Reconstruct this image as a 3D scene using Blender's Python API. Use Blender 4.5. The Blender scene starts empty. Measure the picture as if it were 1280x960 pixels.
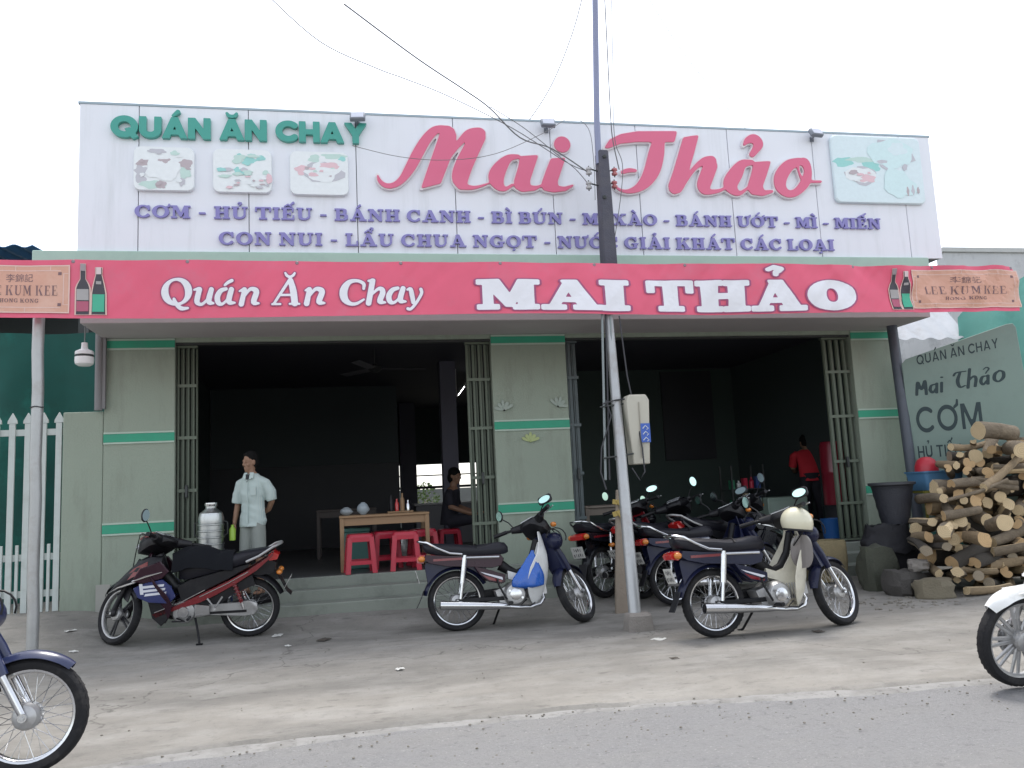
import bpy, bmesh, math, random
import numpy as np
from mathutils import Vector, Matrix, Euler
from mathutils.noise import noise as pnoise
random.seed(7)
R = math.radians
SC = bpy.context.scene
COL = SC.collection

# ------------------------------------------------------------------ camera, sky, sun, exposure
CAM_YAW, CAM_PITCH, CAM_ROLL, CAM_F, CAM_H = 0.19839596, 0.13031704, -0.04890551, 1042.28, 1.29
def cam_axes():
    cy, sy, cp, sp = math.cos(CAM_YAW), math.sin(CAM_YAW), math.cos(CAM_PITCH), math.sin(CAM_PITCH)
    w = Vector((sy*cp, cy*cp, sp)); r0 = Vector((cy, -sy, 0)); u0 = r0.cross(w)
    cr, sr = math.cos(CAM_ROLL), math.sin(CAM_ROLL)
    return cr*r0 + sr*u0, -sr*r0 + cr*u0, w
CR, CU, CW = cam_axes()
cam = bpy.data.cameras.new('camera'); co = bpy.data.objects.new('camera', cam); COL.objects.link(co)
cam.sensor_width = 36; cam.lens = 36*CAM_F/1280; cam.clip_start = 0.05; cam.clip_end = 3000
co.matrix_world = Matrix(((CR.x, CU.x, -CW.x, 0), (CR.y, CU.y, -CW.y, 0), (CR.z, CU.z, -CW.z, CAM_H), (0, 0, 0, 1)))
SC.camera = co

SUN_EL, SUN_AZ = 68.0, 12.0        # degrees; the sun stands behind the building, azimuth measured from +Y towards +X
wd = bpy.data.worlds.new('World'); SC.world = wd; wd.use_nodes = True
nt = wd.node_tree; bg = nt.nodes['Background']
sky = nt.nodes.new('ShaderNodeTexSky'); sky.sky_type = 'NISHITA'; sky.sun_disc = False
sky.sun_elevation = R(SUN_EL); sky.sun_rotation = R(SUN_AZ)
sky.air_density = 1.0; sky.dust_density = 1.5; sky.ozone_density = 1.0
hs = nt.nodes.new('ShaderNodeHueSaturation'); hs.inputs['Saturation'].default_value = 0.30
nt.links.new(sky.outputs[0], hs.inputs['Color']); nt.links.new(hs.outputs[0], bg.inputs[0])
bg.inputs[1].default_value = 0.15
sl = bpy.data.lights.new('sun', 'SUN'); sl.energy = 1.25; sl.angle = R(22); sl.color = (1, .95, .88)
so = bpy.data.objects.new('sun', sl); COL.objects.link(so)
sd = Vector((math.sin(R(SUN_AZ))*math.cos(R(SUN_EL)), math.cos(R(SUN_AZ))*math.cos(R(SUN_EL)), math.sin(R(SUN_EL))))
so.rotation_euler = sd.to_track_quat('Z', 'Y').to_euler()
so.location = sd*40
vs = SC.view_settings
SC.display_settings.display_device = 'sRGB'
vs.view_transform = 'Standard'; vs.look = 'None'; vs.gamma = 1; vs.use_curve_mapping = False
vs.exposure = 1.32
SC.render.engine = 'CYCLES'
SC.cycles.max_bounces = 6; SC.cycles.diffuse_bounces = 3; SC.cycles.transparent_max_bounces = 10
try:
    SC.cycles.use_denoising = True
except Exception: pass

def at(u, v, Y):
    """the point of the vertical plane Y that a photo pixel (1280 x 960) shows"""
    d = CW + CR*((u-640)/CAM_F) - CU*((v-480)/CAM_F); t = Y/d.y
    return Vector((d.x*t, Y, CAM_H + d.z*t))
def sstep(a, b, x):
    t = min(1, max(0, (x-a)/(b-a))); return t*t*(3-2*t)
def gz(x, y):
    t = sstep(-1.9, -3.0, x)
    return 0.10*sstep(8.6, 9.4, y) + t*(0.07*sstep(6.5, 8.5, y) + 0.10*sstep(8.9, 10, y))
def gat(u, v, lift=0):
    """the point of the forecourt that a photo pixel shows"""
    d = CW + CR*((u-640)/CAM_F) - CU*((v-480)/CAM_F); z = lift
    for i in range(12):
        t = (z-CAM_H)/d.z; x, y = d.x*t, d.y*t; z = 0.5*z + 0.5*(gz(x, y)+lift)
    return Vector((x, y, gz(x, y)))

# ------------------------------------------------------------------ materials
MATS = {}
def mat(name, col, rough=.55, metal=0., var=.10, scale=6., bump=0., bscale=60., dirt=None, dirt_amt=.45, dscale=3., coat=0., trans=0., emit=0., spec=.5, alpha=1., dstretch=None):
    if name in MATS: return MATS[name]
    m = bpy.data.materials.new(name); m.use_nodes = True; MATS[name] = m
    n = m.node_tree.nodes; l = m.node_tree.links; b = n['Principled BSDF']
    col = tuple(col[:3])
    tc = n.new('ShaderNodeTexCoord')
    nz = n.new('ShaderNodeTexNoise'); nz.inputs['Scale'].default_value = scale; nz.inputs['Detail'].default_value = 6; nz.inputs['Roughness'].default_value = .6
    l.new(tc.outputs['Object'], nz.inputs['Vector'])
    mx = n.new('ShaderNodeMix'); mx.data_type = 'RGBA'
    mx.inputs[6].default_value = (*[c*(1-var) for c in col], 1); mx.inputs[7].default_value = (*[min(1, c*(1+var)) for c in col], 1)
    l.new(nz.outputs['Fac'], mx.inputs[0]); out = mx.outputs[2]
    if dirt:
        n2 = n.new('ShaderNodeTexNoise'); n2.inputs['Scale'].default_value = dscale; n2.inputs['Detail'].default_value = 8; n2.inputs['Roughness'].default_value = .7
        if dstretch:
            mp = n.new('ShaderNodeMapping'); mp.inputs['Scale'].default_value = dstretch; l.new(tc.outputs['Object'], mp.inputs[0]); l.new(mp.outputs[0], n2.inputs['Vector'])
        else: l.new(tc.outputs['Object'], n2.inputs['Vector'])
        mr = n.new('ShaderNodeMapRange'); mr.inputs[1].default_value = .5; mr.inputs[2].default_value = .72; mr.inputs[4].default_value = dirt_amt
        l.new(n2.outputs['Fac'], mr.inputs[0])
        m2 = n.new('ShaderNodeMix'); m2.data_type = 'RGBA'; m2.inputs[7].default_value = (*dirt, 1)
        l.new(mr.outputs[0], m2.inputs[0]); l.new(out, m2.inputs[6]); out = m2.outputs[2]
    l.new(out, b.inputs['Base Color'])
    b.inputs['Metallic'].default_value = metal; b.inputs['Specular IOR Level'].default_value = spec
    rr = n.new('ShaderNodeMapRange'); rr.inputs[3].default_value = max(.02, rough-.08); rr.inputs[4].default_value = min(1, rough+.10)
    l.new(nz.outputs['Fac'], rr.inputs[0]); l.new(rr.outputs[0], b.inputs['Roughness'])
    if coat: b.inputs['Coat Weight'].default_value = coat; b.inputs['Coat Roughness'].default_value = .08
    if trans: b.inputs['Transmission Weight'].default_value = trans
    if alpha < 1: b.inputs['Alpha'].default_value = alpha
    if emit: b.inputs['Emission Color'].default_value = (*col, 1); b.inputs['Emission Strength'].default_value = emit
    if bump:
        n3 = n.new('ShaderNodeTexNoise'); n3.inputs['Scale'].default_value = bscale; n3.inputs['Detail'].default_value = 5
        l.new(tc.outputs['Object'], n3.inputs['Vector'])
        bp = n.new('ShaderNodeBump'); bp.inputs['Strength'].default_value = bump; bp.inputs['Distance'].default_value = .02
        l.new(n3.outputs['Fac'], bp.inputs['Height']); l.new(bp.outputs[0], b.inputs['Normal'])
    return m

# ------------------------------------------------------------------ mesh building
class MB:
    def __init__(s): s.v = []; s.f = []; s.m = []; s.mi = 0; s.X = None
    def add(s, vs, fs):
        o = len(s.v)
        if s.X is not None: vs = [s.X @ Vector(p) for p in vs]
        s.v += [tuple(p) for p in vs]; s.f += [tuple(i+o for i in f) for f in fs]; s.m += [s.mi]*len(fs); return s
    def box(s, c, d, rot=None):
        x, y, z = d[0]/2, d[1]/2, d[2]/2; c = Vector(c)
        vs = [Vector(p) for p in ((-x,-y,-z),(x,-y,-z),(x,y,-z),(-x,y,-z),(-x,-y,z),(x,-y,z),(x,y,z),(-x,y,z))]
        if rot is not None:
            if not isinstance(rot, Matrix): rot = Euler(rot).to_matrix()
            vs = [rot @ p for p in vs]
        return s.add([c+p for p in vs], [(0,3,2,1),(4,5,6,7),(0,1,5,4),(1,2,6,5),(2,3,7,6),(3,0,4,7)])
    def b2(s, x0, y0, z0, x1, y1, z1): return s.box(((x0+x1)/2, (y0+y1)/2, (z0+z1)/2), (abs(x1-x0), abs(y1-y0), abs(z1-z0)))
    def tube(s, pts, r, n=8, cap=True, closed=False, flat=None):
        P = [Vector(p) for p in pts]; k = len(P)
        if not hasattr(r, '__len__'): r = [r]*k
        T = []
        for i in range(k):
            a = P[(i-1) % k] if (closed or i > 0) else P[i]; b = P[(i+1) % k] if (closed or i < k-1) else P[i]
            t = b-a; T.append(t.normalized() if t.length > 1e-9 else Vector((0,0,1)))
        up = Vector((0,0,1)) if abs(T[0].z) < .9 else Vector((1,0,0))
        N = (up - T[0]*up.dot(T[0])).normalized(); vs = []
        for i in range(k):
            N = N - T[i]*N.dot(T[i])
            N = N.normalized() if N.length > 1e-6 else T[i].orthogonal().normalized()
            B = T[i].cross(N)
            for j in range(n):
                a = 2*math.pi*j/n; f = flat if flat else 1
                vs.append(P[i] + N*(math.cos(a)*r[i]*f) + B*(math.sin(a)*r[i]))
        fs = []
        for i in range(k if closed else k-1):
            i2 = (i+1) % k
            for j in range(n): fs.append((i*n+j, i*n+(j+1) % n, i2*n+(j+1) % n, i2*n+j))
        if cap and not closed: fs.append(tuple(range(n-1, -1, -1))); fs.append(tuple((k-1)*n+j for j in range(n)))
        return s.add(vs, fs)
    def lathe(s, prof, c=(0,0,0), axis=(0,0,1), n=24, closed=False):
        A = Vector(axis).normalized(); U = A.orthogonal().normalized(); W = A.cross(U); c = Vector(c); vs = []; fs = []
        for r, h in prof:
            for j in range(n):
                a = 2*math.pi*j/n; vs.append(c + A*h + U*(r*math.cos(a)) + W*(r*math.sin(a)))
        k = len(prof)
        for i in range(k if closed else k-1):
            i2 = (i+1) % k
            for j in range(n): fs.append((i*n+j, i*n+(j+1) % n, i2*n+(j+1) % n, i2*n+j))
        if not closed:
            if prof[0][0] > 1e-6: fs.append(tuple(range(n-1, -1, -1)))
            if prof[-1][0] > 1e-6: fs.append(tuple((k-1)*n+j for j in range(n)))
        return s.add(vs, fs)
    def ell(s, c, r, rot=None, nu=16, nv=10):
        c = Vector(c); vs = []; fs = []
        if rot is not None and not isinstance(rot, Matrix): rot = Euler(rot).to_matrix()
        for i in range(nv+1):
            t = math.pi*i/nv
            for j in range(nu):
                a = 2*math.pi*j/nu; p = Vector((r[0]*math.sin(t)*math.cos(a), r[1]*math.sin(t)*math.sin(a), r[2]*math.cos(t)))
                vs.append(c + (rot @ p if rot is not None else p))
        for i in range(nv):
            for j in range(nu): fs.append((i*nu+j, (i+1)*nu+j, (i+1)*nu+(j+1) % nu, i*nu+(j+1) % nu))
        return s.add(vs, fs)
    def loft(s, secs, cap=True, closed=True):
        n = len(secs[0]); vs = [p for q in secs for p in q]; fs = []
        for i in range(len(secs)-1):
            for j in range(n if closed else n-1): fs.append((i*n+j, i*n+(j+1) % n, (i+1)*n+(j+1) % n, (i+1)*n+j))
        if cap and closed: fs.append(tuple(range(n-1, -1, -1))); fs.append(tuple((len(secs)-1)*n+j for j in range(n)))
        return s.add(vs, fs)
    def side(s, poly, y0, y1, ins=0.):
        """side-view outline (x, z) given a width along y; ins pulls the two rims in for a rounded edge"""
        n = len(poly); cx = sum(p[0] for p in poly)/n; cz = sum(p[1] for p in poly)/n
        if ins:
            def sh(k): return [(p[0]+(cx-p[0])*k, p[1]+(cz-p[1])*k) for p in poly]
            e = abs(y1-y0)*.22*(1 if y1 > y0 else -1)
            return s.loft([[(x, y0, z) for x, z in sh(ins)], [(x, y0+e, z) for x, z in poly], [(x, y1-e, z) for x, z in poly], [(x, y1, z) for x, z in sh(ins)]])
        return s.loft([[(x, y0, z) for x, z in poly], [(x, y1, z) for x, z in poly]])
    def grid(s, fn, nu, nv, th=0.):
        vs = [Vector(fn(i/nu, j/nv)) for i in range(nu+1) for j in range(nv+1)]; w = nv+1
        fs = [(i*w+j, (i+1)*w+j, (i+1)*w+j+1, i*w+j+1) for i in range(nu) for j in range(nv)]
        if th:
            nn = [Vector((0,0,0)) for _ in vs]
            for f in fs:
                q = (vs[f[2]]-vs[f[0]]).cross(vs[f[3]]-vs[f[1]])
                for i in f: nn[i] += q
            o = len(vs); vs = vs + [p - (q.normalized()*th if q.length > 0 else q) for p, q in zip(vs, nn)]
            fs2 = [tuple(i+o for i in reversed(f)) for f in fs]
            rim = [i*w for i in range(nu+1)] + [nu*w+j for j in range(1, nv+1)] + [i*w+nv for i in range(nu-1, -1, -1)] + [j for j in range(nv-1, 0, -1)]
            rf = [(rim[k], rim[k-1], rim[k-1]+o, rim[k]+o) for k in range(len(rim))]
            fs = fs + fs2 + rf
        return s.add(vs, fs)
    def build(s, name, m=None, parent=None, sharp=38, bevel=0., world=False, bseg=2):
        me = bpy.data.meshes.new(name); V = s.v
        if world and parent is not None:
            w = parent.location.copy(); pp = parent.parent
            while pp is not None: w = w+pp.location; pp = pp.parent
            V = [tuple(Vector(p)-w) for p in V]
        me.from_pydata(V, [], s.f); me.validate()
        bm = bmesh.new(); bm.from_mesh(me)
        bmesh.ops.recalc_face_normals(bm, faces=bm.faces); bm.to_mesh(me); bm.free()
        ms = m if isinstance(m, (list, tuple)) else [m]
        for q in ms: me.materials.append(q)
        if len(ms) > 1 and len(me.polygons) == len(s.m): me.polygons.foreach_set('material_index', s.m)
        if sharp:
            me.polygons.foreach_set('use_smooth', [True]*len(me.polygons)); me.set_sharp_from_angle(angle=R(sharp))
        o = bpy.data.objects.new(name, me); COL.objects.link(o)
        if parent is not None: o.parent = parent
        if bevel:
            b = o.modifiers.new('bevel', 'BEVEL'); b.width = bevel; b.segments = bseg; b.limit_method = 'ANGLE'; b.angle_limit = R(40); b.harden_normals = False
        return o
def rootmesh(mb, name, m, origin, **k):
    """a thing that is one mesh, with its origin at its base"""
    w = Vector(origin); mb.v = [tuple(Vector(p)-w) for p in mb.v]
    o = mb.build(name, m, **k); o.location = w; return o
def thing(name, label, cat, loc=(0,0,0), rot=(0,0,0), group=None):
    o = bpy.data.objects.new(name, None); COL.objects.link(o); o.location = loc; o.rotation_euler = rot; o.empty_display_size = .1
    o['label'] = label; o['category'] = cat
    if group: o['group'] = group
    return o
def tag(o, label, cat, group=None):
    o['label'] = label; o['category'] = cat
    if group: o['group'] = group
    return o
def struct(o, kind='structure'): o['kind'] = kind; return o
def copy_tree(o, parent=None):
    c = o.copy(); COL.objects.link(c)
    if parent is not None: c.parent = parent
    for ch in [q for q in o.children]: copy_tree(ch, c)
    return c

# ------------------------------------------------------------------ lettering: strokes and outlines -> one clean outline -> solid letters
def field(prims, x0, y0, nx, ny, h):
    xs = x0 + np.arange(nx)*h; ys = y0 + np.arange(ny)*h; X, Y = np.meshgrid(xs, ys); D = np.full(X.shape, 1e3)
    for p in prims:
        if p[0] == 's':
            q = p[1]
            for (ax, ay, aw), (bx, by, bw) in zip(q[:-1], q[1:]):
                dx, dy = bx-ax, by-ay; L = dx*dx+dy*dy+1e-12
                t = np.clip(((X-ax)*dx+(Y-ay)*dy)/L, 0, 1)
                D = np.minimum(D, np.hypot(X-ax-t*dx, Y-ay-t*dy) - (aw+(bw-aw)*t)/2)
        else:
            q = p[1]; d = np.full(X.shape, 1e6); ins = np.zeros(X.shape, bool); n = len(q)
            for i in range(n):
                (ax, ay), (bx, by) = q[i], q[(i+1) % n]
                dx, dy = bx-ax, by-ay; L = dx*dx+dy*dy+1e-12
                t = np.clip(((X-ax)*dx+(Y-ay)*dy)/L, 0, 1)
                d = np.minimum(d, np.hypot(X-ax-t*dx, Y-ay-t*dy))
                if abs(dy) > 1e-12:
                    c = ((ay > Y) != (by > Y)) & (X < dx*(Y-ay)/dy + ax); ins ^= c
            D = np.minimum(D, np.where(ins, -d, d))
    return D
def smooth_strokes(prims):
    out = []
    for k, q in prims:
        if k == 's' and len(q) > 2:
            q = [np.array(t, float) for t in q]; r = []
            for i in range(len(q)-1):
                a, b, c, d = q[max(i-1,0)], q[i], q[i+1], q[min(i+2,len(q)-1)]
                for j in range(5):
                    t = j/5; r.append(.5*(2*b+(c-a)*t+(2*a-5*b+4*c-d)*t*t+(3*b-3*c+d-a)*t**3))
            r.append(q[-1]); q = [(float(t[0]), float(t[1]), max(1e-4, float(t[2]))) for t in r]
        out.append((k, q))
    return out
def outline(prims, off=0., res=None, soft=0):
    """closed loops round the union of the strokes and polygons, grown by off"""
    px = []; py = []; mw = 0
    for p in prims:
        for q in p[1]:
            px.append(q[0]); py.append(q[1])
            if len(q) > 2: mw = max(mw, q[2])
    size = max(max(py)-min(py), (max(px)-min(px))*.45)
    h = res or size/56
    pad = mw/2+abs(off)+(3+soft)*h; x0 = min(px)-pad; y0 = min(py)-pad
    nx = int((max(px)+pad-x0)/h)+2; ny = int((max(py)+pad-y0)/h)+2
    D = field(prims, x0+1e-5, y0+1.3e-5, nx, ny, h)
    for _ in range(2 if soft else 0):
        for ax in (0, 1):
            D = sum(np.roll(D, k, ax) for k in range(-soft, soft+1))/(2*soft+1)
    D = D-off
    D[0,:] = D[-1,:] = 1; D[:,0] = D[:,-1] = 1
    S = D < 0; idx = S[:-1,:-1]*1+S[:-1,1:]*2+S[1:,1:]*4+S[1:,:-1]*8
    nxt = {}
    TAB = {1:[(3,0)],2:[(0,1)],3:[(3,1)],4:[(1,2)],5:[(3,2),(1,0)],6:[(0,2)],7:[(3,2)],8:[(2,3)],9:[(2,0)],10:[(0,3),(2,1)],11:[(2,1)],12:[(1,3)],13:[(1,0)],14:[(0,3)]}
    def ekey(i, j, e): return ((i,j,0) if e == 0 else (i,j+1,1) if e == 1 else (i+1,j,0) if e == 2 else (i,j,1))
    for i, j in zip(*np.nonzero((idx > 0) & (idx < 15))):
        for a, b in TAB[int(idx[i,j])]: nxt[ekey(int(i),int(j),a)] = ekey(int(i),int(j),b)
    def pt(k):
        i, j, v = k; d0 = D[i,j]; d1 = D[i+1,j] if v else D[i,j+1]; t = d0/(d0-d1)
        return (x0+(j+(0 if v else t))*h, y0+(i+(t if v else 0))*h)
    loops = []
    while nxt:
        k0 = next(iter(nxt)); k = k0; lp = []
        while k in nxt: lp.append(pt(k)); k = nxt.pop(k)
        if len(lp) > 5: loops.append(rdp(lp, h*.10))
    return [l for l in loops if len(l) > 2]
def rdp(P, eps):
    P = np.array(P); n = len(P); far = int(np.argmax(((P-P[0])**2).sum(1)))
    def rec(a, b):
        if b <= a+1: return []
        A, B = P[a], P[b % n]; d = B-A; L = math.hypot(*d)+1e-12
        Q = P[a+1:b]; dist = np.abs(d[0]*(Q[:,1]-A[1])-d[1]*(Q[:,0]-A[0]))/L; i = int(np.argmax(dist))
        if dist[i] < eps: return []
        i = a+1+i; return rec(a, i)+[i]+rec(i, b)
    keep = [0]+rec(0, far)+[far]+rec(far, n); return [tuple(P[i]) for i in keep]
def solid(loops, depth):
    """(verts, faces) of flat letters of a given depth, in x, y with the face at z = depth"""
    cu = bpy.data.curves.new('outline', 'CURVE'); cu.dimensions = '2D'; cu.fill_mode = 'BOTH'; cu.extrude = depth/2
    for lp in loops:
        sp = cu.splines.new('POLY'); sp.points.add(len(lp)-1)
        sp.points.foreach_set('co', [c for p in lp for c in (p[0], p[1], 0, 1)]); sp.use_cyclic_u = True
    ob = bpy.data.objects.new('outline', cu); COL.objects.link(ob)
    me = bpy.data.meshes.new_from_object(ob.evaluated_get(bpy.context.evaluated_depsgraph_get()))
    v = [tuple(p.co) for p in me.vertices]; f = [tuple(p.vertices) for p in me.polygons]
    bpy.data.objects.remove(ob); bpy.data.curves.remove(cu); bpy.data.meshes.remove(me)
    return v, f
# ------------------------------------------------------------------ glyphs (cap height 1)
def rc(x0, y0, x1, y1): return ('p', [(x0,y0),(x1,y0),(x1,y1),(x0,y1)])
def pl(*p): return ('p', list(p))
def st(*p): return ('s', list(p))
def arc(cx, cy, rx, ry, a0, a1, wf, n=28):
    return ('s', [(cx+rx*math.cos(R(a0+(a1-a0)*i/n)), cy+ry*math.sin(R(a0+(a1-a0)*i/n)), wf(a0+(a1-a0)*i/n)) for i in range(n+1)])
def tw(thick, thin): return lambda a: thin+(thick-thin)*math.cos(R(a))**2
SL = {   # slab serif
 'I': ([rc(.10,0,.34,1),rc(0,0,.44,.11),rc(0,.89,.44,1)],.44),
 'H': ([rc(.10,0,.34,1),rc(.62,0,.86,1),rc(.3,.44,.7,.56),rc(0,0,.44,.11),rc(0,.89,.44,1),rc(.52,0,.96,.11),rc(.52,.89,.96,1)],.96),
 'M': ([rc(.12,0,.24,1),rc(.80,0,1.04,1),pl((.08,1),(.38,1),(.61,.42),(.80,1),(.9,1),(.9,.8),(.64,.10),(.54,.10),(.12,.95)),rc(0,.89,.36,1),rc(.82,.89,1.16,1),rc(0,0,.36,.11),rc(.70,0,1.14,.11)],1.16),
 'N': ([rc(.12,0,.24,1),rc(.78,0,.90,1),pl((.08,1),(.36,1),(.90,.14),(.90,0),(.74,0),(.12,.84)),rc(0,.89,.34,1),rc(.64,.89,1.02,1),rc(0,0,.38,.11)],1.02),
 'A': ([pl((.12,.05),(.24,.05),(.53,.9),(.44,1)),pl((.38,1),(.62,1),(.98,.05),(.70,.05)),rc(.26,.28,.78,.38),rc(0,0,.38,.11),rc(.58,0,1.08,.11)],1.06),
 'U': ([rc(.10,.3,.34,1),rc(.74,.3,.86,1),st((.22,.32,.24),(.24,.19,.23),(.32,.10,.18),(.45,.06,.13),(.6,.08,.12),(.72,.16,.12),(.79,.28,.12),(.80,.36,.12)),rc(0,.89,.44,1),rc(.62,.89,.98,1)],.98),
 'O': ([arc(.5,.5,.38,.44,0,360,tw(.25,.12))],1.0),
 'C': ([arc(.5,.5,.38,.44,48,318,tw(.25,.12)),rc(.76,.60,.87,.98)],.92),
 'G': ([arc(.5,.5,.38,.44,48,300,tw(.25,.12)),rc(.76,.62,.87,.98),rc(.66,.05,.88,.44),rc(.54,.37,1.0,.47)],1.0),
 'B': ([rc(.10,0,.34,1),rc(0,0,.34,.11),rc(0,.89,.34,1),rc(.3,.89,.5,1),rc(.3,.46,.55,.56),rc(.3,0,.55,.11),st((.5,.945,.11),(.6,.92,.14),(.67,.84,.22),(.67,.68,.22),(.6,.56,.14),(.5,.51,.1)),st((.55,.51,.1),(.66,.47,.15),(.74,.38,.23),(.74,.20,.23),(.66,.09,.15),(.55,.055,.11))],.88),
 'E': ([rc(.10,0,.34,1),rc(0,.89,.76,1),rc(.66,.66,.76,1),rc(.3,.45,.58,.55),rc(.5,.36,.59,.64),rc(0,0,.80,.11),rc(.70,0,.80,.36)],.84),
 'T': ([rc(.37,0,.61,1),rc(0,.89,.98,1),rc(0,.64,.10,1),rc(.88,.64,.98,1),rc(.24,0,.74,.11)],.98),
 'L': ([rc(.10,0,.34,1),rc(0,.89,.46,1),rc(0,0,.80,.11),rc(.70,0,.80,.40)],.82),
 'X': ([pl((.08,1),(.36,1),(.92,0),(.64,0)),pl((.76,1),(.88,1),(.24,0),(.12,0)),rc(0,.89,.44,1),rc(.62,.89,1.0,1),rc(0,0,.38,.11),rc(.55,0,1.0,.11)],1.0),
 'K': ([rc(.10,0,.34,1),rc(0,0,.44,.11),rc(0,.89,.44,1),pl((.3,.38),(.74,.95),(.88,.95),(.34,.30)),pl((.42,.56),(.60,.72),(.98,.03),(.70,.03)),rc(.60,.89,1.0,1),rc(.58,0,1.06,.11)],1.06),
 '-': ([rc(.05,.36,.45,.48)],.5), ' ': ([],.36)}
B_ = .25
SA = {   # heavy sans
 'Q': ([arc(.52,.5,.40,.39,0,360,lambda a:B_),pl((.55,.38),(.72,.44),(1.06,.02),(.86,-.08))],1.06),
 'U': ([rc(0,.33,B_,1),rc(.60,.33,.60+B_,1),arc(.425,.36,.30,.24,180,360,lambda a:B_)],.85),
 'A': ([pl((0,0),(.26,0),(.62,1),(.36,1)),pl((.36,1),(.62,1),(.98,0),(.72,0)),rc(.22,.18,.76,.38)],.98),
 'N': ([rc(0,0,B_,1),rc(.63,0,.63+B_,1),pl((0,1),(.27,1),(.88,0),(.61,0))],.88),
 'C': ([arc(.52,.5,.40,.39,48,312,lambda a:B_)],.93),
 'H': ([rc(0,0,B_,1),rc(.60,0,.85,1),rc(.1,.38,.7,.60)],.85),
 'Y': ([rc(.34,0,.59,.5),pl((0,1),(.28,1),(.59,.45),(.34,.4)),pl((.93,1),(.65,1),(.34,.45),(.59,.4))],.93),
 'O': ([arc(.52,.5,.40,.39,0,360,lambda a:B_)],1.04),
 'M': ([rc(0,0,B_,1),rc(.80,0,1.05,1),pl((0,1),(.28,1),(.525,.42),(.77,1),(1.05,1),(.62,.05),(.43,.05))],1.05),
 'T': ([rc(.31,0,.56,1),rc(0,.79,.87,1)],.87), 'I': ([rc(0,0,B_,1)],B_),
 'E': ([rc(0,0,B_,1),rc(0,.79,.72,1),rc(0,.40,.66,.60),rc(0,0,.74,.21)],.74),
 'G': ([arc(.52,.5,.40,.39,48,320,lambda a:B_),rc(.52,.34,.97,.53),rc(.76,.1,.97,.5)],1.0),
 'K': ([rc(0,0,B_,1),pl((.2,.45),(.58,1),(.88,1),(.4,.4)),pl((.35,.6),(.55,.66),(.92,0),(.62,0))],.92),
 'L': ([rc(0,0,B_,1),rc(0,0,.7,.21)],.7), '-': ([rc(.05,.36,.45,.52)],.5), ' ': ([],.34)}
BASES = {'Ơ':'O~','Ư':'U~','Ủ':'U?','Ế':'E^/','Á':'A/','Ì':'I`','Ú':'U/','À':'A`','Ớ':'O~/','Ẩ':'A^?','Ọ':'O.','Ả':'A?','Ạ':'A.','Ă':'Au'}
def glyph(font, ch):
    s = BASES.get(ch, ch); pr, adv = font[s[0]]; pr = list(pr); cx = adv/2; hi = 0
    for d in s[1:]:
        o = .12 if ('^' in s and d != '^') else 0; ox = .20 if o else 0
        if d == '/': pr.append(st((cx-.06+ox,1.10+o,.09),(cx+.13+ox,1.30+o,.15)))
        if d == '`': pr.append(st((cx-.13,1.30,.15),(cx+.06,1.10,.09)))
        if d == '^': pr.append(st((cx-.21,1.10,.09),(cx,1.26,.11),(cx+.21,1.10,.09)))
        if d == '?': pr.append(st((cx-.09+ox,1.27+o,.08),(cx-.02+ox,1.34+o,.09),(cx+.09+ox,1.31+o,.11),(cx+.08+ox,1.23+o,.10),(cx+ox,1.18+o,.08),(cx+ox,1.11+o,.07)))
        if d == 'u': pr.append(st((cx-.2,1.30,.08),(cx-.12,1.18,.11),(cx,1.15,.12),(cx+.12,1.18,.11),(cx+.2,1.30,.08)))
        if d == '.': pr.append(st((cx,-.17,.17),(cx+.01,-.17,.17)))
        if d == '~':
            x = adv-.14 if s[0] == 'O' else adv-.12; pr.append(st((x,.86,.10),(x+.13,.94,.12),(x+.15,1.08,.10))); 
    return pr, adv
OUT = {}
def text_loops(font, txt, off=0., space=.06):
    fid = id(font); loops = []; x = 0
    for ch in txt:
        pr, adv = glyph(font, ch)
        if pr and off < 0 and ch in BASES:   # keep the accents when the letters are thinned
            nb_ = len(font[BASES[ch][0]][0]); pr = pr[:nb_]+[('s', [(a, b, c+2.6*abs(off)*.8) for a, b, c in q]) for _, q in pr[nb_:]]
        if pr:
            k = (fid, ch, off)
            if k not in OUT: OUT[k] = outline(pr, off, res=.022)
            loops += [[(p[0]+x, p[1]) for p in lp] for lp in OUT[k]]
        x += adv+(space if ch != ' ' else 0)
    return loops, x-space
def fit(loops, fn): return [[fn(*p) for p in lp] for lp in loops]
def letters(mb, loops, depth, to):
    """loops lie in (a, b); to(a, b, c) places a point, c being 0 at the back and depth at the front"""
    v, f = solid(loops, depth); mb.add([to(p[0], p[1], p[2]+depth/2) for p in v], f)
def rrect(x0, y0, x1, y1, r, n=6):
    q = []
    for cx, cy, a in ((x1-r,y1-r,0),(x0+r,y1-r,90),(x0+r,y0+r,180),(x1-r,y0+r,270)):
        q += [(cx+r*math.cos(R(a+90*i/n)), cy+r*math.sin(R(a+90*i/n))) for i in range(n+1)]
    return q
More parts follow.
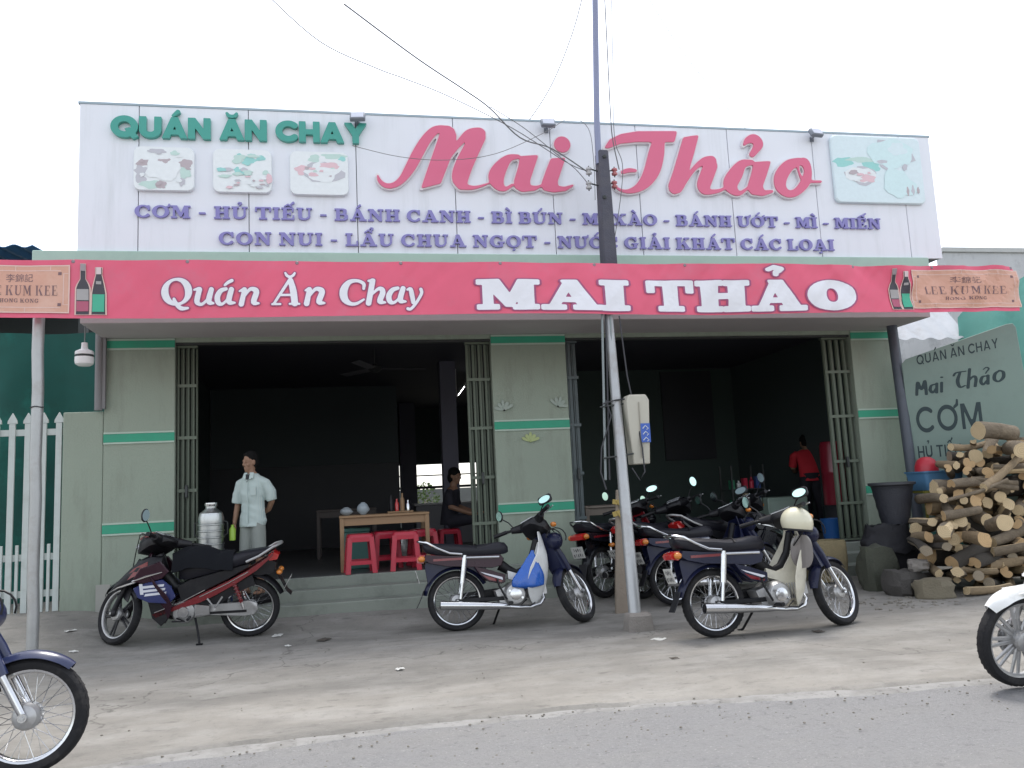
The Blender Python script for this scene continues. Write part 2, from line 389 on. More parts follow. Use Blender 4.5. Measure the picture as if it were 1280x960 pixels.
# ------------------------------------------------------------------ palette
m_concrete_wall = mat('painted_wall', (.285,.335,.272), .75, var=.09, scale=1.3, bump=.2, bscale=60, dirt=(.195,.22,.175), dirt_amt=.7, dscale=1.6, dstretch=(2.2,2.2,.5))
m_stripe = mat('green_stripe', (.035,.33,.20), .6, var=.12, scale=3, dirt=(.06,.26,.19), dscale=4)
m_pale = mat('pale_border', (.42,.52,.44), .6)
m_soffit = mat('soffit', (.50,.465,.465), .8, var=.10, scale=1.2, dirt=(.40,.37,.37), dscale=1.5)
m_fascia = mat('fascia_paint', (.40,.56,.48), .6, var=.08, scale=2, dirt=(.3,.42,.38), dscale=3)
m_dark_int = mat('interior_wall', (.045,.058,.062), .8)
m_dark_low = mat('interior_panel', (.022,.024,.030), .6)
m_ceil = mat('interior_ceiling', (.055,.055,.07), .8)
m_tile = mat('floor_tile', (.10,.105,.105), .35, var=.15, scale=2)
m_gate = mat('gate_paint', (.13,.16,.12), .55, var=.15, scale=4, dirt=(.10,.12,.09), dscale=8)
m_steel = mat('dark_steel', (.05,.055,.055), .5, metal=.4)
m_step = mat('step_concrete', (.24,.265,.23), .8, var=.14, scale=2.5, bump=.25, bscale=50, dirt=(.12,.13,.115), dscale=2.2, dirt_amt=.7)
m_roof = mat('roof_sheet', (.32,.33,.34), .5, metal=.5)
m_outwall = mat('side_wall', (.36,.36,.33), .85, var=.15, scale=1.5, dirt=(.2,.2,.18), dscale=1)

def ground_mat(name, base, lo, hi, fine, stains, crack=None, bump=.5):
    m = bpy.data.materials.new(name); m.use_nodes = True; n = m.node_tree.nodes; l = m.node_tree.links; b = n['Principled BSDF']
    tc = n.new('ShaderNodeTexCoord')
    def noise(sc, det=6, ro=.6, stretch=None):
        z = n.new('ShaderNodeTexNoise'); z.inputs['Scale'].default_value = sc; z.inputs['Detail'].default_value = det; z.inputs['Roughness'].default_value = ro
        if stretch:
            mp = n.new('ShaderNodeMapping'); mp.inputs['Scale'].default_value = stretch; l.new(tc.outputs['Object'], mp.inputs[0]); l.new(mp.outputs[0], z.inputs['Vector'])
        else: l.new(tc.outputs['Object'], z.inputs['Vector'])
        return z.outputs['Fac']
    def mixc(f, a, c):
        x = n.new('ShaderNodeMix'); x.data_type = 'RGBA'; l.new(f, x.inputs[0])
        if isinstance(a, tuple): x.inputs[6].default_value = (*a, 1)
        else: l.new(a, x.inputs[6])
        x.inputs[7].default_value = (*c, 1); return x.outputs[2]
    def rng(f, a, c, d=0., e=1.):
        r = n.new('ShaderNodeMapRange'); r.inputs[1].default_value = a; r.inputs[2].default_value = c; r.inputs[3].default_value = d; r.inputs[4].default_value = e; l.new(f, r.inputs[0]); return r.outputs[0]
    col = mixc(noise(fine, 8, .75), lo, hi)
    for sc, a, c, amt, cc, stv in stains: col = mixc(rng(noise(sc, 7, .65, stv), a, c, 0, amt), col, cc)
    if crack:
        v = n.new('ShaderNodeTexVoronoi'); v.feature = 'DISTANCE_TO_EDGE'; v.inputs['Scale'].default_value = crack[0]
        mp = n.new('ShaderNodeVectorMath'); mp.operation = 'ADD'; nz = n.new('ShaderNodeTexNoise'); nz.inputs['Scale'].default_value = 2.5; nz.inputs['Detail'].default_value = 5
        l.new(tc.outputs['Object'], nz.inputs['Vector']); l.new(tc.outputs['Object'], mp.inputs[0]); l.new(nz.outputs['Color'], mp.inputs[1]); l.new(mp.outputs[0], v.inputs['Vector'])
        col = mixc(rng(v.outputs['Distance'], 0, crack[1], .8, 0), col, crack[2])
    l.new(col, b.inputs['Base Color']); b.inputs['Roughness'].default_value = .9
    bp = n.new('ShaderNodeBump'); bp.inputs['Strength'].default_value = bump; bp.inputs['Distance'].default_value = .015
    ad = n.new('ShaderNodeMath'); ad.operation = 'ADD'; l.new(noise(90, 4, .7), ad.inputs[0]); l.new(noise(14, 6, .7), ad.inputs[1]); l.new(ad.outputs[0], bp.inputs['Height']); l.new(bp.outputs[0], b.inputs['Normal'])
    return m
m_forecourt = ground_mat('forecourt_concrete', None, (.205,.194,.175), (.33,.312,.283), 9,
    [(.5,.42,.60,.7,(.145,.14,.13),(.6,1.5,1)), (1.9,.46,.66,.6,(.33,.32,.30),(.7,1.5,1)), (4.5,.50,.68,.5,(.17,.163,.15),None), (5.5,.58,.72,.65,(.10,.095,.088),(.7,1.5,1)), (26,.62,.74,.7,(.08,.078,.072),None), (1.15,.64,.73,.55,(.11,.107,.10),None), (12,.56,.70,.45,(.15,.145,.135),None), (38,.66,.75,.8,(.36,.35,.33),None)],
    crack=(.23,.0035,(.10,.095,.085)))
m_road = ground_mat('road_asphalt', None, (.18,.18,.182), (.35,.348,.35), 55,
    [(.8,.45,.7,.55,(.29,.283,.27),(.5,2,1)), (7,.55,.72,.5,(.20,.20,.20),None), (60,.60,.70,.75,(.48,.47,.46),None), (34,.64,.72,.85,(.075,.075,.08),None), (20,.58,.70,.6,(.15,.15,.155),None)], bump=1.1)
m_lip = ground_mat('gutter_concrete', None, (.23,.226,.218), (.33,.325,.315), 14, [(3,.45,.6,.8,(.19,.185,.175),None), (18,.55,.7,.8,(.13,.125,.12),None)])
m_soil = ground_mat('soil', None, (.16,.15,.12), (.25,.23,.19), 5, [(.4,.45,.65,.6,(.10,.13,.06),None)])

# ------------------------------------------------------------------ ground
mb = MB(); mb.add([(-900,-900,-.12),(900,-900,-.12),(900,900,-.12),(-900,900,-.12)], [(0,1,2,3)]); struct(mb.build('ground', m_soil, sharp=0))
mb = MB(); mb.grid(lambda a, b: (-70+150*a, -7+13.2*b, -.034+.006*math.sin(a*90)*math.sin(b*5)), 60, 12); struct(mb.build('road', m_road))
EDGE = [(-70,4.7),(-12,4.75),(-3,4.85),(-1.25,4.99),(-.3,5.10),(.96,5.13),(2.2,5.02),(3.1,4.92),(3.9,4.84),(8,4.62),(14,4.5),(75,4.5)]
def edge_y(x, k=0):
    for (x0, y0), (x1, y1) in zip(EDGE[:-1], EDGE[1:]):
        if x <= x1:
            y = y0+(y1-y0)*(x-x0)/(x1-x0); break
    return y + .05*pnoise(Vector((x*1.7, 3+k, 0))) + .03*pnoise(Vector((x*6, 9+k, 0)))
def court(a, b):
    x = -14+34*a if True else 0
    y0 = edge_y(x); y = y0+(11.2-y0)*(b**1.25); z = gz(x, y)+.018*pnoise(Vector((x*.55, y*.9, 1)))*min(1, b*8) + .006*pnoise(Vector((x*3, y*3, 2)))
    k = pnoise(Vector((x*1.1, 7, 7)))
    if b == 0: z = -.033
    elif y-y0 < .5: z = z*(y-y0)/.5+(-.012+.016*k)*(1-(y-y0)/.5)
    return (x, y, z)
mb = MB(); mb.grid(court, 420, 70); struct(mb.build('forecourt', m_forecourt))
for sx, nm in ((-70, 'roadside'), (20, 'roadside')):
    mb = MB(); mb.grid(lambda a, b: (sx+(56 if sx < 0 else 60)*a, 4.8+14*b, -.02+gz(sx+20, 4.8+14*b)*(1 if sx < 0 else 0)), 20, 14); struct(mb.build(nm, m_forecourt))
def lip(a, b):
    x = -14+34*a; e = edge_y(x); w = .13+.12*pnoise(Vector((x*.9, 5, 5)))
    return (x, e-w*(1-b)+.004, -.0255+.006*pnoise(Vector((x*5, b*3, 0)))-(.012 if b == 0 else 0))
mb = MB(); mb.grid(lip, 420, 3); struct(mb.build('gutter', m_lip))

# ------------------------------------------------------------------ the restaurant building
WY = 10.0; FZ = .457; TOP = 3.2; SOF = 3.25
XL, D1L, D1R, D2L, D2R, XR = -2.667, -1.914, 1.764, 2.716, 6.697, 7.42
BLD = thing('restaurant_building', 'single-storey restaurant with pale walls, green stripes and two wide open doorways', 'building', (XL, WY, 0))
def wallpiece(name, boxes, m, **k):
    mb = MB()
    for b in boxes: mb.b2(*b)
    return mb.build(name, m, BLD, world=True, **k)
T = .22
fw = wallpiece('front_wall', [(XL,WY,-.1,D1L,WY+T,3.93),(D1R,WY,.3,D2L,WY+T,3.93),(D2R,WY,-.1,XR,WY+T,3.93),(D1L,WY+.001,TOP,D1R,WY+T,3.93),(D2L,WY+.001,TOP,D2R,WY+T,3.93)], m_concrete_wall, bevel=.008)
wallpiece('plinth_patch', [(at(120,738,10).x, WY-.014, .2, at(138,738,10).x, WY-.001, .52)], m_outwall)
for i, (a, b) in enumerate(((3.125,3.235),(2.057,2.175),(1.05,1.172))):
    for x0, x1 in ((XL,D1L),(D1R,D2L),(D2R,XR)):
        s = wallpiece('stripe', [(x0+.002,WY-.012,a+.012,x1-.002,WY-.0005,b-.012)], m_stripe, bevel=.003)
        q = MB(); q.b2(x0+.004,WY-.016,b-.0115,x1-.004,WY-.0005,b+.008); q.b2(x0+.004,WY-.016,a-.008,x1-.004,WY-.0005,a+.0115)
        q.v = [tuple(Vector(p)-BLD.location) for p in q.v]; q.build('border', m_pale, s)
wallpiece('side_wall', [(XL+.003,WY+T+.001,-.1,XL+.2,20.3,3.93)], m_outwall)
wallpiece('side_wall', [(XR-.2,WY+T+.001,-.1,XR-.003,20.3,3.93)], m_outwall)
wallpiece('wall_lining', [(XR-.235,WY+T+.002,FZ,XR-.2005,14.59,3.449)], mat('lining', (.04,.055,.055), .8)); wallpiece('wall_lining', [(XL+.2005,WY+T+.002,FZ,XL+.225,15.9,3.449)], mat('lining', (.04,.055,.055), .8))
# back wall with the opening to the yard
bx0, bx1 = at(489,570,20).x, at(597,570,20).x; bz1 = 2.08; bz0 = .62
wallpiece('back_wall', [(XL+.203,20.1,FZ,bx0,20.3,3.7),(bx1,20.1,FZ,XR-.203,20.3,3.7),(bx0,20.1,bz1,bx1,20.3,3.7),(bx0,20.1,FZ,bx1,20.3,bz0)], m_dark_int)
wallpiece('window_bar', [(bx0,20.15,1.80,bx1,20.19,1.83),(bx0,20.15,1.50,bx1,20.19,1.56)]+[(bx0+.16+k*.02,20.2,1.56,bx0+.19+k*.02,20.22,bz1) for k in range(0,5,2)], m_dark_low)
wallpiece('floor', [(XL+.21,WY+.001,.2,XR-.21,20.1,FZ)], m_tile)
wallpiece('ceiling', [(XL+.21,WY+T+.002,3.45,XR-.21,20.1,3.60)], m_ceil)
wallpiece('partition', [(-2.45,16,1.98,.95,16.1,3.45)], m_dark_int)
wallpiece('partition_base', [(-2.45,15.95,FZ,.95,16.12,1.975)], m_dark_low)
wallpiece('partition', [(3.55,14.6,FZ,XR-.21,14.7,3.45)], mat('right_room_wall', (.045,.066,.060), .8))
wallpiece('opening_shade_panel', [(5.75,14.56,1.75,6.75,14.598,3.4)], m_dark_low)  # dark panel on the solid partition, its colour standing in for a shaded opening
for u, y, w in ((510,19.0,.36),(563,13.2,.25)):
    x = at(u,560,y).x; wallpiece('column', [(x-w/2,y,FZ,x+w/2,y+w,3.45)], mat('column_paint', (.09,.09,.12), .7))
wallpiece('roof', [(XL-.1,9.45,4.02,XR+.1,20.6,4.14)], m_roof)
# entrance steps
for i, (y, z0, z1) in enumerate(((9.40,-.05,.222),(9.68,-.05,.340),(9.955,.0,FZ-.003))):
    yb = (9.68,9.955,WY-.0015)[i]
    wallpiece('step', [(D1L-.05,y,z0,D2R+.05,yb+ (.0 if i == 2 else -.0015),z1)], m_step, bevel=.012)
# soffit and fascia of the canopy slab
wallpiece('canopy_slab', [(XL-.02,9.16,SOF,7.30,WY-.001,3.92)], m_soffit, bevel=.01)
fx0, fx1 = at(45,318,9.1).x, at(1153,325,9.1).x
wallpiece('fascia', [(fx0,8.985,3.56,fx1,9.158,3.978)], m_fascia, bevel=.01)
# folding steel gates gathered at the door jambs
def gate(x0, x1, n, y=10.09, m_gate=m_gate):
    mb = MB(); w = (x1-x0)/n; h0, h1 = FZ+.01, TOP-.03
    for i in range(n):
        x = x0+w*(i+.5); d = .045 if i % 2 else -.004
        mb.b2(x-w*.36, y+d-.018, h0+.03, x+w*.36, y+d+.018, h1-.03)
        mb.b2(x-w*.12, y+d-.028, h0+.04, x+w*.12, y+d-.0185, h1-.04)
    for z in (h0+.012, h1-.012): mb.b2(x0, y-.022, z-.012, x1, y+.045, z+.012)
    for z in (.95, 1.5, 2.1, 2.7): mb.b2(x0+.004, y-.031, z-.018, x1-.004, y-.0215, z+.018)
    g = mb.build('folding_gate', m_gate, BLD, world=True)
    h = MB(); h.b2((x0+x1)/2-.015, y-.075, 1.42, (x0+x1)/2+.015, y-.032, 1.56); h.v = [tuple(Vector(p)-BLD.location) for p in h.v]
    h.build('handle', m_steel, g, bevel=.004)
gate(D1L+.01, at(247,560,10.09).x, 8); gate(at(586,560,10.09).x, D1R-.01, 8)
gate(D2L+.01, D2L+.17, 2, m_gate=mat('gate_blue_grey', (.085,.11,.115), .5, dirt=(.05,.06,.06))); gate(at(1035,500,10.05).x, D2R-.01, 8)
wallpiece('door_frame', [(D1L,10.03,TOP-.028,D1R,10.13,TOP-.001),(D2L,10.03,TOP-.028,D2R,10.13,TOP-.001)], m_steel)

# ------------------------------------------------------------------ the big signboard
SY = 9.05
m_clad = mat('cladding', (.80,.82,.88), .38, var=.03, scale=.8, dirt=(.62,.645,.68), dscale=1.6, dirt_amt=.55, dstretch=(3.2,3.2,.30))
m_seam = mat('seam', (.16,.18,.20), .7); m_trim = mat('edge_trim', (.33,.40,.44), .4, metal=.5)
sx0, sx1 = at(99,150,SY).x, at(1170,250,SY).x; sz0, sz1 = 3.985, 5.60
SGN = thing('shop_signboard', 'wide white panelled signboard with green, red and purple lettering over the doorways', 'sign', (sx0, SY, sz0))
mb = MB(); mb.b2(sx0+.02, SY+.034, sz0+.004, sx1-.02, SY+.28, sz1-.03); mb.build('backing', m_seam, SGN, world=True)
seams = [at(u, 235, SY).x for u in (173,311,446,569,691,799,914,1020,1130)]; ed = [sx0]+seams+[sx1]
mb = MB()
for a, b in zip(ed[:-1], ed[1:]): mb.b2(a+.004, SY, sz0, b-.004, SY+.033, sz1)
mb.build('cladding', m_clad, SGN, world=True, bevel=.003)
mb = MB(); mb.b2(sx0-.012, SY-.006, sz1+.001, sx1+.012, SY+.30, sz1+.026); mb.build('edge_trim', m_trim, SGN, world=True)
m_green = mat('green_letter', (.05,.34,.28), .4, var=.06, coat=.2); m_red = mat('red_letter', (.72,.135,.25), .35, var=.05, scale=2, coat=.25)
m_edge = mat('letter_edge', (.78,.75,.78), .5); m_purple = mat('purple_letter', (.25,.23,.52), .45, var=.05)
def plane_line(name, parent, font, txt, u0, v0, u1, v1, vt, m, Y, depth, off=0., lift=0., space=.06):
    """one line of raised letters, a part per word: baseline from pixel (u0, v0) to (u1, v1), caps top at vt over u0"""
    P0, P1 = at(u0, v0, Y), at(u1, v1, Y); H = at(u0, vt, Y).z-P0.z
    words = txt.split(' '); adv = text_loops(font, txt, off, space)[1]; sx = (P1.x-P0.x)/adv; x = 0
    for w in words:
        L, a1 = text_loops(font, w, off, space)
        mb = MB(); letters(mb, fit(L, lambda a, b: (P0.x+(a+x)*sx, P0.z+(P1.z-P0.z)*(a+x)/adv+b*H)), depth, lambda a, b, c: (a, Y-lift-c, b))
        mb.build(name, m, parent, world=True, sharp=30); x += a1+space+font[' '][1]
plane_line('lettering', SGN, SA, 'QUÁN ĂN CHAY', 140, 172.5, 458, 181, 147, m_green, SY-.004, .05, .02)
plane_line('lettering', SGN, SL, 'CƠM - HỦ TIẾU - BÁNH CANH - BÌ BÚN - MÌ XÀO - BÁNH ƯỚT - MÌ - MIẾN', 169, 272.5, 1100, 287, 257, m_purple, SY-.004, .03, .004, space=.11)
plane_line('lettering', SGN, SL, 'CON NUI - LẨU CHUA NGỌT - NƯỚC GIẢI KHÁT CÁC LOẠI', 274, 306.5, 1042, 314, 290.5, m_purple, SY-.004, .03, .004, space=.13)
def px_prims(prims, ox, oy, sc, Y, ref):
    """strokes traced in the photo's pixels, as strokes in metres on the plane Y"""
    k = (at(ref[0]+1, ref[1], Y).x-at(ref[0], ref[1], Y).x)/sc; out = []
    for p in prims:
        q = []
        for t in p[1]:
            w = at(ox+t[0]/sc, oy+t[1]/sc, Y); q.append((w.x, w.z)+((t[2]*k,) if len(t) > 2 else ()))
        out.append((p[0], q))
    return smooth_strokes(out)
MAI = [st((55,335,14),(68,372,24),(105,400,30),(155,396,34),(203,360,44),(250,290,62),(295,205,66),(340,130,60),(385,80,52),(425,62,38),(460,60,26)),
 pl((405,60),(440,45),(478,47),(508,66),(522,105),(508,190),(470,285),(430,388),(308,420),(345,310),(385,195),(424,85)),
 st((480,235,16),(530,158,34),(590,95,50),(650,80,48),(668,90,52)), st((650,112,88),(602,200,100),(560,290,106),(542,355,98),(552,392,62)),
 st((545,402,46),(620,412,24),(690,394,16),(740,372,12)),
 st((885,228,26),(830,238,46),(785,285,78),(755,345,96),(768,395,66),(805,420,28),(850,395,20)),
 pl((895,226),(940,222),(1006,218),(975,310),(955,372),(957,398),(992,400),(1028,388),(1028,404),(985,430),(905,438),(865,416),(858,370),(884,285)),
 pl((1075,238),(1120,236),(1166,232),(1140,310),(1118,375),(1120,400),(1155,406),(1214,388),(1216,402),(1165,432),(1092,441),(1030,427),(1020,385),(1048,305)),
 st((1143,157,102),(1144,157,102))]
THAO = [pl((55,168),(88,118),(150,88),(240,73),(461,72),(446,134),(240,133),(150,142),(85,168)),
 st((358,132,66),(345,200,84),(325,280,84),(290,345,66),(240,388,40),(180,404,20),(130,385,14),(108,350,12)), st((160,298,22),(195,288,24),(233,290,18)),
 pl((492,106),(540,98),(580,93),(552,200),(520,305),(500,382),(480,410),(442,421),(416,402),(411,368),(440,285)),
 st((490,380,14),(548,285,24),(605,238,38),(648,236,56)), st((645,262,72),(618,330,76),(605,378,68),(628,405,34),(690,400,20),(730,380,16)),
 st((870,244,28),(818,254,48),(782,305,76),(752,362,78),(774,402,46),(806,413,24),(846,385,16)),
 pl((880,242),(930,238),(976,236),(950,320),(930,375),(938,397),(990,394),(990,410),(930,430),(868,421),(842,386),(868,300)),
 st((826,150,12),(848,122,36),(884,116,54),(906,142,54),(890,176,40),(872,200,34)),
 st((1130,238,40),(1072,262,62),(1030,320,72),(1028,378,62),(1066,415,42),(1116,406,42),(1164,352,52),(1178,292,44),(1160,244,50),(1128,244,30)),
 st((1122,255,16),(1130,300,14),(1158,344,16),(1250,350,16))]
for prs, ox, oy, sc, ref in ((MAI,460,150,4.74,(590,200)), (THAO,740,150,4.414,(890,205))):
    q = px_prims(prs, ox, oy, sc, SY, ref)
    mb = MB(); letters(mb, outline(q, .011, .006, 2), .045, lambda a, b, c: (a, SY-.002-c, b)); w = mb.build('lettering_edge', m_edge, SGN, world=True, sharp=30)
    mb = MB(); letters(mb, outline(q, -.0035, .006, 2), .06, lambda a, b, c: (a, SY-.004-c, b)); mb.build('lettering', m_red, SGN, world=True, sharp=30)
# food pictures on the board: rounded panels with printed, raised motifs
def blob(mb, cx, cz, rx, rz, y, seed, th=.0003, n=18, wob=.25):
    q = []
    for i in range(n):
        a = 2*math.pi*i/n; k = 1+wob*pnoise(Vector((math.cos(a)*1.3+seed*7.1, math.sin(a)*1.3, seed)))
        q.append((cx+rx*k*math.cos(a), cz+rz*k*math.sin(a)))
    mb.loft([[(x, y, z) for x, z in q], [(x, y-th, z) for x, z in q]])
P_ = lambda n, c: mat('print_'+n, c, .5, var=.08, scale=20)
pr_cols = dict(white=P_('white',(.82,.86,.88)), grey=P_('grey',(.55,.55,.60)), brown=P_('brown',(.50,.43,.46)), teal=P_('teal',(.34,.68,.65)), leaf=P_('leaf',(.55,.72,.67)), pink=P_('pink',(.78,.55,.60)), mint=P_('mint',(.66,.84,.86)), cyan=P_('cyan',(.72,.84,.88)))
def picture(u0, v0, u1, v1, motifs, base, seed):
    a, b = at(u0, v1, SY), at(u1, v0, SY); rg = random.Random(seed)
    mb = MB(); mb.side(rrect(a.x, a.z, b.x, b.z, .07), SY-.001, SY-.055, ins=.02); p = mb.build('picture_panel', pr_cols[base], SGN, world=True)
    W, H = b.x-a.x, b.z-a.z; by = {}
    for k, (c, fx, fz, rx, rz) in enumerate(motifs):
        blob(by.setdefault((c,k), MB()), a.x+fx*W, a.z+fz*H, rx*W, rz*H, SY-.0552-.0004*k, seed*10+k, wob=.55)
    for c, q in by.items():
        q.v = [tuple(Vector(t)-SGN.location) for t in q.v]; q.build('print', pr_cols[c[0]], p, sharp=0)
rg = random.Random(3)
mot = [('grey',.12,.45,.10,.10),('brown',.16,.62,.11,.09),('grey',.13,.28,.10,.12),('leaf',.3,.13,.22,.09),('brown',.45,.12,.09,.09),('grey',.38,.90,.16,.05),('leaf',.68,.85,.08,.05),('brown',.86,.62,.11,.10),('leaf',.84,.40,.10,.14),('grey',.80,.20,.05,.10),('white',.48,.50,.27,.30),('brown',.50,.70,.09,.07),('white',.50,.755,.10,.05)]
mot += [(rg.choice(('grey','brown','leaf','white')), .5+.40*math.cos(q*.9), .5+.36*math.sin(q*.9), rg.uniform(.03,.06), rg.uniform(.02,.05)) for q in range(7)]
picture(168, 187, 244, 239.5, mot, 'white', 1)
mot = [(rg.choice(('teal','teal','leaf')), rg.uniform(.35,.95), rg.uniform(.45,.86), rg.uniform(.04,.11), rg.uniform(.03,.07)) for k in range(15)] + [(rg.choice(('teal','leaf','grey')), rg.uniform(.12,.6), rg.uniform(.35,.6), rg.uniform(.05,.12), rg.uniform(.03,.05)) for k in range(8)] + [(rg.choice(('grey','brown','white','pink')), rg.uniform(.15,.95), rg.uniform(.1,.36), rg.uniform(.02,.06), rg.uniform(.015,.03)) for k in range(16)] + [('pink',.96,.32,.05,.14)]
picture(267, 190, 340, 242, mot, 'white', 2)
mot = [('leaf',.75,.90,.22,.06),('leaf',.42,.83,.10,.10),('teal',.9,.84,.07,.05),('pink',.22,.55,.13,.12),('grey',.54,.52,.32,.24),('white',.54,.52,.30,.22),('pink',.66,.66,.18,.09),('white',.60,.58,.22,.06),('brown',.30,.60,.06,.04),('pink',.40,.46,.08,.05)]
mot += [(rg.choice(('pink','leaf','white','brown')), rg.uniform(.3,.78), rg.uniform(.42,.64), rg.uniform(.02,.06), rg.uniform(.012,.03)) for q in range(7)]
picture(363, 193, 435, 245, mot, 'white', 3)
mot = [('teal',.12,.60,.12,.07),('teal',.42,.55,.10,.10),('leaf',.30,.64,.15,.04),('grey',.30,.40,.18,.13),('white',.30,.41,.165,.115),('pink',.36,.36,.09,.06),('brown',.22,.45,.05,.03),('grey',.66,.74,.245,.22),('mint',.66,.745,.235,.21),('cyan',.74,.82,.10,.10),('grey',.55,.62,.06,.025),('grey',.80,.55,.03,.05),('mint',.70,.30,.16,.22),('grey',.86,.20,.02,.07),('brown',.80,.18,.015,.06),('brown',.92,.20,.015,.05)]
mot += [(rg.choice(('pink','white','brown')), rg.uniform(.2,.42), rg.uniform(.32,.48), rg.uniform(.02,.04), rg.uniform(.015,.03)) for q in range(6)]
picture(1043, 175, 1145, 254.5, mot, 'cyan', 4)

# floodlights along the board's top edge
m_lamp = mat('lamp_body', (.22,.24,.28), .5, metal=.3); m_lens = mat('lamp_lens', (.55,.58,.68), .2)
for k, (u, v, lab) in enumerate(((447,147,'grey floodlight on the signboard edge above the green word end'), (684,155,'grey floodlight on the signboard edge above the first red word'), (1018,167,'grey floodlight on the signboard edge beside the blue food picture'))):
    p = at(u, v, SY-.08); t = thing('floodlight', lab, 'lamp', (p.x, SY-.012, p.z-.05), group='floodlights on the signboard')
    rot = Euler((R(-28),0,R(8*(k-1)))).to_matrix()
    c = Vector((0,-.10,.045)); mb = MB(); mb.box(c, (.17,.055,.115), rot); mb.build('housing', m_lamp, t, bevel=.012)
    mb = MB(); mb.box(c+rot @ Vector((0,-.0295,0)), (.135,.004,.085), rot); mb.build('lens', m_lens, t)
    mb = MB(); mb.tube([(0,.0,0),(0,-.03,.015),(0,-.085,.04)], .012); mb.box((0,.0,.0),(.05,.008,.06)); mb.build('bracket', m_lamp, t)
# ------------------------------------------------------------------ the red cloth banner
BY = 8.33
m_ban = mat('banner_cloth', (.76,.12,.205), .55, var=.08, scale=3, dirt=(.66,.17,.25), dscale=1.6, dirt_amt=.7)
m_bw = mat('banner_white', (.80,.80,.85), .55, var=.03, scale=9); m_bo = mat('banner_outline', (.36,.09,.20), .6)
m_bp = mat('banner_box', (.66,.36,.27), .55, var=.08, scale=4, dirt=(.70,.50,.42), dscale=2); m_bl = mat('banner_line', (.74,.52,.46), .55); m_bd = mat('banner_ink', (.20,.12,.13), .6)
bx0, bx1 = at(-62,360,BY).x, at(1268,360,BY).x; bzt = at(640,327,BY).z; bzb = at(640,393.5,BY).z; BW, BH = bx1-bx0, bzt-bzb
def sag(x):
    k = (x-bx0)/BW*11; f = k-math.floor(k); return .035*f*(1-f)*4*.45
def cloth(x, z, c=0.):
    """where a point of the flat banner hangs"""
    a = (x-bx0)/BW; h = (z-bzb)/BH
    amp = .8+1.5*sstep(.72, .95, a)+.6*sstep(.45,.6,a)
    y = .016*amp*math.sin(x*2.1+h*1.3)+.012*amp*pnoise(Vector((x*1.6+h*1.2, h*1.1, 4)))+.010*amp*pnoise(Vector((x*4.5-h*2.6, h*1.6, 8)))
    k = a*11; f = abs(k-round(k))*2; y += .022*amp*h*max(0, 1-f*1.6)*math.sin(h*2)  # pulled at the ties
    y += amp*(.010*abs(pnoise(Vector((x*3.4+h*1.6, h*.9-x*.5, 12))))+.0075*abs(pnoise(Vector((x*7.5-h*3.4, h*1.2, 15))))-.006)
    y += .020*sstep(.70,.85,a)*math.sin(x*9+h*5.2)*(.3+.7*h)
    y -= .02*(1-h)*math.sin(x*.9)
    zz = z-sag(x)*h*.8+.010*(1-h)*math.sin(x*1.2)
    if a > .9: zz -= .02*h*(a-.9)*10*(1+math.sin(x*9)*.4)
    return (x, BY+y-c, zz)
BAN = thing('shop_banner', 'long red cloth banner with white lettering and sauce adverts tied across the front', 'banner', (bx0, BY, bzb))
mb = MB(); mb.grid(lambda a, b: cloth(bx0+BW*a, bzb+BH*b), 460, 20, th=.003); mb.build('cloth', m_ban, BAN, world=True, sharp=80)
def drape(name, v, f, m, lift, parent=BAN, cut=.045):
    """a flat print laid on the hanging cloth"""
    bm = bmesh.new(); vv = [bm.verts.new(p) for p in v]
    for q in f:
        try: bm.faces.new([vv[i] for i in q])
        except ValueError: pass
    xs = [p[0] for p in v]; zs = [p[2] for p in v]
    x = math.floor(min(xs)/cut)*cut+cut
    while x < max(xs):
        bmesh.ops.bisect_plane(bm, geom=bm.verts[:]+bm.edges[:]+bm.faces[:], plane_co=(x,0,0), plane_no=(1,0,0)); x += cut
    z = math.floor(min(zs)/cut)*cut+cut
    while z < max(zs):
        bmesh.ops.bisect_plane(bm, geom=bm.verts[:]+bm.edges[:]+bm.faces[:], plane_co=(0,0,z), plane_no=(0,0,1)); z += cut
    bmesh.ops.triangulate(bm, faces=bm.faces[:])
    for q in bm.verts: q.co = Vector(cloth(q.co.x, q.co.z, lift+q.co.y))-Vector(BAN.location)
    bmesh.ops.recalc_face_normals(bm, faces=bm.faces)
    me = bpy.data.meshes.new(name); bm.to_mesh(me); bm.free(); me.materials.append(m)
    o = bpy.data.objects.new(name, me); COL.objects.link(o); o.parent = parent
    return o
def dprint(name, loops, m, lift, parent=BAN, cut=.045):
    v, f = solid(loops, .0012); return drape(name, [(p[0], p[2]+.0006, p[1]) for p in v], f, m, lift, parent, cut)
def to_px(prims, ox, oy, sc, ref): return px_prims(prims, ox, oy, sc, BY, ref)
N1 = lambda dx: [st((780+dx,200,16),(820+dx,180,28)),st((825+dx,185,40),(795+dx,315,46)),st((812+dx,262,16),(868+dx,187,28),(912+dx,186,44),(930+dx,212,48),(905+dx,298,46),(950+dx,310,18))]
A1 = lambda dx, dy=0: [st((660+dx,180,30),(612+dx,197,40),(582+dx,250,48),(592+dx,303,42),(630+dx,310,24),(680+dx,262,18)),st((708+dx,184,44),(684+dx,290,46),(736+dx,302,18))]
QUAN = [arc(220,205,106,108,0,360,lambda a: 24+38*math.cos(R(a+12))**2, 40), st((195,268,24),(215,310,34),(258,350,36),(318,348,20)),
 st((376,190,16),(415,180,30)),st((424,186,44),(400,282,46),(415,310,34),(450,312,24),(500,262,20),(522,200,20)),st((530,185,42),(505,288,46),(545,305,20)),
 st((650,147,20),(680,122,28),(712,106,30))]+A1(0)+N1(0)
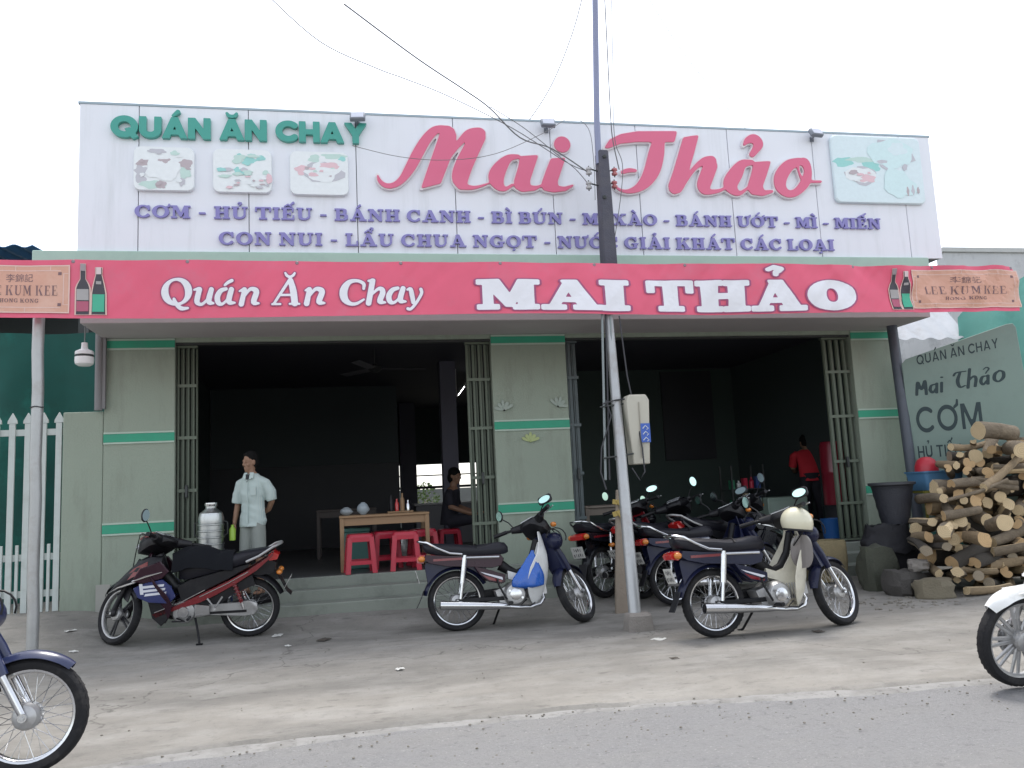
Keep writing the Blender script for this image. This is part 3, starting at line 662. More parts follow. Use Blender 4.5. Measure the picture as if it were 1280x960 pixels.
AN = [st((1085,315,22),(1225,98,26)),st((1232,108,46),(1256,200,58),(1270,312,58)),st((1070,318,18),(1142,318,18)),st((1225,318,18),(1310,318,18)),st((1150,238,20),(1260,238,20)),st((1185,40,18),(1200,64,24),(1228,76,24),(1255,62,24),(1268,42,18))]
N2 = [st((85,197,16),(115,181,28)),st((120,186,40),(95,315,46)),st((110,262,16),(168,187,28),(212,186,44),(232,212,48),(205,298,46),(252,310,18))]
CHAY = [st((602,180,24),(600,135,30),(542,107,28),(470,122,42),(425,192,66),(430,268,62),(480,315,36),(540,316,26),(602,280,18)),
 st((645,110,20),(690,106,30)),st((680,112,48),(645,315,48)),st((668,242,16),(728,187,28),(762,190,44),(770,226,48),(745,298,46),(792,310,18)),
 st((990,195,18),(1018,190,34),(1030,240,42),(1044,310,36)),st((1110,190,30),(1115,230,26),(1065,320,24),(1020,370,24),(995,368,28)),
 st((905,180,30),(857,197,40),(825,250,48),(836,303,42),(876,310,24),(925,262,18)),st((952,184,44),(926,290,46),(974,302,18))]
for prs, ox, ref in ((QUAN,190,(280,365)),(AN,190,(280,365)),(N2,370,(460,365)),(CHAY,370,(460,365))):
    q = to_px(prs, ox, 335, 7.111, ref)
    dprint('lettering_outline', outline(q, .011, .006), m_bo, .008); dprint('lettering', outline(q, .001, .006), m_bw, .011)
for ch, u0, u1 in (('M',597,674),('A',677,752),('I',752,786),('T',810,869),('H',873,937),('Ả',940,1006),('O',1012,1070)):
    pr, adv = glyph(SL, ch); y0, y1 = 387.5-(u0-600)*.001, 351+(u0-600)*.0
    P0, P1 = at(u0+1.5, y0, BY), at(u1-1.5, y0, BY); H = at(u0, y1, BY).z-P0.z
    if ch == 'O': pr = [arc(.5,.5,.36,.40,0,360,tw(.36,.20))]
    if ch == 'Ả': pr = pr[:-1]+[st((.38,1.40,.05),(.50,1.47,.06),(.62,1.42,.08),(.58,1.34,.06),(.53,1.30,.04),(.53,1.22,.03))]
    sx = (P1.x-P0.x)/adv
    for nm, off, m, lift in (('lettering_outline',.085,m_bo,.008),('lettering',.045,m_bw,.011)):
        dprint(nm, fit(outline(pr, off, .02), lambda a, b: (P0.x+a*sx, P0.z+b*H)), m, lift)
# printed advert boxes with two bottles each, at both ends
def advert(u0, u1, ub):
    a, b = at(u0, 388, BY), at(u1, 333.5, BY); x0, x1 = a.x, b.x; z0, z1 = bzb+.045, bzt-.055; W = x1-x0
    def rects(name, m, lift, rs):
        v = []; f = []
        for p, q, r, s in rs:
            o = len(v); v += [(p,0,q),(r,0,q),(r,0,s),(p,0,s)]; f.append((o,o+1,o+2,o+3))
        drape(name, v, f, m, lift)
    rects('advert_box', m_bp, 0.009, [(x0,z0,x1,z1)])
    t = .012; i = .05
    rects('advert_border', m_bl, 0.011, [(x0,z0,x1,z0+t),(x0,z1-t,x1,z1),(x0,z0+t+.0005,x0+t,z1-t-.0005),(x1-t,z0+t+.0005,x1,z1-t-.0005),
        (x0+i+.03,z0+i,x1-i-.03,z0+i+.008),(x0+i+.03,z1-i-.008,x1-i-.03,z1-i),(x0+i,z0+i+.03,x0+i+.008,z1-i-.03),(x1-i-.008,z0+i+.03,x1-i,z1-i-.03),
        (x0+t,z0+i+.03,x0+i-.0005,z0+i+.036),(x1-i+.0005,z0+i+.03,x1-t,z0+i+.036),(x0+t,z1-i-.036,x0+i-.0005,z1-i-.03),(x1-i+.0005,z1-i-.036,x1-t,z1-i-.03),
        (x0+W*.2,z0+t+.0005,x0+W*.2+.007,z0+i-.0005),(x0+W*.55,z0+t+.0005,x0+W*.55+.007,z0+i-.0005),(x0+W*.8,z1-i+.0005,x0+W*.8+.007,z1-t-.0005),(x0+W*.45,z1-i+.0005,x0+W*.45+.007,z1-t-.0005)])
    rects('advert_corner', m_bd, 0.011, [(x+s*.0,z,x+.03,z+.03) for s, x, z in ((0,x0+i+.022,z0+i+.018),(0,x1-i-.052,z0+i+.018),(0,x0+i+.022,z1-i-.048),(0,x1-i-.052,z1-i-.048))])
    H = z1-z0
    L, adv = text_loops(SL, 'LEE KUM KEE', -.035, .12); dprint('advert_lettering', fit(L, lambda p, q: (x0+W*.12+p*W*.76/adv, z0+H*.36+q*H*.22)), m_bd, 0.011, cut=.04)
    L, adv = text_loops(SL, 'HONG KONG', -.02, .16); dprint('advert_lettering', fit(L, lambda p, q: (x0+W*.31+p*W*.38/adv, z0+H*.215+q*H*.085)), m_bd, 0.011, cut=.04)
    tx = bpy.data.curves.new('text', 'FONT'); tx.body = '李錦記'; ob = bpy.data.objects.new('text', tx); COL.objects.link(ob)
    me = bpy.data.meshes.new_from_object(ob.evaluated_get(bpy.context.evaluated_depsgraph_get())); vv = [tuple(p.co) for p in me.vertices]; ff = [tuple(p.vertices) for p in me.polygons]
    bpy.data.objects.remove(ob); bpy.data.meshes.remove(me)
    w = max(p[0] for p in vv); hh = max(p[1] for p in vv)
    drape('advert_lettering', [(x0+W*.36+p[0]/w*W*.27, 0, z0+H*.66+p[1]/hh*H*.16) for p in vv], ff, m_bd, 0.011, cut=.04)
    for k, u in enumerate(ub):   # bottles printed beside the box
        c = at(u, 362, BY).x; w = .058; z0b, z1b = bzb+.035, bzt-.045; h = z1b-z0b
        sil = [(-w,0),(w,0),(w,.52),(w*.8,.60),(w*.38,.70),(w*.36,1),(-w*.36,1),(-w*.38,.70),(-w*.8,.60),(-w,.52)] if k == 0 else [(-w*1.05,0),(w*1.05,0),(w,.42),(w*.75,.6),(w*.45,.78),(w*.5,.93),(-w*.5,.93),(-w*.45,.78),(-w*.75,.6),(-w,.42)]
        P = lambda q, s=1.: [(c+x*s, z0b+z*h) for x, z in q]
        dprint('bottle_print', [P([(x*1.22, z*1.02-.01) for x, z in sil])], m_bl, 0.009, cut=.04)
        dprint('bottle_print', [P(sil)], mat('bottle_print', (.055,.05,.065), .5), 0.0102, cut=.04)
        if k == 0: lab = [(.28,.5,mat('bottle_label',(.38,.36,.36),.5)),(.06,.26,mat('bottle_label_red',(.44,.10,.17),.5)),(.86,1.0,mat('bottle_cap',(.33,.28,.30),.5))]
        else: lab = [(.05,.40,mat('bottle_label_green',(.06,.42,.27),.5)),(.80,.94,mat('bottle_cap_pale',(.68,.55,.56),.5)),(.60,.66,mat('bottle_label',(.38,.36,.36),.5))]
        for q0, q1, m in lab:
            ww = w*.92 if q1 < .55 else w*.40
            rects('bottle_label', m, 0.017, [(c-ww,z0b+q0*h,c+ww,z0b+q1*h)])
advert(-40, 87, (103,123)); advert(1145.5, 1266.5, (1121,1135))
mb = MB()
for i in range(12):
    x = bx0+BW*i/11; p = Vector(cloth(min(max(x, bx0+.03), bx1-.03), bzt-.02, .002)); mb = MB(); mb.lathe([(.014,-.004),(.018,0),(.014,.004)], p, (0,1,0), 10); mb.build('eyelet', mat('eyelet', (.25,.20,.22), .4, metal=.6), BAN, world=True)
mb = MB()
for i in range(12):
    p = Vector(cloth(min(max(bx0+BW*i/11, bx0+.03), bx1-.03), bzt-.02)); mb = MB(); mb.tube([p, p+Vector((.14*random.uniform(-1,1),.25,.05)), (p.x+random.uniform(-.3,.3), 9.06, p.z+.13)], .005, 5); mb.build('tie_cord', mat('cord_dark', (.06,.06,.08), .8), BAN, world=True)
# ------------------------------------------------------------------ things that stand against the front and at its sides
def rayp(u, v, P, n):
    d = CW + CR*((u-640)/CAM_F) - CU*((v-480)/CAM_F); o = Vector((0,0,CAM_H)); P = Vector(P); n = Vector(n)
    return o + d*((P-o).dot(n)/d.dot(n))
m_galv = mat('galvanised_pipe', (.42,.43,.43), .42, metal=.55, var=.15, scale=7, dirt=(.27,.22,.19), dscale=5, bump=.1)
m_pole_dark = mat('dark_post', (.085,.10,.125), .5, var=.15, dirt=(.05,.06,.06), dscale=6)
m_whitegate = mat('gate_white', (.50,.55,.53), .5, var=.08, dirt=(.34,.36,.33), dscale=7)
m_net = mat('shade_net', (.008,.085,.07), .8, var=.5, scale=1.3, dirt=(.015,.23,.175), dscale=.55, dirt_amt=.9)  # dirt slot here paints lighter patches, light through the net put into colour
m_wood_old = mat('old_wood', (.30,.25,.20), .85, var=.25, scale=9, bump=.3, dirt=(.15,.13,.11), dscale=9)
m_cable = mat('cable_black', (.035,.035,.04), .6); m_cable_grey = mat('cable_grey', (.22,.25,.25), .6)

# left banner pole
p0 = gat(40, 815); p1 = at(48.5, 396, p0.y-.02)
t = thing('banner_pole', 'dented galvanised steel pole carrying the left end of the red banner', 'pole', p0)
mb = MB(); n = 10
mb.tube([p0+(p1+Vector((0,0,.35))-p0)*(i/n)+Vector((.006*math.sin(i*2.1),0,0)) for i in range(n+1)], .052, 14); mb.build('pipe', m_galv, t, world=True)
mb = MB(); q = p0+(p1-p0)*.72; mb.tube([q+Vector((.056*math.cos(a), .056*math.sin(a), .004*math.sin(3*a))) for a in [2*math.pi*i/12 for i in range(12)]], .006, 5, closed=True); mb.build('wire_ring', m_cable, t, world=True)

# leaning grey pipe with its concrete foot
p0 = gat(796, 787); p0 = Vector((2.56, 7.52, 0)); p1 = at(760.5, 394, 8.42)
t = thing('leaning_pipe', 'leaning grey steel pipe set in a small concrete foot', 'pole', p0)
mb = MB(); mb.tube([p0+(p1+(p1-p0)*.17-p0)*(i/6) for i in range(7)], [.060,.058,.056,.054,.051,.048,.046], 14); mb.build('pipe', m_galv, t, world=True)
mb = MB(); mb.loft([[(p0.x+x*k+.02, p0.y+y*k, z) for x, y in ((-.12,-.1),(-.04,-.13),(.1,-.12),(.14,-.02),(.11,.11),(-.03,.12),(-.12,.06))] for z, k in ((-.03,1.05),(.06,1),(.13,.92),(.15,.75))]); mb.build('concrete_foot', mat('rough_concrete', (.24,.22,.20), .9, var=.2, scale=12, bump=.5), t, world=True)

# old utility pole behind the banner, with insulators, meter box and conduits
uy = 8.56; ux = at(756.2,258,uy).x
t = thing('utility_pole', 'weathered square timber with insulator racks rising above the banner beside a blue mast', 'pole', (ux, uy, 3.2))
zt = at(752, 190, uy).z; mb = MB()
mb.loft([[(ux+sx*w*k, uy+sy*.09*k, z) for sx, sy in ((-1,-1),(1,-1),(1,1),(-1,1))] for z, w, k in ((3.2,.078,1),(3.9,.074,.97),(4.1,.072,.95),(zt-.02,.062,.9),(zt,.056,.8))]); mb.build('shaft', mat('pole_dark_wood', (.085,.085,.11), .85, var=.3, scale=7, bump=.35, dirt=(.15,.14,.14), dscale=2.4), t, world=True, bevel=.01)
g = gat(779, 766); tt = at(778, 612, g.y); k = MB(); k.loft([[(g.x+(tt.x-g.x)*z/tt.z+sx*w, g.y+sy*.022, z) for sx, sy in ((-1,-1),(1,-1),(1,1),(-1,1))] for z, w in ((-.05,.085),(.3,.086),(.6,.080),(1.0,.078),(tt.z,.070))]); STK = rootmesh(k, 'timber_stake', m_wood_old, (g.x, g.y, 0), bevel=.008); tag(STK, 'rough old timber stake behind the foot of the leaning grey pipe', 'stake')
xt = at(746, 150, uy-.02); mb = MB(); xb = at(748.5, 205, uy-.02); xtop = at(743, -60, uy-.02)
mb.tube([xb, xt, xtop], [.036,.036,.034], 10); mb.build('top_mast', mat('mast_blue', (.26,.28,.40), .45, metal=.3), t, world=True)
m_ins = mat('insulator', (.45,.44,.45), .3); m_insr = mat('insulator_red', (.50,.16,.17), .35)
for s, us, vs_, mi in ((-1, 736, (214,232), m_ins), (1, 768, (215,231), m_insr)):
    for v in vs_:
        p = at(us, v, uy); e = Vector((ux+s*.05, uy, p.z)); k = MB(); k.tube([e, (e+p)/2+Vector((0,0,.015)), p+Vector((0,0,.03))], .009, 6); k.tube([p+Vector((0,0,-.06)), p+Vector((0,0,.06))], .007, 6); b = k.build('insulator_arm', m_steel, t, world=True)
        k = MB(); k.lathe([(.012,-.045),(.032,-.035),(.034,-.015),(.02,-.008),(.02,.008),(.034,.015),(.032,.035),(.012,.045)], p, (0,0,1), 12); k.v = [tuple(Vector(q)-Vector(t.location)) for q in k.v]; k.build('insulator', mi, b)
mb = MB()
for v in (195, 246): q = at(756, v, uy-.1); mb.lathe([(.022,0),(.022,.015),(.01,.02)], (q.x, uy-.083, q.z), (0,-1,0), 8)
mb.build('bolt', m_steel, t, world=True)
# conduits, cables and the meter box strapped to the leaning pipe
LP0, LP1 = Vector((2.56, 7.52, 0)), at(760.5, 394, 8.33)
def lpy(v): return LP0.y+(LP1.y-LP0.y)*(787-v)/393+.03
t = thing('cable_bundle', 'bundle of grey conduits and black cables running down beside the leaning pipe', 'cables', at(762, 600, lpy(600)))
for us, ue, v1, r, m_ in ((752.5,757,600,.013,m_cable_grey),(757,762,600,.009,m_cable),(762.5,770,575,.011,m_cable_grey)):
    mb = MB(); mb.tube([at(us-2, 372, lpy(372))]+[at(us+(ue-us)*q, 388+(v1-388)*q, lpy(388+(v1-388)*q)) for q in (0,.25,.5,.75,1)], r, 7); mb.build('conduit', m_, t, world=True)
for pts in (((757,500),(764,520),(752,560),(751,590),(758,612)), ((774,395),(784,470),(795,520),(803,560),(806,590),(800,600),(790,585)), ((753,505),(770,500),(790,498))):
    mb = MB(); mb.tube([at(u, v, lpy(v)-.06) for u, v in pts], .008, 6); mb.build('cable', m_cable, t, world=True)
for v, ua, ub in ((509,750,790),(573,754,792)):
    a, b = at(ua, v, lpy(v)-.03), at(ub, v-6, lpy(v)-.02); mb = MB(); mb.tube([a, b], .009, 6); mb.build('bracket_arm', m_steel, t, world=True)
for v, dz in ((628,0),(641,.0)):
    q = at(773, v, STK.location.y-.03); k = MB(); k.box((q.x, q.y-.002, q.z), (.13,.014,.05), (0,R(10 if v < 635 else -14),0)); k.box((q.x+.02, q.y-.012, q.z-.03),(.035,.01,.12),(0,R(-30),0)); tag(rootmesh(k, 'yellow_strap', mat('yellow_strap', (.42,.31,.09), .6, dirt=(.3,.22,.1)), (q.x, q.y, q.z-.08)), 'yellow plastic strap nailed to the timber stake, '+('the upper one' if v < 635 else 'the lower one'), 'strap')
my_ = lpy(540)
a, b = at(787, 581, my_), at(808, 493.5, my_); x0, x1 = a.x, b.x; t2 = thing('meter_box', 'tall narrow cream meter box held beside the leaning grey pipe', 'meter box', ((x0+x1)/2, my_, a.z))
mb = MB(); mb.loft([[(x0+.02,my_-.06,a.z),(x1-.03,my_-.06,a.z),(x1-.03,my_+.10,a.z),(x0+.02,my_+.10,a.z)],[(x0-.01,my_-.07,b.z-.06),(x1,my_-.07,b.z-.06),(x1,my_+.10,b.z-.06),(x0-.01,my_+.10,b.z-.06)],[(x0+.02,my_-.06,b.z),(x1-.03,my_-.06,b.z),(x1-.03,my_+.10,b.z),(x0+.02,my_+.10,b.z)]]); mb.build('case', mat('box_cream', (.47,.45,.38), .5, var=.08, dirt=(.33,.30,.25)), t2, world=True, bevel=.012)
mb = MB(); mb.b2((x0+x1)/2-.004, my_-.08, a.z+.06, (x0+x1)/2+.004, my_-.066, b.z-.08); mb.build('seam', mat('box_seam', (.33,.31,.26), .6), t2, world=True)
la, lb = at(802, 553, my_-.08), at(812, 529, my_-.08)
mb = MB(); mb.b2(la.x, my_-.084, la.z, lb.x, my_-.0715, lb.z); mb.build('label_plate', mat('label_blue', (.05,.12,.45), .5), t2, world=True)
mb = MB(); w_ = lb.x-la.x
for i_ in range(3): z = la.z+.02+i_*(lb.z-la.z)/3.2; mb.tube([(la.x+w_*.2, my_-.0855, z),(la.x+w_*.5, my_-.0855, z+.03),(la.x+w_*.8, my_-.0855, z),(la.x+w_*.6, my_-.0855, z-.010)], .005, 5)
mb.build('label_mark', mat('mark_white', (.62,.66,.72), .5), t2, world=True)

# dark pipe at the building's corner
a, b = at(1112, 388, 9.72), at(1146, 640, 9.5); b = a+(b-a)*1.35; b.z = max(b.z, .0)
t = rootmesh(MB().tube([b+(a-b)*i/8 for i in range(9)], .066, 14), 'corner_post', m_pole_dark, (b.x, b.y, b.z)); tag(t, 'slim dark grey post leaning at the corner beside the painted board', 'post')
# pipe down the other corner of the front
a = at(125, 398, 9.95); b = at(126, 514, 9.95); t = rootmesh(MB().tube([(a.x,9.95,b.z+.01),(a.x,9.95,SOF+.2)], .045, 12).box((a.x+.055,9.955,(a.z+b.z)/2+.05),(.03,.05,a.z-b.z+.05)), 'rain_pipe', mat('pipe_grey', (.20,.20,.205), .6, dirt=(.12,.11,.10)), (a.x, 9.95, b.z)); tag(t, 'short grey rain pipe on top of the low wall', 'pipe')

# low wall and white picket gate
gx0, gx1 = at(77,600,WY).x, XL; wz = at(100,515,WY).z
t = rootmesh(MB().b2(gx0, WY+.004, -.1, gx1-.003, WY+.16, wz), 'low_wall', m_concrete_wall, (gx0, WY+.08, .1), bevel=.012); tag(t, 'pale low wall between the picket gate and the restaurant front', 'wall')
t = thing('picket_gate', 'white steel picket gate with spear tips beside the low wall', 'gate', (gx0-1.2, WY+.05, .26))
zb, ztop = .27, at(40,520,WY).z; px = at(73.5,600,WY).x-.02; k = 0
def picket(x, w, z0, z1, tip):
    mb = MB(); mb.b2(x-w/2, WY+.03, z0, x+w/2, WY+.055, z1)
    if tip: mb.loft([[(x-w*.8,WY+.030,z1+.002),(x+w*.8,WY+.030,z1+.002),(x+w*.8,WY+.055,z1+.002),(x-w*.8,WY+.055,z1+.002)],[(x-w*.75,WY+.032,z1+.035),(x+w*.75,WY+.032,z1+.035),(x+w*.75,WY+.053,z1+.035),(x-w*.75,WY+.053,z1+.035)],[(x-.004,WY+.04,z1+.12),(x+.004,WY+.04,z1+.12),(x+.004,WY+.045,z1+.12),(x-.004,WY+.045,z1+.12)]])
    mb.build('picket', m_whitegate, t, world=True, bevel=.003)
for i in range(16):
    x = px-.158*i; picket(x, .062, zb, ztop-.08, True); 
    if i > 0: picket(x+.079, .030, zb, at(40,681,WY).z, False)
for v in (540, 697, 743): z = at(40, v, WY).z; mb = MB(); mb.b2(px-2.5, WY+.0565, z-.035, px+.03, WY+.085, z+.035); mb.build('rail', m_whitegate, t, world=True)

# green shade net and the neighbour's lean-to behind the gate
NY = 11.4
def netf(a, b): 
    x = -9+(-2.72+9)*a; z = .15+3.45*b
    return (x, NY+.07*math.sin(x*5.2+b*1.5)+.05*pnoise(Vector((x*1.3, z*.8, 0)))+.02*pnoise(Vector((x*5,z*2,3))), z)
mb = MB(); mb.grid(netf, 120, 30, th=.004); t = rootmesh(mb, 'shade_net', m_net, (-5.8, NY, .15), sharp=80); tag(t, 'dark green shade net hanging behind the white picket gate', 'net')
t = thing('neighbour_shed', 'neighbouring shed with a blue sheet roof showing above the banner', 'shed', (-6.2, 13.5, 0))
za = at(20, 312, NY+.4).z
mb = MB(); mb.grid(lambda a, b: (-10+(at(42,318,NY+.2).x+10)*a, NY+.15+5*b, za-.02+.5*b+.02*math.cos(a*150)), 150, 2, th=.01); mb.build('roof', mat('blue_sheet', (.05,.17,.36), .45, metal=.1), t, world=True)
mb = MB(); mb.b2(-10,16.2,0,-2.9,16.35,5); mb.b2(-10,NY+.6,0,-9.85,16.19,4.2); mb.build('wall', mat('shed_wall', (.09,.10,.10), .8), t, world=True)
for x in (-8.9,-6.2,-3.4): mb = MB(); mb.b2(x-.05,NY+.3,0,x+.05,NY+.4,za-.07); mb.build('post', m_steel, t, world=True)

# the pendant bulb
p = at(105.5, 445, 9.3)
t = thing('pendant_bulb', 'white bulb with a dark band hanging on a cord beside the wall', 'lamp', p)
mb = MB(); mb.lathe([(.03,.14),(.032,.10),(.034,.075),(.085,.05),(.092,.035),(.092,.012)], p, n=20); mb.build('socket', mat('bulb_white', (.78,.80,.80), .35), t, world=True)
mb = MB(); mb.lathe([(.088,.012),(.09,.0),(.088,-.012)], p, n=20); mb.build('band', m_steel, t, world=True)
mb = MB(); mb.lathe([(.092,-.012),(.094,-.05),(.088,-.085),(.06,-.105),(0,-.112)], p, n=20); mb.build('globe', mat('bulb_glass', (.80,.82,.82), .3), t, world=True)
mb = MB(); mb.tube([p+Vector((0,0,.14)), p+Vector((.004,0,.45)), p+Vector((0,.0,.9))], .006, 6); mb.build('cord', m_cable_grey, t, world=True)

# the painted board standing edge-on beside the restaurant
far = at(1128, 451, 9.55); near_ = at(1266, 404, 8.85); D = Vector((near_.x-far.x, near_.y-far.y, 0)).normalized()
nrm = Vector((-D.y, D.x, 0)); nrm = nrm if nrm.dot(Vector((0,0,1.3))-far) > 0 else -nrm
def bpt(u, v): q = rayp(u, v, far, nrm); return ((q-far).dot(D), q.z)
m_board = mat('board_paint', (.205,.285,.25), .6, var=.08, scale=2, dirt=(.15,.205,.18), dscale=2.5); m_ink = mat('board_ink', (.022,.045,.05), .6)
t = thing('painted_board', 'grey-green hand-painted menu board standing behind the firewood', 'sign', (far.x, far.y, .1))
def onb(a, z, c=0.): q = far + D*a + nrm*c; return (q.x, q.y, z)
poly = [bpt(1153,668), bpt(1300,640), bpt(1281,470), bpt(1270,409), bpt(1266,404), bpt(1258,405), bpt(1132,449), bpt(1127,455)]
mb = MB(); mb.loft([[onb(a, z, -.03) for a, z in poly],[onb(a, z, .0) for a, z in poly]]); mb.build('panel', m_board, t, world=True, bevel=.006)
for u0, v0, u1, v1 in ((1150,640,1158,760),(1296,640,1306,770)):
    a, b = bpt(u0, v0), bpt(u1, v1); mb = MB(); mb.tube([onb(a[0], a[1]+.3, -.06), onb(b[0], 0, -.06)], .03, 6); mb.build('leg', m_wood_old, t, world=True)
def btext(font, txt, u0, v0, u1, v1, vt, off=0., space=.08, mm=None):
    a0, z0 = bpt(u0, v0); a1, z1 = bpt(u1, v1); H = bpt(u0, vt)[1]-z0; words = txt.split(' '); adv = text_loops(font, txt, off, space)[1]; x = 0
    for w in words:
        L, ad = text_loops(font, w, off, space); k = MB()
        letters(k, fit(L, lambda a, b: (a0+(a1-a0)*(a+x)/adv, z0+(z1-z0)*(a+x)/adv+b*H)), .002, lambda a, b, c: onb(a, b, c+.0005)); k.build('lettering', mm or m_ink, t, world=True); x += ad+space+font[' '][1]
btext(SA, 'QUÁN ĂN CHAY', 1146, 457, 1249, 435, 444, -.045)
btext(SA, 'CƠM', 1146, 543, 1231, 536, 508, -.05)
btext(SA, 'HỦ TIẾU', 1148, 573, 1203, 570, 557, -.04)
bm_ = [st((1146,494,3.4),(1147,478,3.6),(1152,487,3),(1156,476,3.6),(1158,493,3.6)),st((1170,480,3),(1164,482,3.4),(1163,488,3.6),(1166,491,3),(1170,485,2.4)),st((1171,479,3.4),(1171,491,3.4)),st((1177,478,3.4),(1177,490,3.4)),st((1177,471.5,3.6),(1177.3,471.7,3.6)),
 st((1192,470,2.6),(1195,466,3),(1207,464,2.6)),st((1200,466,3),(1197,476,4.2),(1200,484,3.6),(1206,482,2.6)),st((1212,461,3.4),(1210,485,3.6)),st((1211,476,2.6),(1217,470,3),(1220,473,3.6),(1219,483,3.6)),st((1233,470,3),(1228,471,3.6),(1226,477,3.8),(1229,481,3),(1233,476,2.4)),st((1235,469,3.6),(1235,480,3.6)),
 st((1229,462,1.6),(1233,459,2),(1236,461,2.2),(1233,465,1.8),(1232,467,1.6)),st((1250,463,3),(1244,467,4),(1243,474,4),(1248,477,3.4),(1254,472,4),(1254,465,3.6),(1249,463,3))]
pr = []
for k_, q in bm_:
    r = []
    for x, y, w in q: a, z = bpt(x, y); a2, _ = bpt(x+1, y); r.append((a*.5, z, w*.0052))
    pr.append((k_, r))
pr = smooth_strokes(pr)
mb = MB(); letters(mb, [[(x*2, z) for x, z in lp] for lp in outline(pr, 0, .006)], .002, lambda a, b, c: onb(a, b, c+.0005)); mb.build('lettering', m_ink, t, world=True)

# neighbour at the other side: concrete parapet, zinc awning, green tarpaulin
t = thing('neighbour_house', 'low neighbouring house with a stained concrete parapet beside the signboard', 'building', (10, 13, 0))
zp0, zp1 = at(1230,345,12.5).z, at(1230,312,12.5).z; xq = at(1181,325,12.5).x
mb = MB(); mb.b2(xq, 12.5, 0, 20, 12.7, zp1-.06); mb.b2(xq,12.705,0,xq+.15,20,zp1-.4); mb.build('wall', mat('stained_concrete', (.52,.53,.54), .85, var=.15, scale=2, dirt=(.30,.31,.32), dscale=3.5, dirt_amt=.8, bump=.2), t, world=True)
mb = MB(); mb.b2(xq-.05, 12.46, zp1-.058, 20, 12.74, zp1+.03); mb.build('coping', mat('coping', (.50,.51,.50), .85, dirt=(.32,.32,.3)), t, world=True, bevel=.01)
a, b = at(1118,424,11), at(1200,393,11)
mb = MB(); mb.grid(lambda p, q: (XR+.06+(b.x+.05-XR-.06)*p, 10.9+.7*q, a.z-.02+.85*q+.018*math.cos(p*40)), 80, 4, th=.006); t2 = rootmesh(mb, 'zinc_awning', mat('zinc_sheet', (.50,.52,.55), .55, metal=.3, var=.15, dirt=(.32,.30,.28), dscale=4), (XR+.4, 11.2, a.z), sharp=60); tag(t2, 'pale corrugated zinc awning below the banner beside the green tarpaulin', 'awning')
def tarp(p, q):
    u = 1197+110*p; y = 11.0-.9*p; w = at(u, 392-60*p+max(0, .5-p)*10, y); w2 = at(u+10, 480+40*p, y-.3)
    return (w.x+(w2.x-w.x)*q, y-.3*q+.10*math.sin(p*11+q*2)*(.3+q)+.06*pnoise(Vector((p*4,q*3,0))), w.z+(w2.z-w.z)*q+.05*pnoise(Vector((p*5,1,0)))*(1-q))
mb = MB(); mb.grid(tarp, 40, 20, th=.004); t2 = rootmesh(mb, 'green_tarpaulin', mat('tarp_green', (.11,.34,.285), .55, var=.2, scale=2, dirt=(.2,.5,.43), dscale=2), (9.3, 10.6, 2.4), sharp=80); tag(t2, 'pale green tarpaulin draped beside the painted board', 'tarpaulin')
mb = MB(); mb.grid(lambda p, q: (7.45+6.5*p, 10.35+.12*math.sin(p*21)+.05*pnoise(Vector((p*9,q*3,1))), .05+2.35*q), 60, 12, th=.005); t2 = rootmesh(mb, 'dark_green_net', mat('net_dark', (.02,.10,.085), .85, var=.3), (10.5, 10.35, .05), sharp=80); tag(t2, 'dark green net screening the yard behind the firewood', 'net')
mb = MB(); mb.b2(XR+.003, 11.9, 0, 10, 12.0, 3.0); t2 = rootmesh(mb, 'yard_wall', m_outwall, (8.7, 11.95, 0)); tag(t2, 'grey yard wall under the zinc awning', 'wall')
# ------------------------------------------------------------------ motorbikes
m_tyre = mat('tyre_rubber', (.016,.016,.018), .8, spec=.3, var=.2, scale=20, dirt=(.07,.065,.06), dscale=9, dirt_amt=.5, bump=.2)
m_chrome = mat('chrome', (.62,.63,.65), .16, metal=1, var=.06, dirt=(.35,.33,.30), dscale=12, dirt_amt=.4)
m_alu = mat('cast_aluminium', (.46,.46,.46), .42, metal=.75, var=.15, dirt=(.20,.19,.18), dscale=14, bump=.12)
m_blackp = mat('black_plastic', (.010,.010,.013), .42, spec=.35, var=.2, dirt=(.035,.035,.035), dscale=8)
m_seat = mat('seat_vinyl', (.009,.009,.015), .45, spec=.35, var=.2, bump=.06, bscale=120)
m_navy = mat('navy_paint', (.009,.012,.040), .28, coat=.10, spec=.3, var=.1, dirt=(.03,.03,.045), dscale=7)
m_maroon = mat('maroon_paint', (.028,.007,.016), .28, coat=.10, spec=.3, dirt=(.04,.025,.03), dscale=9)
m_whitep = mat('white_plastic', (.76,.77,.76), .35, coat=.3, var=.04, dirt=(.40,.39,.36), dscale=7)
m_creamp = mat('cream_plastic', (.68,.65,.54), .38, coat=.3, dirt=(.38,.35,.29), dscale=7)
m_redp = mat('red_paint', (.17,.008,.014), .25, coat=.4, dirt=(.12,.03,.03), dscale=8)
m_redlens = mat('red_lens', (.50,.02,.02), .15, coat=.6); m_amber = mat('amber_lens', (.60,.20,.03), .15, coat=.6)
MG = [None]
m_glass = mat('mirror_glass', (.55,.80,.72), .04, metal=1, var=.02); m_head = mat('lamp_glass', (.40,.42,.44), .10, coat=.8)
m_plate = mat('plate_white', (.55,.55,.52), .5, dirt=(.35,.33,.3), dscale=20); m_mark = mat('plate_mark', (.05,.05,.06), .6)
m_bluep = mat('blue_paint', (.018,.026,.075), .3, coat=.3); m_stripew = mat('white_stripe', (.65,.66,.72), .4)
m_frame = mat('frame_black', (.008,.008,.010), .5, spec=.35)

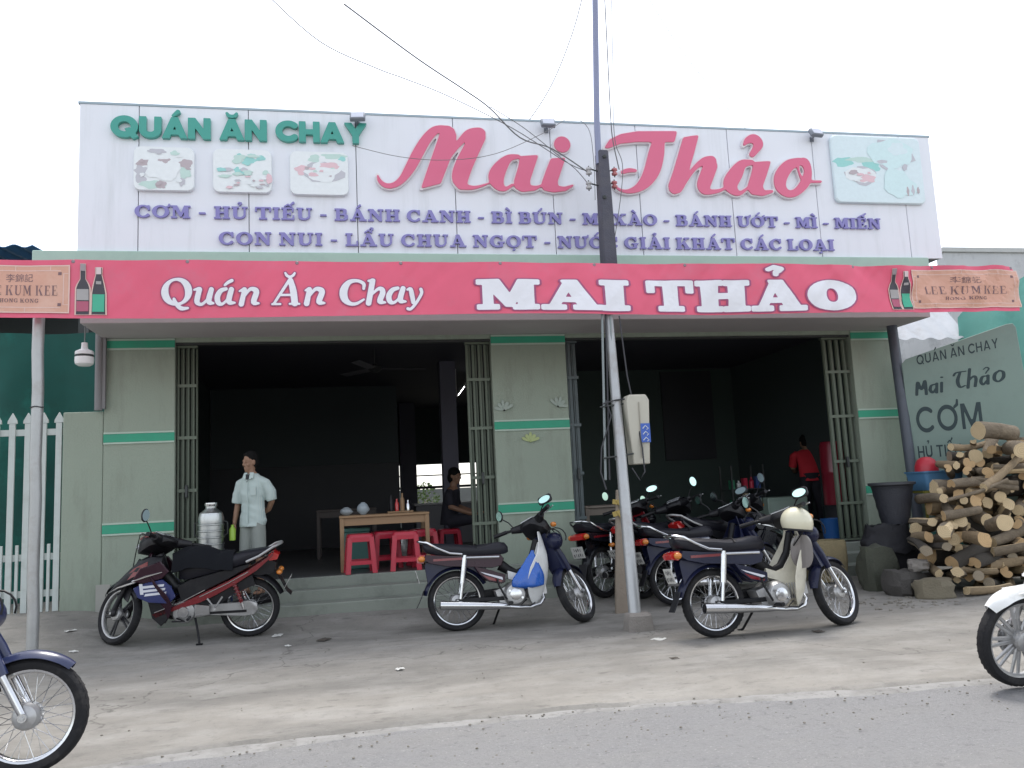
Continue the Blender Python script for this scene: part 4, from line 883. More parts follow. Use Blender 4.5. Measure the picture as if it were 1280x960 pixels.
def steer_matrix(P, rake, ang):
    a = Vector((-math.sin(R(rake)), 0, math.cos(R(rake)))); P = Vector(P)
    return Matrix.Translation(P) @ Matrix.Rotation(R(ang), 4, a) @ Matrix.Translation(-P)
def nb(X=None): m = MB(); m.X = X; return m
def wheel(root, c, X=None, r=.285, w=.040, kind='spoke', rimmat=None, disc=False):
    c = Vector(c); rimmat = rimmat or m_chrome; k = nb(X); ri = r-.064
    k.lathe([(ri, -w*.55),(ri+.018, -w*.95),(r-.022, -w*1.0),(r-.007, -w*.72),(r, -w*.25),(r, w*.25),(r-.007, w*.72),(r-.022, w*1.0),(ri+.018, w*.95),(ri, w*.55)], c, (0,1,0), 48, closed=True)
    for i in range(44):   # tread blocks
        a = 2*math.pi*i/44
        for s in (-1, 1):
            aa = a+(.035 if s > 0 else -.035); k.box(c+Vector(((r-.0055)*math.cos(aa), s*w*.38, (r-.0055)*math.sin(aa))), (.0065, w*.46, .020), Euler((0,-aa,0)).to_matrix() @ Euler((R(18*s),0,0)).to_matrix())
    t = k.build('wheel', m_tyre, root)
    k = nb(X); k.lathe([(ri-.012,-w*.35),(ri-.004,-w*.62),(ri+.008,-w*.70),(ri+.010,-w*.55),(ri-.002,-w*.3),(ri-.002,w*.3),(ri+.010,w*.55),(ri+.008,w*.70),(ri-.004,w*.62),(ri-.012,w*.35)], c, (0,1,0), 48, closed=True); k.build('rim', rimmat, t)
    k = nb(X)
    if kind == 'spoke':
        for i in range(36):
            a = 2*math.pi*i/36; b = a+(.55 if i % 2 else -.55); s = 1 if (i//2) % 2 else -1
            k.tube([c+Vector((.052*math.cos(b), s*.026, .052*math.sin(b))), c+Vector(((ri-.006)*math.cos(a), s*.004, (ri-.006)*math.sin(a)))], .0017, 4, cap=False)
        k.build('spoke', m_chrome, t)
    else:
        for i in range(kind):
            for q in (-.11, .11):
                a = 2*math.pi*i/kind+q; a0 = 2*math.pi*i/kind+q*1.6; k.tube([c+Vector((.045*math.cos(a0),0,.045*math.sin(a0))), c+Vector(((ri-.005)*math.cos(a),0,(ri-.005)*math.sin(a)))], [.011,.008], 6, flat=1.4)
        k.build('spoke', rimmat if kind != 5 else m_blackp, t)
    k = nb(X); k.lathe([(.02,-.075),(.055,-.06),(.068,-.035),(.060,-.03),(.055,.03),(.066,.035),(.06,.055),(.02,.07)], c, (0,1,0), 24); k.lathe([(.012,-.11),(.012,.11)], c, (0,1,0), 10); k.build('hub', m_alu, t)
    if disc:
        k = nb(X); k.lathe([(.06,-.052),(.11,-.052),(.11,-.048),(.06,-.048)], c+Vector((0,.0,0)), (0,1,0), 32, closed=True)
        for i in range(14):
            a = 2*math.pi*i/14; k.lathe([(.006,-.054),(.006,-.0455)], c+Vector((.088*math.cos(a),0,.088*math.sin(a))), (0,1,0), 6)
        k.build('brake_disc', m_chrome, t)
    return t
def fender_arc(k, c, r, a0, a1, hw, n=22, th=.004, drop=.035):
    def fn(u, v):
        a = R(a0+(a1-a0)*u); s = (v-.5)*2; rr = r-drop*abs(s)**2.5; tp = min(1, .55+3*min(u, 1-u))
        return (c[0]+rr*math.cos(a), c[1]+s*hw*tp, c[2]+rr*math.sin(a))
    k.grid(fn, n, 8, th=th)
def seat_loft(k, rows, y0=0):
    secs = []
    for x, zt, zb, hw in rows:
        m = (zt-zb); secs.append([(x, y0+s*hw, z) for s, z in ((-.86,zb),(-1,zb+m*.35),(-.96,zb+m*.68),(-.72,zt-m*.06),(-.3,zt),(.3,zt),(.72,zt-m*.06),(.96,zb+m*.68),(1,zb+m*.35),(.86,zb))])
    k.loft(secs)
def mirror(root, base, tip, X, gl=(-1,0,.1), size=(.055,.075), square=False, up=.0):
    b, t = Vector(base), Vector(tip); k = nb(X); k.tube([b, b*.6+t*.4+Vector((.01,0,.02)), t], .006, 7); o = k.build('mirror', m_blackp, root)
    k = nb(X); c = t+Vector((0,0,.02)); rot = Euler((0,0,R(8) if t.y < 0 else R(-8))).to_matrix()
    if square: k.side(rrect(-size[1], -size[0], size[1], size[0], .025), -.012, .012, ins=.12); k2 = k.v; k.v = []; M_ = Matrix.Rotation(R(90),3,'Z')
    if square: k.v = [tuple((X or Matrix()) @ (c + rot @ (M_ @ Vector(((X or Matrix()).inverted() @ Vector(p)))))) for p in k2]
    else: k.ell(c, (.014, size[1], size[0]), rot)
    k.build('mirror_shell', m_blackp, o)
    k = nb(X)
    n = 20; k.loft([[c+rot @ Vector((-.0145-.001*j, math.cos(2*math.pi*i/n)*size[1]*(.84 if not square else .86), math.sin(2*math.pi*i/n)*size[0]*(.84 if not square else .8))) for i in range(n)] for j in (0,1)])
    k.build('mirror_glass', MG[0] or m_glass, o)
def plate(root, c, tilt, w=.17, h=.13):
    c = Vector(c); rot = Euler((0, R(tilt), 0)).to_matrix(); k = MB(); k.box(c, (.004, w, h), rot); p = k.build('number_plate', m_plate, root, bevel=.004)
    k = MB()
    for row, n in ((.028,4),(-.03,5)):
        for i in range(n):
            y = (i-(n-1)/2)*.028; k.box(c+rot @ Vector((-.0035, y, row+(.004 if i % 2 else -.002))), (.002, .012 if i % 3 else .005, .032), rot)
    k.build('plate_mark', m_mark, p)
def place(root, rear, front, base, lean=5.5):
    d = Vector(front)-Vector(rear); L = math.hypot(d.x, d.y)
    root.location = rear; root.rotation_euler = (R(-lean), -math.atan2(d.z, L), math.atan2(d.y, d.x))
WB = 1.215
def cub(name, label, rear, front, steer, body, shield, side_m, detail=True, white_inner=True, seatm=None, cat='motorbike', group=None):
    """step-through underbone with long seat, leg shield and chrome muffler"""
    t = thing(name, label, cat, group=group); place(t, rear, front, WB)
    P = (.90,0,.72); X = steer_matrix(P, 27, steer); r = .285
    wheel(t, (0,0,r)); wheel(t, (WB,0,r), X)
    # front end
    k = nb(X)
    for s in (-1,1): k.tube([(WB,s*.075,r),(WB-.12,s*.075,r+.235)], [.020,.022], 12)
    k.lathe([(.022,-.012),(.022,.012)], (WB,-.09,r), (0,1,0), 12); k.build('fork', m_chrome, t)
    k = nb(X)
    for s in (-1,1): k.tube([(WB-.105,s*.075,r+.21),(WB-.17,s*.075,r+.34),(WB-.30,s*.06,.86)], [.030,.036,.034], 12)
    k.loft([[(WB-.30+.03,-.08,.80),(WB-.30+.03,.08,.80),(WB-.36,.08,.86),(WB-.36,-.08,.86)],[(WB-.12,-.075,.52),(WB-.12,.075,.52),(WB-.2,.075,.5),(WB-.2,-.075,.5)]]); k.build('fork_cover', body, t)
    k = nb(X); fender_arc(k, (WB,0,r), r+.034, 48, 172, .060); k.build('front_fender', body, t)
    k = nb(X)   # headset with meters
    seat_loft(k, [(.69,.985,.955,.05),(.72,1.015,.93,.10),(.80,1.04,.90,.135),(.88,1.03,.87,.13),(.95,1.00,.87,.10),(.985,.97,.90,.07)]); k.tube([(.70,-.20,.985),(.76,-.13,.985),(.80,0,.98),(.76,.13,.985),(.70,.20,.985)], [.03,.045,.05,.045,.03], 10); hs_ = k.build('headset', m_blackp, t)
    k = nb(X); k.side([(.715,1.012),(.80,1.042),(.805,1.048),(.715,1.020)], -.075, .075); k.build('meter_glass', m_head, hs_)
    k = nb(X); k.lathe([(.078,-.02),(.082,0),(.074,.018),(.04,.030),(0,.034)], (.965,0,.935), (1,0,.05), 20); k.build('headlight', m_head, t)
    for s in (-1,1):
        k = nb(X); k.tube([(.70,s*.20,.985),(.665,s*.245,.985)], .014, 10); k.tube([(.672,s*.235,.985),(.61,s*.36,.978)], [.019,.020], 12); k.build('handlebar_grip', m_frame, t)
        k = nb(X); k.tube([(.72,s*.20,.995),(.73,s*.25,.995),(.665,s*.38,.985)], .006, 6); k.build('lever', m_alu, t)
        mirror(t, (.72,s*.17,1.00), (.70,s*.29,1.13+(.04 if s > 0 else -.05)), X, square=(s < 0), size=(.042,.075) if s < 0 else (.06,.045))
        k = nb(X); k.ell((.93,s*.16,.93), (.035,.03,.026)); k.build('indicator', m_amber, t)
    k = nb(X)
    for pts in (((.93,-.10,.95),(1.03,-.09,.88),(1.02,-.07,.66),(1.10,-.06,.42)), ((.80,.1,.97),(.98,.12,.90),(1.0,.09,.70))): k.tube(pts, .005, 6)
    k.build('cable', m_frame, t)
    k = MB(); k.ell((1.0,0,.80), (.085,.11,.088)); fb = k.build('front_box', body, t)
    k = MB(); k.tube([(1.0+.10*math.cos(a), -.115, .83+.095*math.sin(a)) for a in [R(-20+i*22) for i in range(10)]], .006, 6); k.tube([(1.0+.10*math.cos(a), .115, .83+.095*math.sin(a)) for a in [R(-20+i*22) for i in range(10)]], .006, 6); k.build('wire_hoop', m_frame, fb)
    # leg shield and inner cover
    prof = [(.90,.845,.085,.02),(.80,.875,.125,.05),(.68,.905,.20,.12),(.56,.91,.235,.20),(.45,.895,.235,.22),(.34,.865,.21,.19),(.25,.82,.16,.12),(.20,.785,.10,.05)]
    def shf(u, v):
        f = u*(len(prof)-1); i = min(int(f), len(prof)-2); q = f-i; z, x, w, sw = [prof[i][j]*(1-q)+prof[i+1][j]*q for j in range(4)]; s = (v-.5)*2
        return (x-sw*abs(s)**1.8+.012*(1-abs(s)), s*w, z)
    k = MB(); k.grid(shf, 30, 18, th=.008); k.build('leg_shield', shield, t)
    k = MB(); k.side([(.50,.54),(.60,.505),(.68,.53),(.76,.63),(.82,.80),(.87,.80),(.88,.55),(.84,.36),(.77,.24),(.70,.36),(.60,.43),(.50,.46)], -.055, .055, ins=.03); k.build('inner_cover', shield if white_inner else m_navy, t)
    k = MB(); k.tube([(.44,0,.60),(.52,0,.545),(.60,0,.51),(.68,0,.545),(.76,0,.655),(.82,0,.82)], [.055,.045,.038,.036,.036,.04], 10); k.build('frame_tube', m_frame, t)
    # rear body
    k = MB(); seat_loft(k, [(-.315,.845,.80,.07),(-.28,.85,.755,.105),(-.18,.84,.73,.135),(0,.825,.715,.145),(.15,.805,.705,.14),(.30,.81,.70,.125),(.42,.825,.70,.105),(.49,.815,.705,.085),(.52,.775,.72,.055)]); sb = k.build('seat', seatm or m_seat, t)
    k = MB(); k.tube([(.20,s*.143,.775-.0*s) for s in (-1,)]+[(.20,-.09,.812),(.20,0,.815),(.20,.09,.812),(.20,.143,.775)], .005, 6); k.build('seat_strap', m_blackp, sb)
    k = MB(); k.side([(-.30,.735),(-.10,.715),(.25,.70),(.44,.70),(.475,.66),(.45,.595),(.36,.575),(.1,.60),(-.1,.615),(-.27,.655),(-.32,.69)], -.125, .125, ins=.04); k.build('side_panel', side_m, t)
    for s in (-1,1):
        k = MB(); k.b2(-.22,s*.1262,.668,.06,s*.1282,.690); k.build('body_stripe', m_redp, t); k = MB(); k.tube([(.08,s*.130,.685),(.25,s*.131,.680),(.42,s*.126,.675)], .013, 8); k.build('trim_strip', m_chrome, t)
        k = MB(); k.side([(.17,.60),(.30,.565),(.475,.505),(.47,.435),(.43,.42),(.30,.455),(.22,.52)], s*.075, s*.135, ins=.05); cv = k.build('tool_cover', side_m, t)
        k = MB(); k.side([(.225,.545),(.44,.482),(.445,.455),(.27,.52)], s*.1352, s*.1368); k.build('cover_stripe', m_stripew if detail else m_chrome, cv); k = MB(); k.side([(.25,.512),(.44,.450),(.43,.436),(.31,.462)], s*.1352, s*.1366); k.build('cover_stripe', m_redp, cv)
        k = MB(); k.tube([(.03,s*.115,.30),(.055,s*.12,.46)], .018, 10); k.tube([(.052,s*.12,.45),(.085,s*.125,.685)], .029, 12); k.tube([(.083,s*.125,.675),(.088,s*.125,.71)], .022, 10); k.build('shock_absorber', m_chrome, t)
        k = MB(); k.b2(-.02,s*.075-.014,.262,.46,s*.075+.014,.302); k.build('swing_arm', m_frame, t, bevel=.006)
        k = MB(); k.tube([(.50,s*.08,.235),(.50,s*.17,.235)], .009, 8); k.tube([(.50,s*.165,.238),(.50,s*.27,.240)], .017, 8); k.build('foot_peg', m_frame, t)
        k = MB(); k.ell((-.33,s*.115,.695), (.035,.03,.03)); k.build('indicator', m_amber, t)
    k = MB(); k.tube([(.06,-.15,.72),(-.06,-.155,.735),(-.18,-.155,.79),(-.27,-.145,.845),(-.345,-.08,.865),(-.36,0,.868),(-.345,.08,.865),(-.27,.145,.845),(-.18,.155,.79),(-.06,.155,.735),(.06,.15,.72)], .011, 9); k.build('grab_rail', m_chrome, t)
    k = MB(); fender_arc(k, (0,0,r), r+.045, 28, 168, .068, n=26)
    for s in (-1,1): k.side([((r+.040)*math.cos(R(a)), r+(r+.040)*math.sin(R(a))) for a in range(36,150,8)]+[(-.30,.63),(-.29,.66),(.0,.625),(.30,.59)], s*.058, s*.066)
    k.build('rear_fender', body, t)
    k = MB(); k.loft([[(x, y, z) for y in (-.06,.06) ]+[(x-.006, y, z) for y in (.055,-.055)] for x, z in ((-.315,.40),(-.34,.33),(-.375,.26),(-.39,.235))]); k.build('mud_flap', m_blackp, t)
    k = MB(); k.side([(-.29,.735),(-.31,.655),(-.375,.665),(-.385,.705),(-.34,.735)], -.085, .085, ins=.08); k.build('tail_light', m_redlens, t)
    plate(t, (-.375,0,.53), -16)
    # engine, exhaust, stand
    k = MB(); k.lathe([(.06,-.155),(.092,-.15),(.108,-.125),(.115,-.10),(.115,.10),(.105,.13),(.06,.14)], (.56,0,.315), (0,1,0), 28); k.side([(.36,.36),(.56,.42),(.66,.40),(.66,.24),(.52,.20),(.40,.24)], -.085, .085, ins=.05)
    for i in range(6): x = .69+i*.024; k.box((x,0,.335), (.010,.13,.135), (0,R(-6),0))
    k.tube([(.62,0,.33),(.83,0,.352)], .052, 12); k.box((.85,0,.354), (.06,.11,.12), (0,R(-6),0)); e = k.build('engine', m_alu, t, bevel=.004)
    k = MB(); k.lathe([(.052,-.158),(.056,-.166),(.03,-.172),(0,-.172)], (.56,0,.315), (0,1,0), 20); k.lathe([(.012,-.178),(.012,-.16)], (.62,0,.28), (0,1,0), 8); k.lathe([(.012,-.178),(.012,-.16)], (.50,0,.35), (0,1,0), 8); k.build('engine_cover', m_chrome, e)
    k = MB(); k.ell((.60,0,.455), (.06,.04,.035)); k.tube([(.60,0,.43),(.66,0,.40)], .02, 8); k.build('carburettor', m_alu, e)
    k = MB(); k.tube([(.84,-.03,.31),(.845,-.07,.255),(.80,-.10,.205),(.70,-.125,.185),(.58,-.14,.19),(.46,-.15,.205)], .017, 10); k.tube([(.50,-.15,.20),(.44,-.155,.21),(.30,-.16,.222),(0,-.165,.243),(-.17,-.168,.255)], [.017,.030,.036,.042,.043], 16); ex = k.build('exhaust', m_chrome, t)
    k = MB(); k.lathe([(.030,0),(.030,.004)], (-.172,-.168,.2552), (-1,0,.07), 14); k.build('exhaust_tip', m_frame, ex)
    k = MB(); k.side([(-.07,.245),(-.06,.335),(.05,.35),(.45,.38),(.50,.34),(.48,.27),(.1,.235)], .085, .115, ins=.05); k.build('chain_case', m_frame, t)
    k = MB(); k.tube([(.66,-.17,.26),(.60,-.175,.21),(.69,-.18,.20),(.74,-.18,.225)], .008, 6); k.tube([(.47,-.165,.27),(.40,-.17,.40),(.385,-.17,.46),(.385,-.23,.465)], .010, 7); k.build('pedal', m_frame, t)
    k = MB(); k.tube([(.44,.08,.23),(.40,.16,.12),(.37,.235,.030),(.36,.25,.024)], .011, 8); k.box((.355,.25,.026),(.05,.03,.008)); k.build('side_stand', m_frame, t)
    return t

def sporty(name, label, rear, front, steer, pal, cat='motorbike', group=None, disc=False, fsp=5, jacket=False, stripes=False, beak=True):
    """underbone with sharp fairings; pal = body, accent, shield, fender materials"""
    body, acc, shield, fend = pal
    t = thing(name, label, cat, group=group); place(t, rear, front, 1.24); W = 1.24; r = .285
    P = (.93,0,.72); X = steer_matrix(P, 26, steer)
    wheel(t, (0,0,r), rimmat=m_chrome, w=.043); wheel(t, (W,0,r), X, kind=fsp, rimmat=m_alu, disc=disc)
    k = nb(X)
    for s in (-1,1): k.tube([(W,s*.085,r),(W-.13,s*.085,r+.27),(W-.25,s*.07,r+.5)], [.026,.024,.022], 12); k.ell((W-.01,s*.085,r+.01),(.035,.025,.045))
    k.build('fork', m_alu if disc else m_blackp, t)
    k = nb(X); fender_arc(k, (W,0,r), r+.036, 44 if not beak else 38, 150, .068, n=24, drop=.05)
    for s in (-1,1): k.side([(W+.06,r+.30),(W-.12,r+.31),(W-.20,r+.22),(W-.17,r+.10),(W-.10,r+.14),(W-.05,r+.25)], s*.062, s*.070)
    k.build('front_fender', fend, t)
    if beak:
        k = MB(); seat_loft(k, [(1.30,.505,.490,.018),(1.22,.60,.535,.06),(1.12,.70,.575,.10),(1.02,.795,.60,.13),(.90,.845,.66,.145),(.80,.83,.72,.12)]); nc = k.build('nose_cowl', m_blackp, t)
        for s in (-1,1):
            k = MB(); k.tube([(1.30,s*.018,.498),(1.20,s*.072,.555),(1.08,s*.12,.595),(.95,s*.142,.635)], [.005,.010,.013,.007], 6); k.build('cowl_edge', m_chrome, nc)
            k = MB(); k.loft([[(1.20,s*.066,.575),(1.19,s*.060,.60)],[(1.06,s*.124,.655),(1.05,s*.110,.735)],[(.92,s*.146,.70),(.92,s*.140,.80)]], cap=False, closed=False); k.build('cowl_stripe', acc, nc)
    # headset
    k = nb(X); seat_loft(k, [(.68,.985,.955,.06),(.72,1.01,.93,.12),(.82,1.045,.90,.16),(.92,1.04,.86,.155),(1.00,1.00,.84,.12),(1.07,.94,.85,.07)]); k.tube([(.66,-.22,.965),(.74,-.13,.965),(.78,0,.96),(.74,.13,.965),(.66,.22,.965)], [.032,.05,.05,.05,.032], 10); hs_ = k.build('headset', m_blackp, t)
    for s in (-1,1):
        k = nb(X); k.loft([[(.70,s*.12,1.004),(.70,s*.19,.99),(.72,s*.19,.975)],[(.82,s*.125,1.035),(.84,s*.155,1.01),(.84,s*.165,.98)],[(.98,s*.10,1.012),(.99,s*.125,.985),(.98,s*.13,.96)]]); k.build('headset_trim', acc, hs_)
        k = nb(X); k.tube([(.665,s*.22,.965),(.625,s*.26,.965)], .015, 10); k.tube([(.632,s*.25,.965),(.56,s*.375,.955)], [.019,.021], 12); k.build('handlebar_grip', m_frame, t)
        k = nb(X); k.tube([(.70,s*.21,.975),(.71,s*.26,.975),(.64,s*.39,.965)], .006, 6); k.build('lever', m_alu, t)
        if s > 0 or not stripes: mirror(t, (.74,s*.19,.99), (.72,s*.32,1.13), X, size=(.065,.042))
        k = nb(X); k.ell((1.0,s*.10,.90), (.05,.03,.025)); k.build('indicator', m_amber if not stripes else m_head, t)
    k = nb(X); k.side([(1.00,.99),(1.085,.93),(1.06,.87),(1.01,.89)], -.07, .07, ins=.1); k.build('headlight', m_head, t)
    k = nb(X); k.loft([[(.74,-.07,1.012),(.74,.07,1.012),(.74,.07,1.018),(.74,-.07,1.018)],[(.84,-.08,1.046),(.84,.08,1.046),(.84,.08,1.054),(.84,-.08,1.054)]]); k.build('meter_glass', m_head, hs_)
    # front fairing (fixed): apron with sharp layered edges
    prof = [(.86,.90,.08,.0),(.78,.97,.13,.06),(.68,1.03,.19,.13),(.58,1.04,.22,.22),(.48,1.0,.23,.27),(.38,.93,.21,.24),(.28,.87,.17,.15),(.20,.83,.12,.06)]
    def shf(u, v):
        f = u*(len(prof)-1); i = min(int(f), len(prof)-2); q = f-i; z, x, w, sw = [prof[i][j]*(1-q)+prof[i+1][j]*q for j in range(4)]; s = (v-.5)*2
        return (x-sw*abs(s)**1.5+.02*(1-abs(s)), s*w, z)
    k = MB(); k.grid(shf, 26, 16, th=.008); k.build('apron', body, t)
    for s in (-1,1):
        k = MB(); k.side([(1.06,.62),(.98,.74),(.80,.80),(.72,.70),(.78,.64),(.93,.60)], s*.15, s*.185, ins=.05); f1 = k.build('fairing', body if beak else acc, t)
        k = MB(); k.tube([(1.05,s*.187,.625),(.93,s*.189,.665),(.78,s*.187,.70)], [.006,.012,.005], 6); k.build('fairing_edge', m_chrome, f1)
        k = MB(); k.side([(1.04,.56),(.93,.605),(.78,.63),(.70,.56),(.66,.46),(.72,.40),(.90,.42),(1.0,.47)], s*.165, s*.195, ins=.04); pn = k.build('shield_panel', shield, t)
        if stripes:
            k = MB()
            for i in range(3): z = .565-.036*i; k.side([(.98-.02*i,z-.012),(.97-.02*i,z+.012),(.76-.01*i,z+.008+.016),(.765-.01*i,z+.002)], s*.1952, s*.1968)
            k.side([(.985,.60),(.955,.60),(.945,.50),(.975,.50)], s*.1955, s*.1972); k.build('panel_stripe', m_stripew, pn, sharp=0)
        k = MB(); k.side([(.92,.42),(.72,.39),(.74,.24),(.80,.18),(.88,.26)], s*.12, s*.15, ins=.04); k.build('lower_fairing', m_blackp, t)
        # sweeping side panel
        k = MB(); k.side([(.88,.30),(.66,.37),(.45,.46),(.20,.57),(.0,.67),(-.17,.775),(-.24,.835),(-.235,.80),(-.08,.665),(.10,.555),(.30,.45),(.45,.385),(.66,.33),(.85,.265)], s*.115, s*.150, ins=.0); sp = k.build('side_panel', acc, t)
        k = MB(); k.tube([(.86,s*.152,.315),(.62,s*.153,.40),(.40,s*.153,.505)], .006, 6); k.build('panel_trim', m_chrome, sp)
        k = MB(); k.tube([(.45,s*.152,.44),(.20,s*.153,.55),(.0,s*.152,.655)], .005, 6); k.build('panel_trim', m_chrome, sp)
        k = MB(); k.side([(.66,.54),(.62,.40),(.42,.49),(.18,.60),(0,.70),(-.02,.73),(.3,.66),(.55,.60)], s*.10, s*.135, ins=.02); k.build('under_seat_panel', m_blackp, t)
        k = MB(); k.side([(.60,.35),(.48,.375),(.30,.44),(.10,.545),(-.03,.62),(-.06,.52),(.15,.44),(.30,.33),(.50,.27)], s*.085, s*.112); k.build('lower_panel', m_blackp, t)
        k = MB(); k.tube([(.05,s*.12,.30),(.085,s*.12,.42)], .014, 8); k.build('shock_rod', m_chrome, t); k = MB()
        hel = [(.07+.07*i/40+.022*math.cos(i*1.0), s*.13+.022*math.sin(i*1.0), .37+.19*i/40) for i in range(41)]; k.tube(hel, .006, 5); k.tube([(.066,s*.13,.36),(.145,s*.13,.58)], .014, 8); k.build('shock_absorber', m_redp, t)
        k = MB(); k.tube([(.38,s*.15,.42),(.31,s*.16,.33),(.24,s*.15,.43)], .010, 7); k.tube([(.31,s*.16,.33),(.30,s*.25,.335)], .014, 8); k.build('rear_peg', m_alu, t)
        k = MB(); k.tube([(.54,s*.08,.25),(.54,s*.26,.255)], .014, 8); k.build('foot_peg', m_frame, t)
    k = MB(); k.tube([(.50,0,.56),(.58,0,.50),(.70,0,.52),(.80,0,.66),(.86,0,.84)], .06, 10); k.build('frame_tube', m_blackp, t)
    k = MB(); seat_loft(k, [(-.20,.865,.83,.06),(-.14,.865,.79,.10),(0,.85,.74,.13),(.18,.815,.69,.14),(.32,.79,.66,.135),(.45,.795,.63,.12),(.58,.80,.60,.095),(.65,.76,.60,.06)]); k.build('seat', m_seat, t)
    if jacket:
        def jf(u, v):
            x = .70-.56*u; s = (v-.5)*2; top = .835+.055*math.sin(min(1,u*1.35)*math.pi)*(.8+.2*math.cos(s*2)); hw = .16
            return (x+.02*pnoise(Vector((u*4,v*4,1))), s*hw+.012*pnoise(Vector((u*5,v*3,3))), top-.085*abs(s)**2.2-(.07*abs(s)**6)+.018*pnoise(Vector((u*5.5,v*5,2))))
        k = MB(); k.grid(jf, 28, 20, th=.02); j = k.build('seat_cover', mat('dark_cloth', (.008,.009,.012), .95, spec=.2, bump=.2, bscale=200), t, sharp=80)
    k = MB(); k.tube([(.02,-.135,.75),(-.10,-.14,.80),(-.24,-.125,.885),(-.30,-.06,.905),(-.31,0,.908),(-.30,.06,.905),(-.24,.125,.885),(-.10,.14,.80),(.02,.135,.75)], .013, 9); k.build('grab_rail', m_alu, t)
    k = MB(); k.side([(-.18,.80),(-.235,.83),(-.29,.80),(-.27,.75),(-.19,.74)], -.09, .09, ins=.08); k.build('tail_light', m_redlens, t)
    k = MB(); fender_arc(k, (0,0,r), r+.06, 55, 158, .075, n=22); k.side([(.02,.62),(-.20,.76),(-.26,.72),(-.24,.62),(-.1,.60)], -.07, .07, ins=.03); k.loft([[(x, y, z) for y in (-.075,.075)]+[(x+.008, y, z-.004) for y in (.07,-.07)] for x, z in ((-.24,.66),(-.31,.54),(-.36,.44),(-.40,.40))]); k.build('rear_fender', m_blackp, t)
    plate(t, (-.365,0,.52), -30, .16, .13)
    for s in (-1,1): k = MB(); k.ell((-.29,s*.10,.63), (.03,.045,.025)); k.build('indicator', m_amber, t)
    k = MB(); k.lathe([(.06,-.14),(.10,-.12),(.112,-.08),(.112,.11),(.098,.135),(.05,.145)], (.60,0,.30), (0,1,0), 28)
    for i in range(6): k.box((.72+i*.022,0,.32), (.009,.12,.125), (0,R(-8),0))
    k.tube([(.66,0,.31),(.86,0,.345)], .05, 12); k.side([(.62,.39),(.36,.36),(.34,.25),(.62,.22)], -.08, .11, ins=.05); e = k.build('engine', m_alu, t, bevel=.004)
    k = MB(); k.lathe([(.055,.146),(.05,.156),(0,.158)], (.60,0,.30), (0,1,0), 18); k.side([(.50,.37),(.36,.35),(.36,.26),(.50,.25)], .111, .135, ins=.08); k.build('engine_cover', m_chrome, e)
    k = MB(); k.side([(.38,.355),(.10,.36),(.0,.375),(-.07,.345),(-.085,.285),(-.05,.235),(.04,.225),(.22,.24),(.38,.255)], .085, .115, ins=.05); cc = k.build('chain_case', m_alu, t)
    k = MB(); k.b2(.02,.1155,.262,.36,.119,.286); k.build('case_groove', m_frame, cc)
    k = MB(); k.b2(-.02,-.10,.265,.46,-.07,.30); k.build('swing_arm', m_frame, t, bevel=.006)
    k = MB(); k.tube([(.86,-.03,.30),(.85,-.08,.24),(.76,-.12,.2),(.55,-.15,.21)], .016, 10); k.tube([(.57,-.15,.208),(.45,-.16,.225),(.0,-.175,.30),(-.22,-.18,.335)], [.018,.042,.050,.046], 14); k.build('exhaust', m_blackp, t)
    k = MB(); k.tube([(.50,.09,.23),(.46,.17,.10),(.44,.22,.012)], .011, 8); k.box((.44,.225,.010),(.06,.03,.012)); k.build('side_stand', m_frame, t)
    k = MB(); k.tube([(.66,.155,.25),(.58,.165,.22),(.70,.17,.225)], .008, 6); k.build('pedal', m_frame, t)
    k = nb(X)
    for pts in (((.74,.16,.985),(.90,.20,1.0),(1.02,.12,.86),(1.06,.09,.62),(1.16,.10,.40)), ((.74,-.16,.985),(.92,-.19,.99),(1.0,-.1,.84))): k.tube(pts, .005, 6)
    k.build('cable', m_frame, t)
    return t
def ext(a, b, L):
    a, b = Vector(a), Vector(b); d = (b-a).normalized(); q = a+d*L; return Vector((q.x, q.y, gz(q.x, q.y)))
# the three whole bikes along the forecourt
ra, rb = gat(573, 789), gat(712, 779); rb = ext(ra, rb, WB)
MID = cub('motorbike', 'black step-through motorbike with white leg shield and blue bag before the pillar', ra, rb, 50, m_navy, m_whitep, m_maroon)
ra, rb = gat(897, 797), gat(1040, 783); rb = ext(ra, rb, WB)
RGT = cub('motorbike', 'navy step-through motorbike with a cream leg shield and a cream helmet on its handlebar', ra, rb, 24, m_navy, m_creamp, mat('deep_navy', (.010,.012,.034), .3, coat=.10, spec=.3))
MG[0] = mat('mirror_dark', (.10,.13,.14), .15, metal=1)
ra, rb = gat(313, 795), gat(152, 806); rb = ext(ra, rb, 1.24)
LFT = sporty('motorbike', 'red and black motorbike with a blue striped front panel parked beside the steps', ra, rb, -44, (m_maroon, m_redp, mat('panel_blue', (.02,.03,.13), .35, coat=.4), m_blackp), jacket=True, stripes=True)
MG[0] = None
# two that the photo's edges cut
fb = Vector((-1.63, 4.83, -.0)); d = Vector((math.cos(R(4)), math.sin(R(4)), 0))
cub('motorbike', 'navy blue motorbike with a spoked front wheel cut by the photo edge near the road', fb-d*WB, fb, -2, m_bluep, m_bluep, m_bluep)
fb = Vector((3.99, 4.60, -.02)); d = Vector((math.cos(R(174)), math.sin(R(174)), 0))
sporty('motorbike', 'white motorbike with a disc brake cut by the photo edge near the road', fb-d*1.24, fb, 8, (m_whitep, m_whitep, m_whitep, m_whitep), disc=True, fsp=9, beak=False)
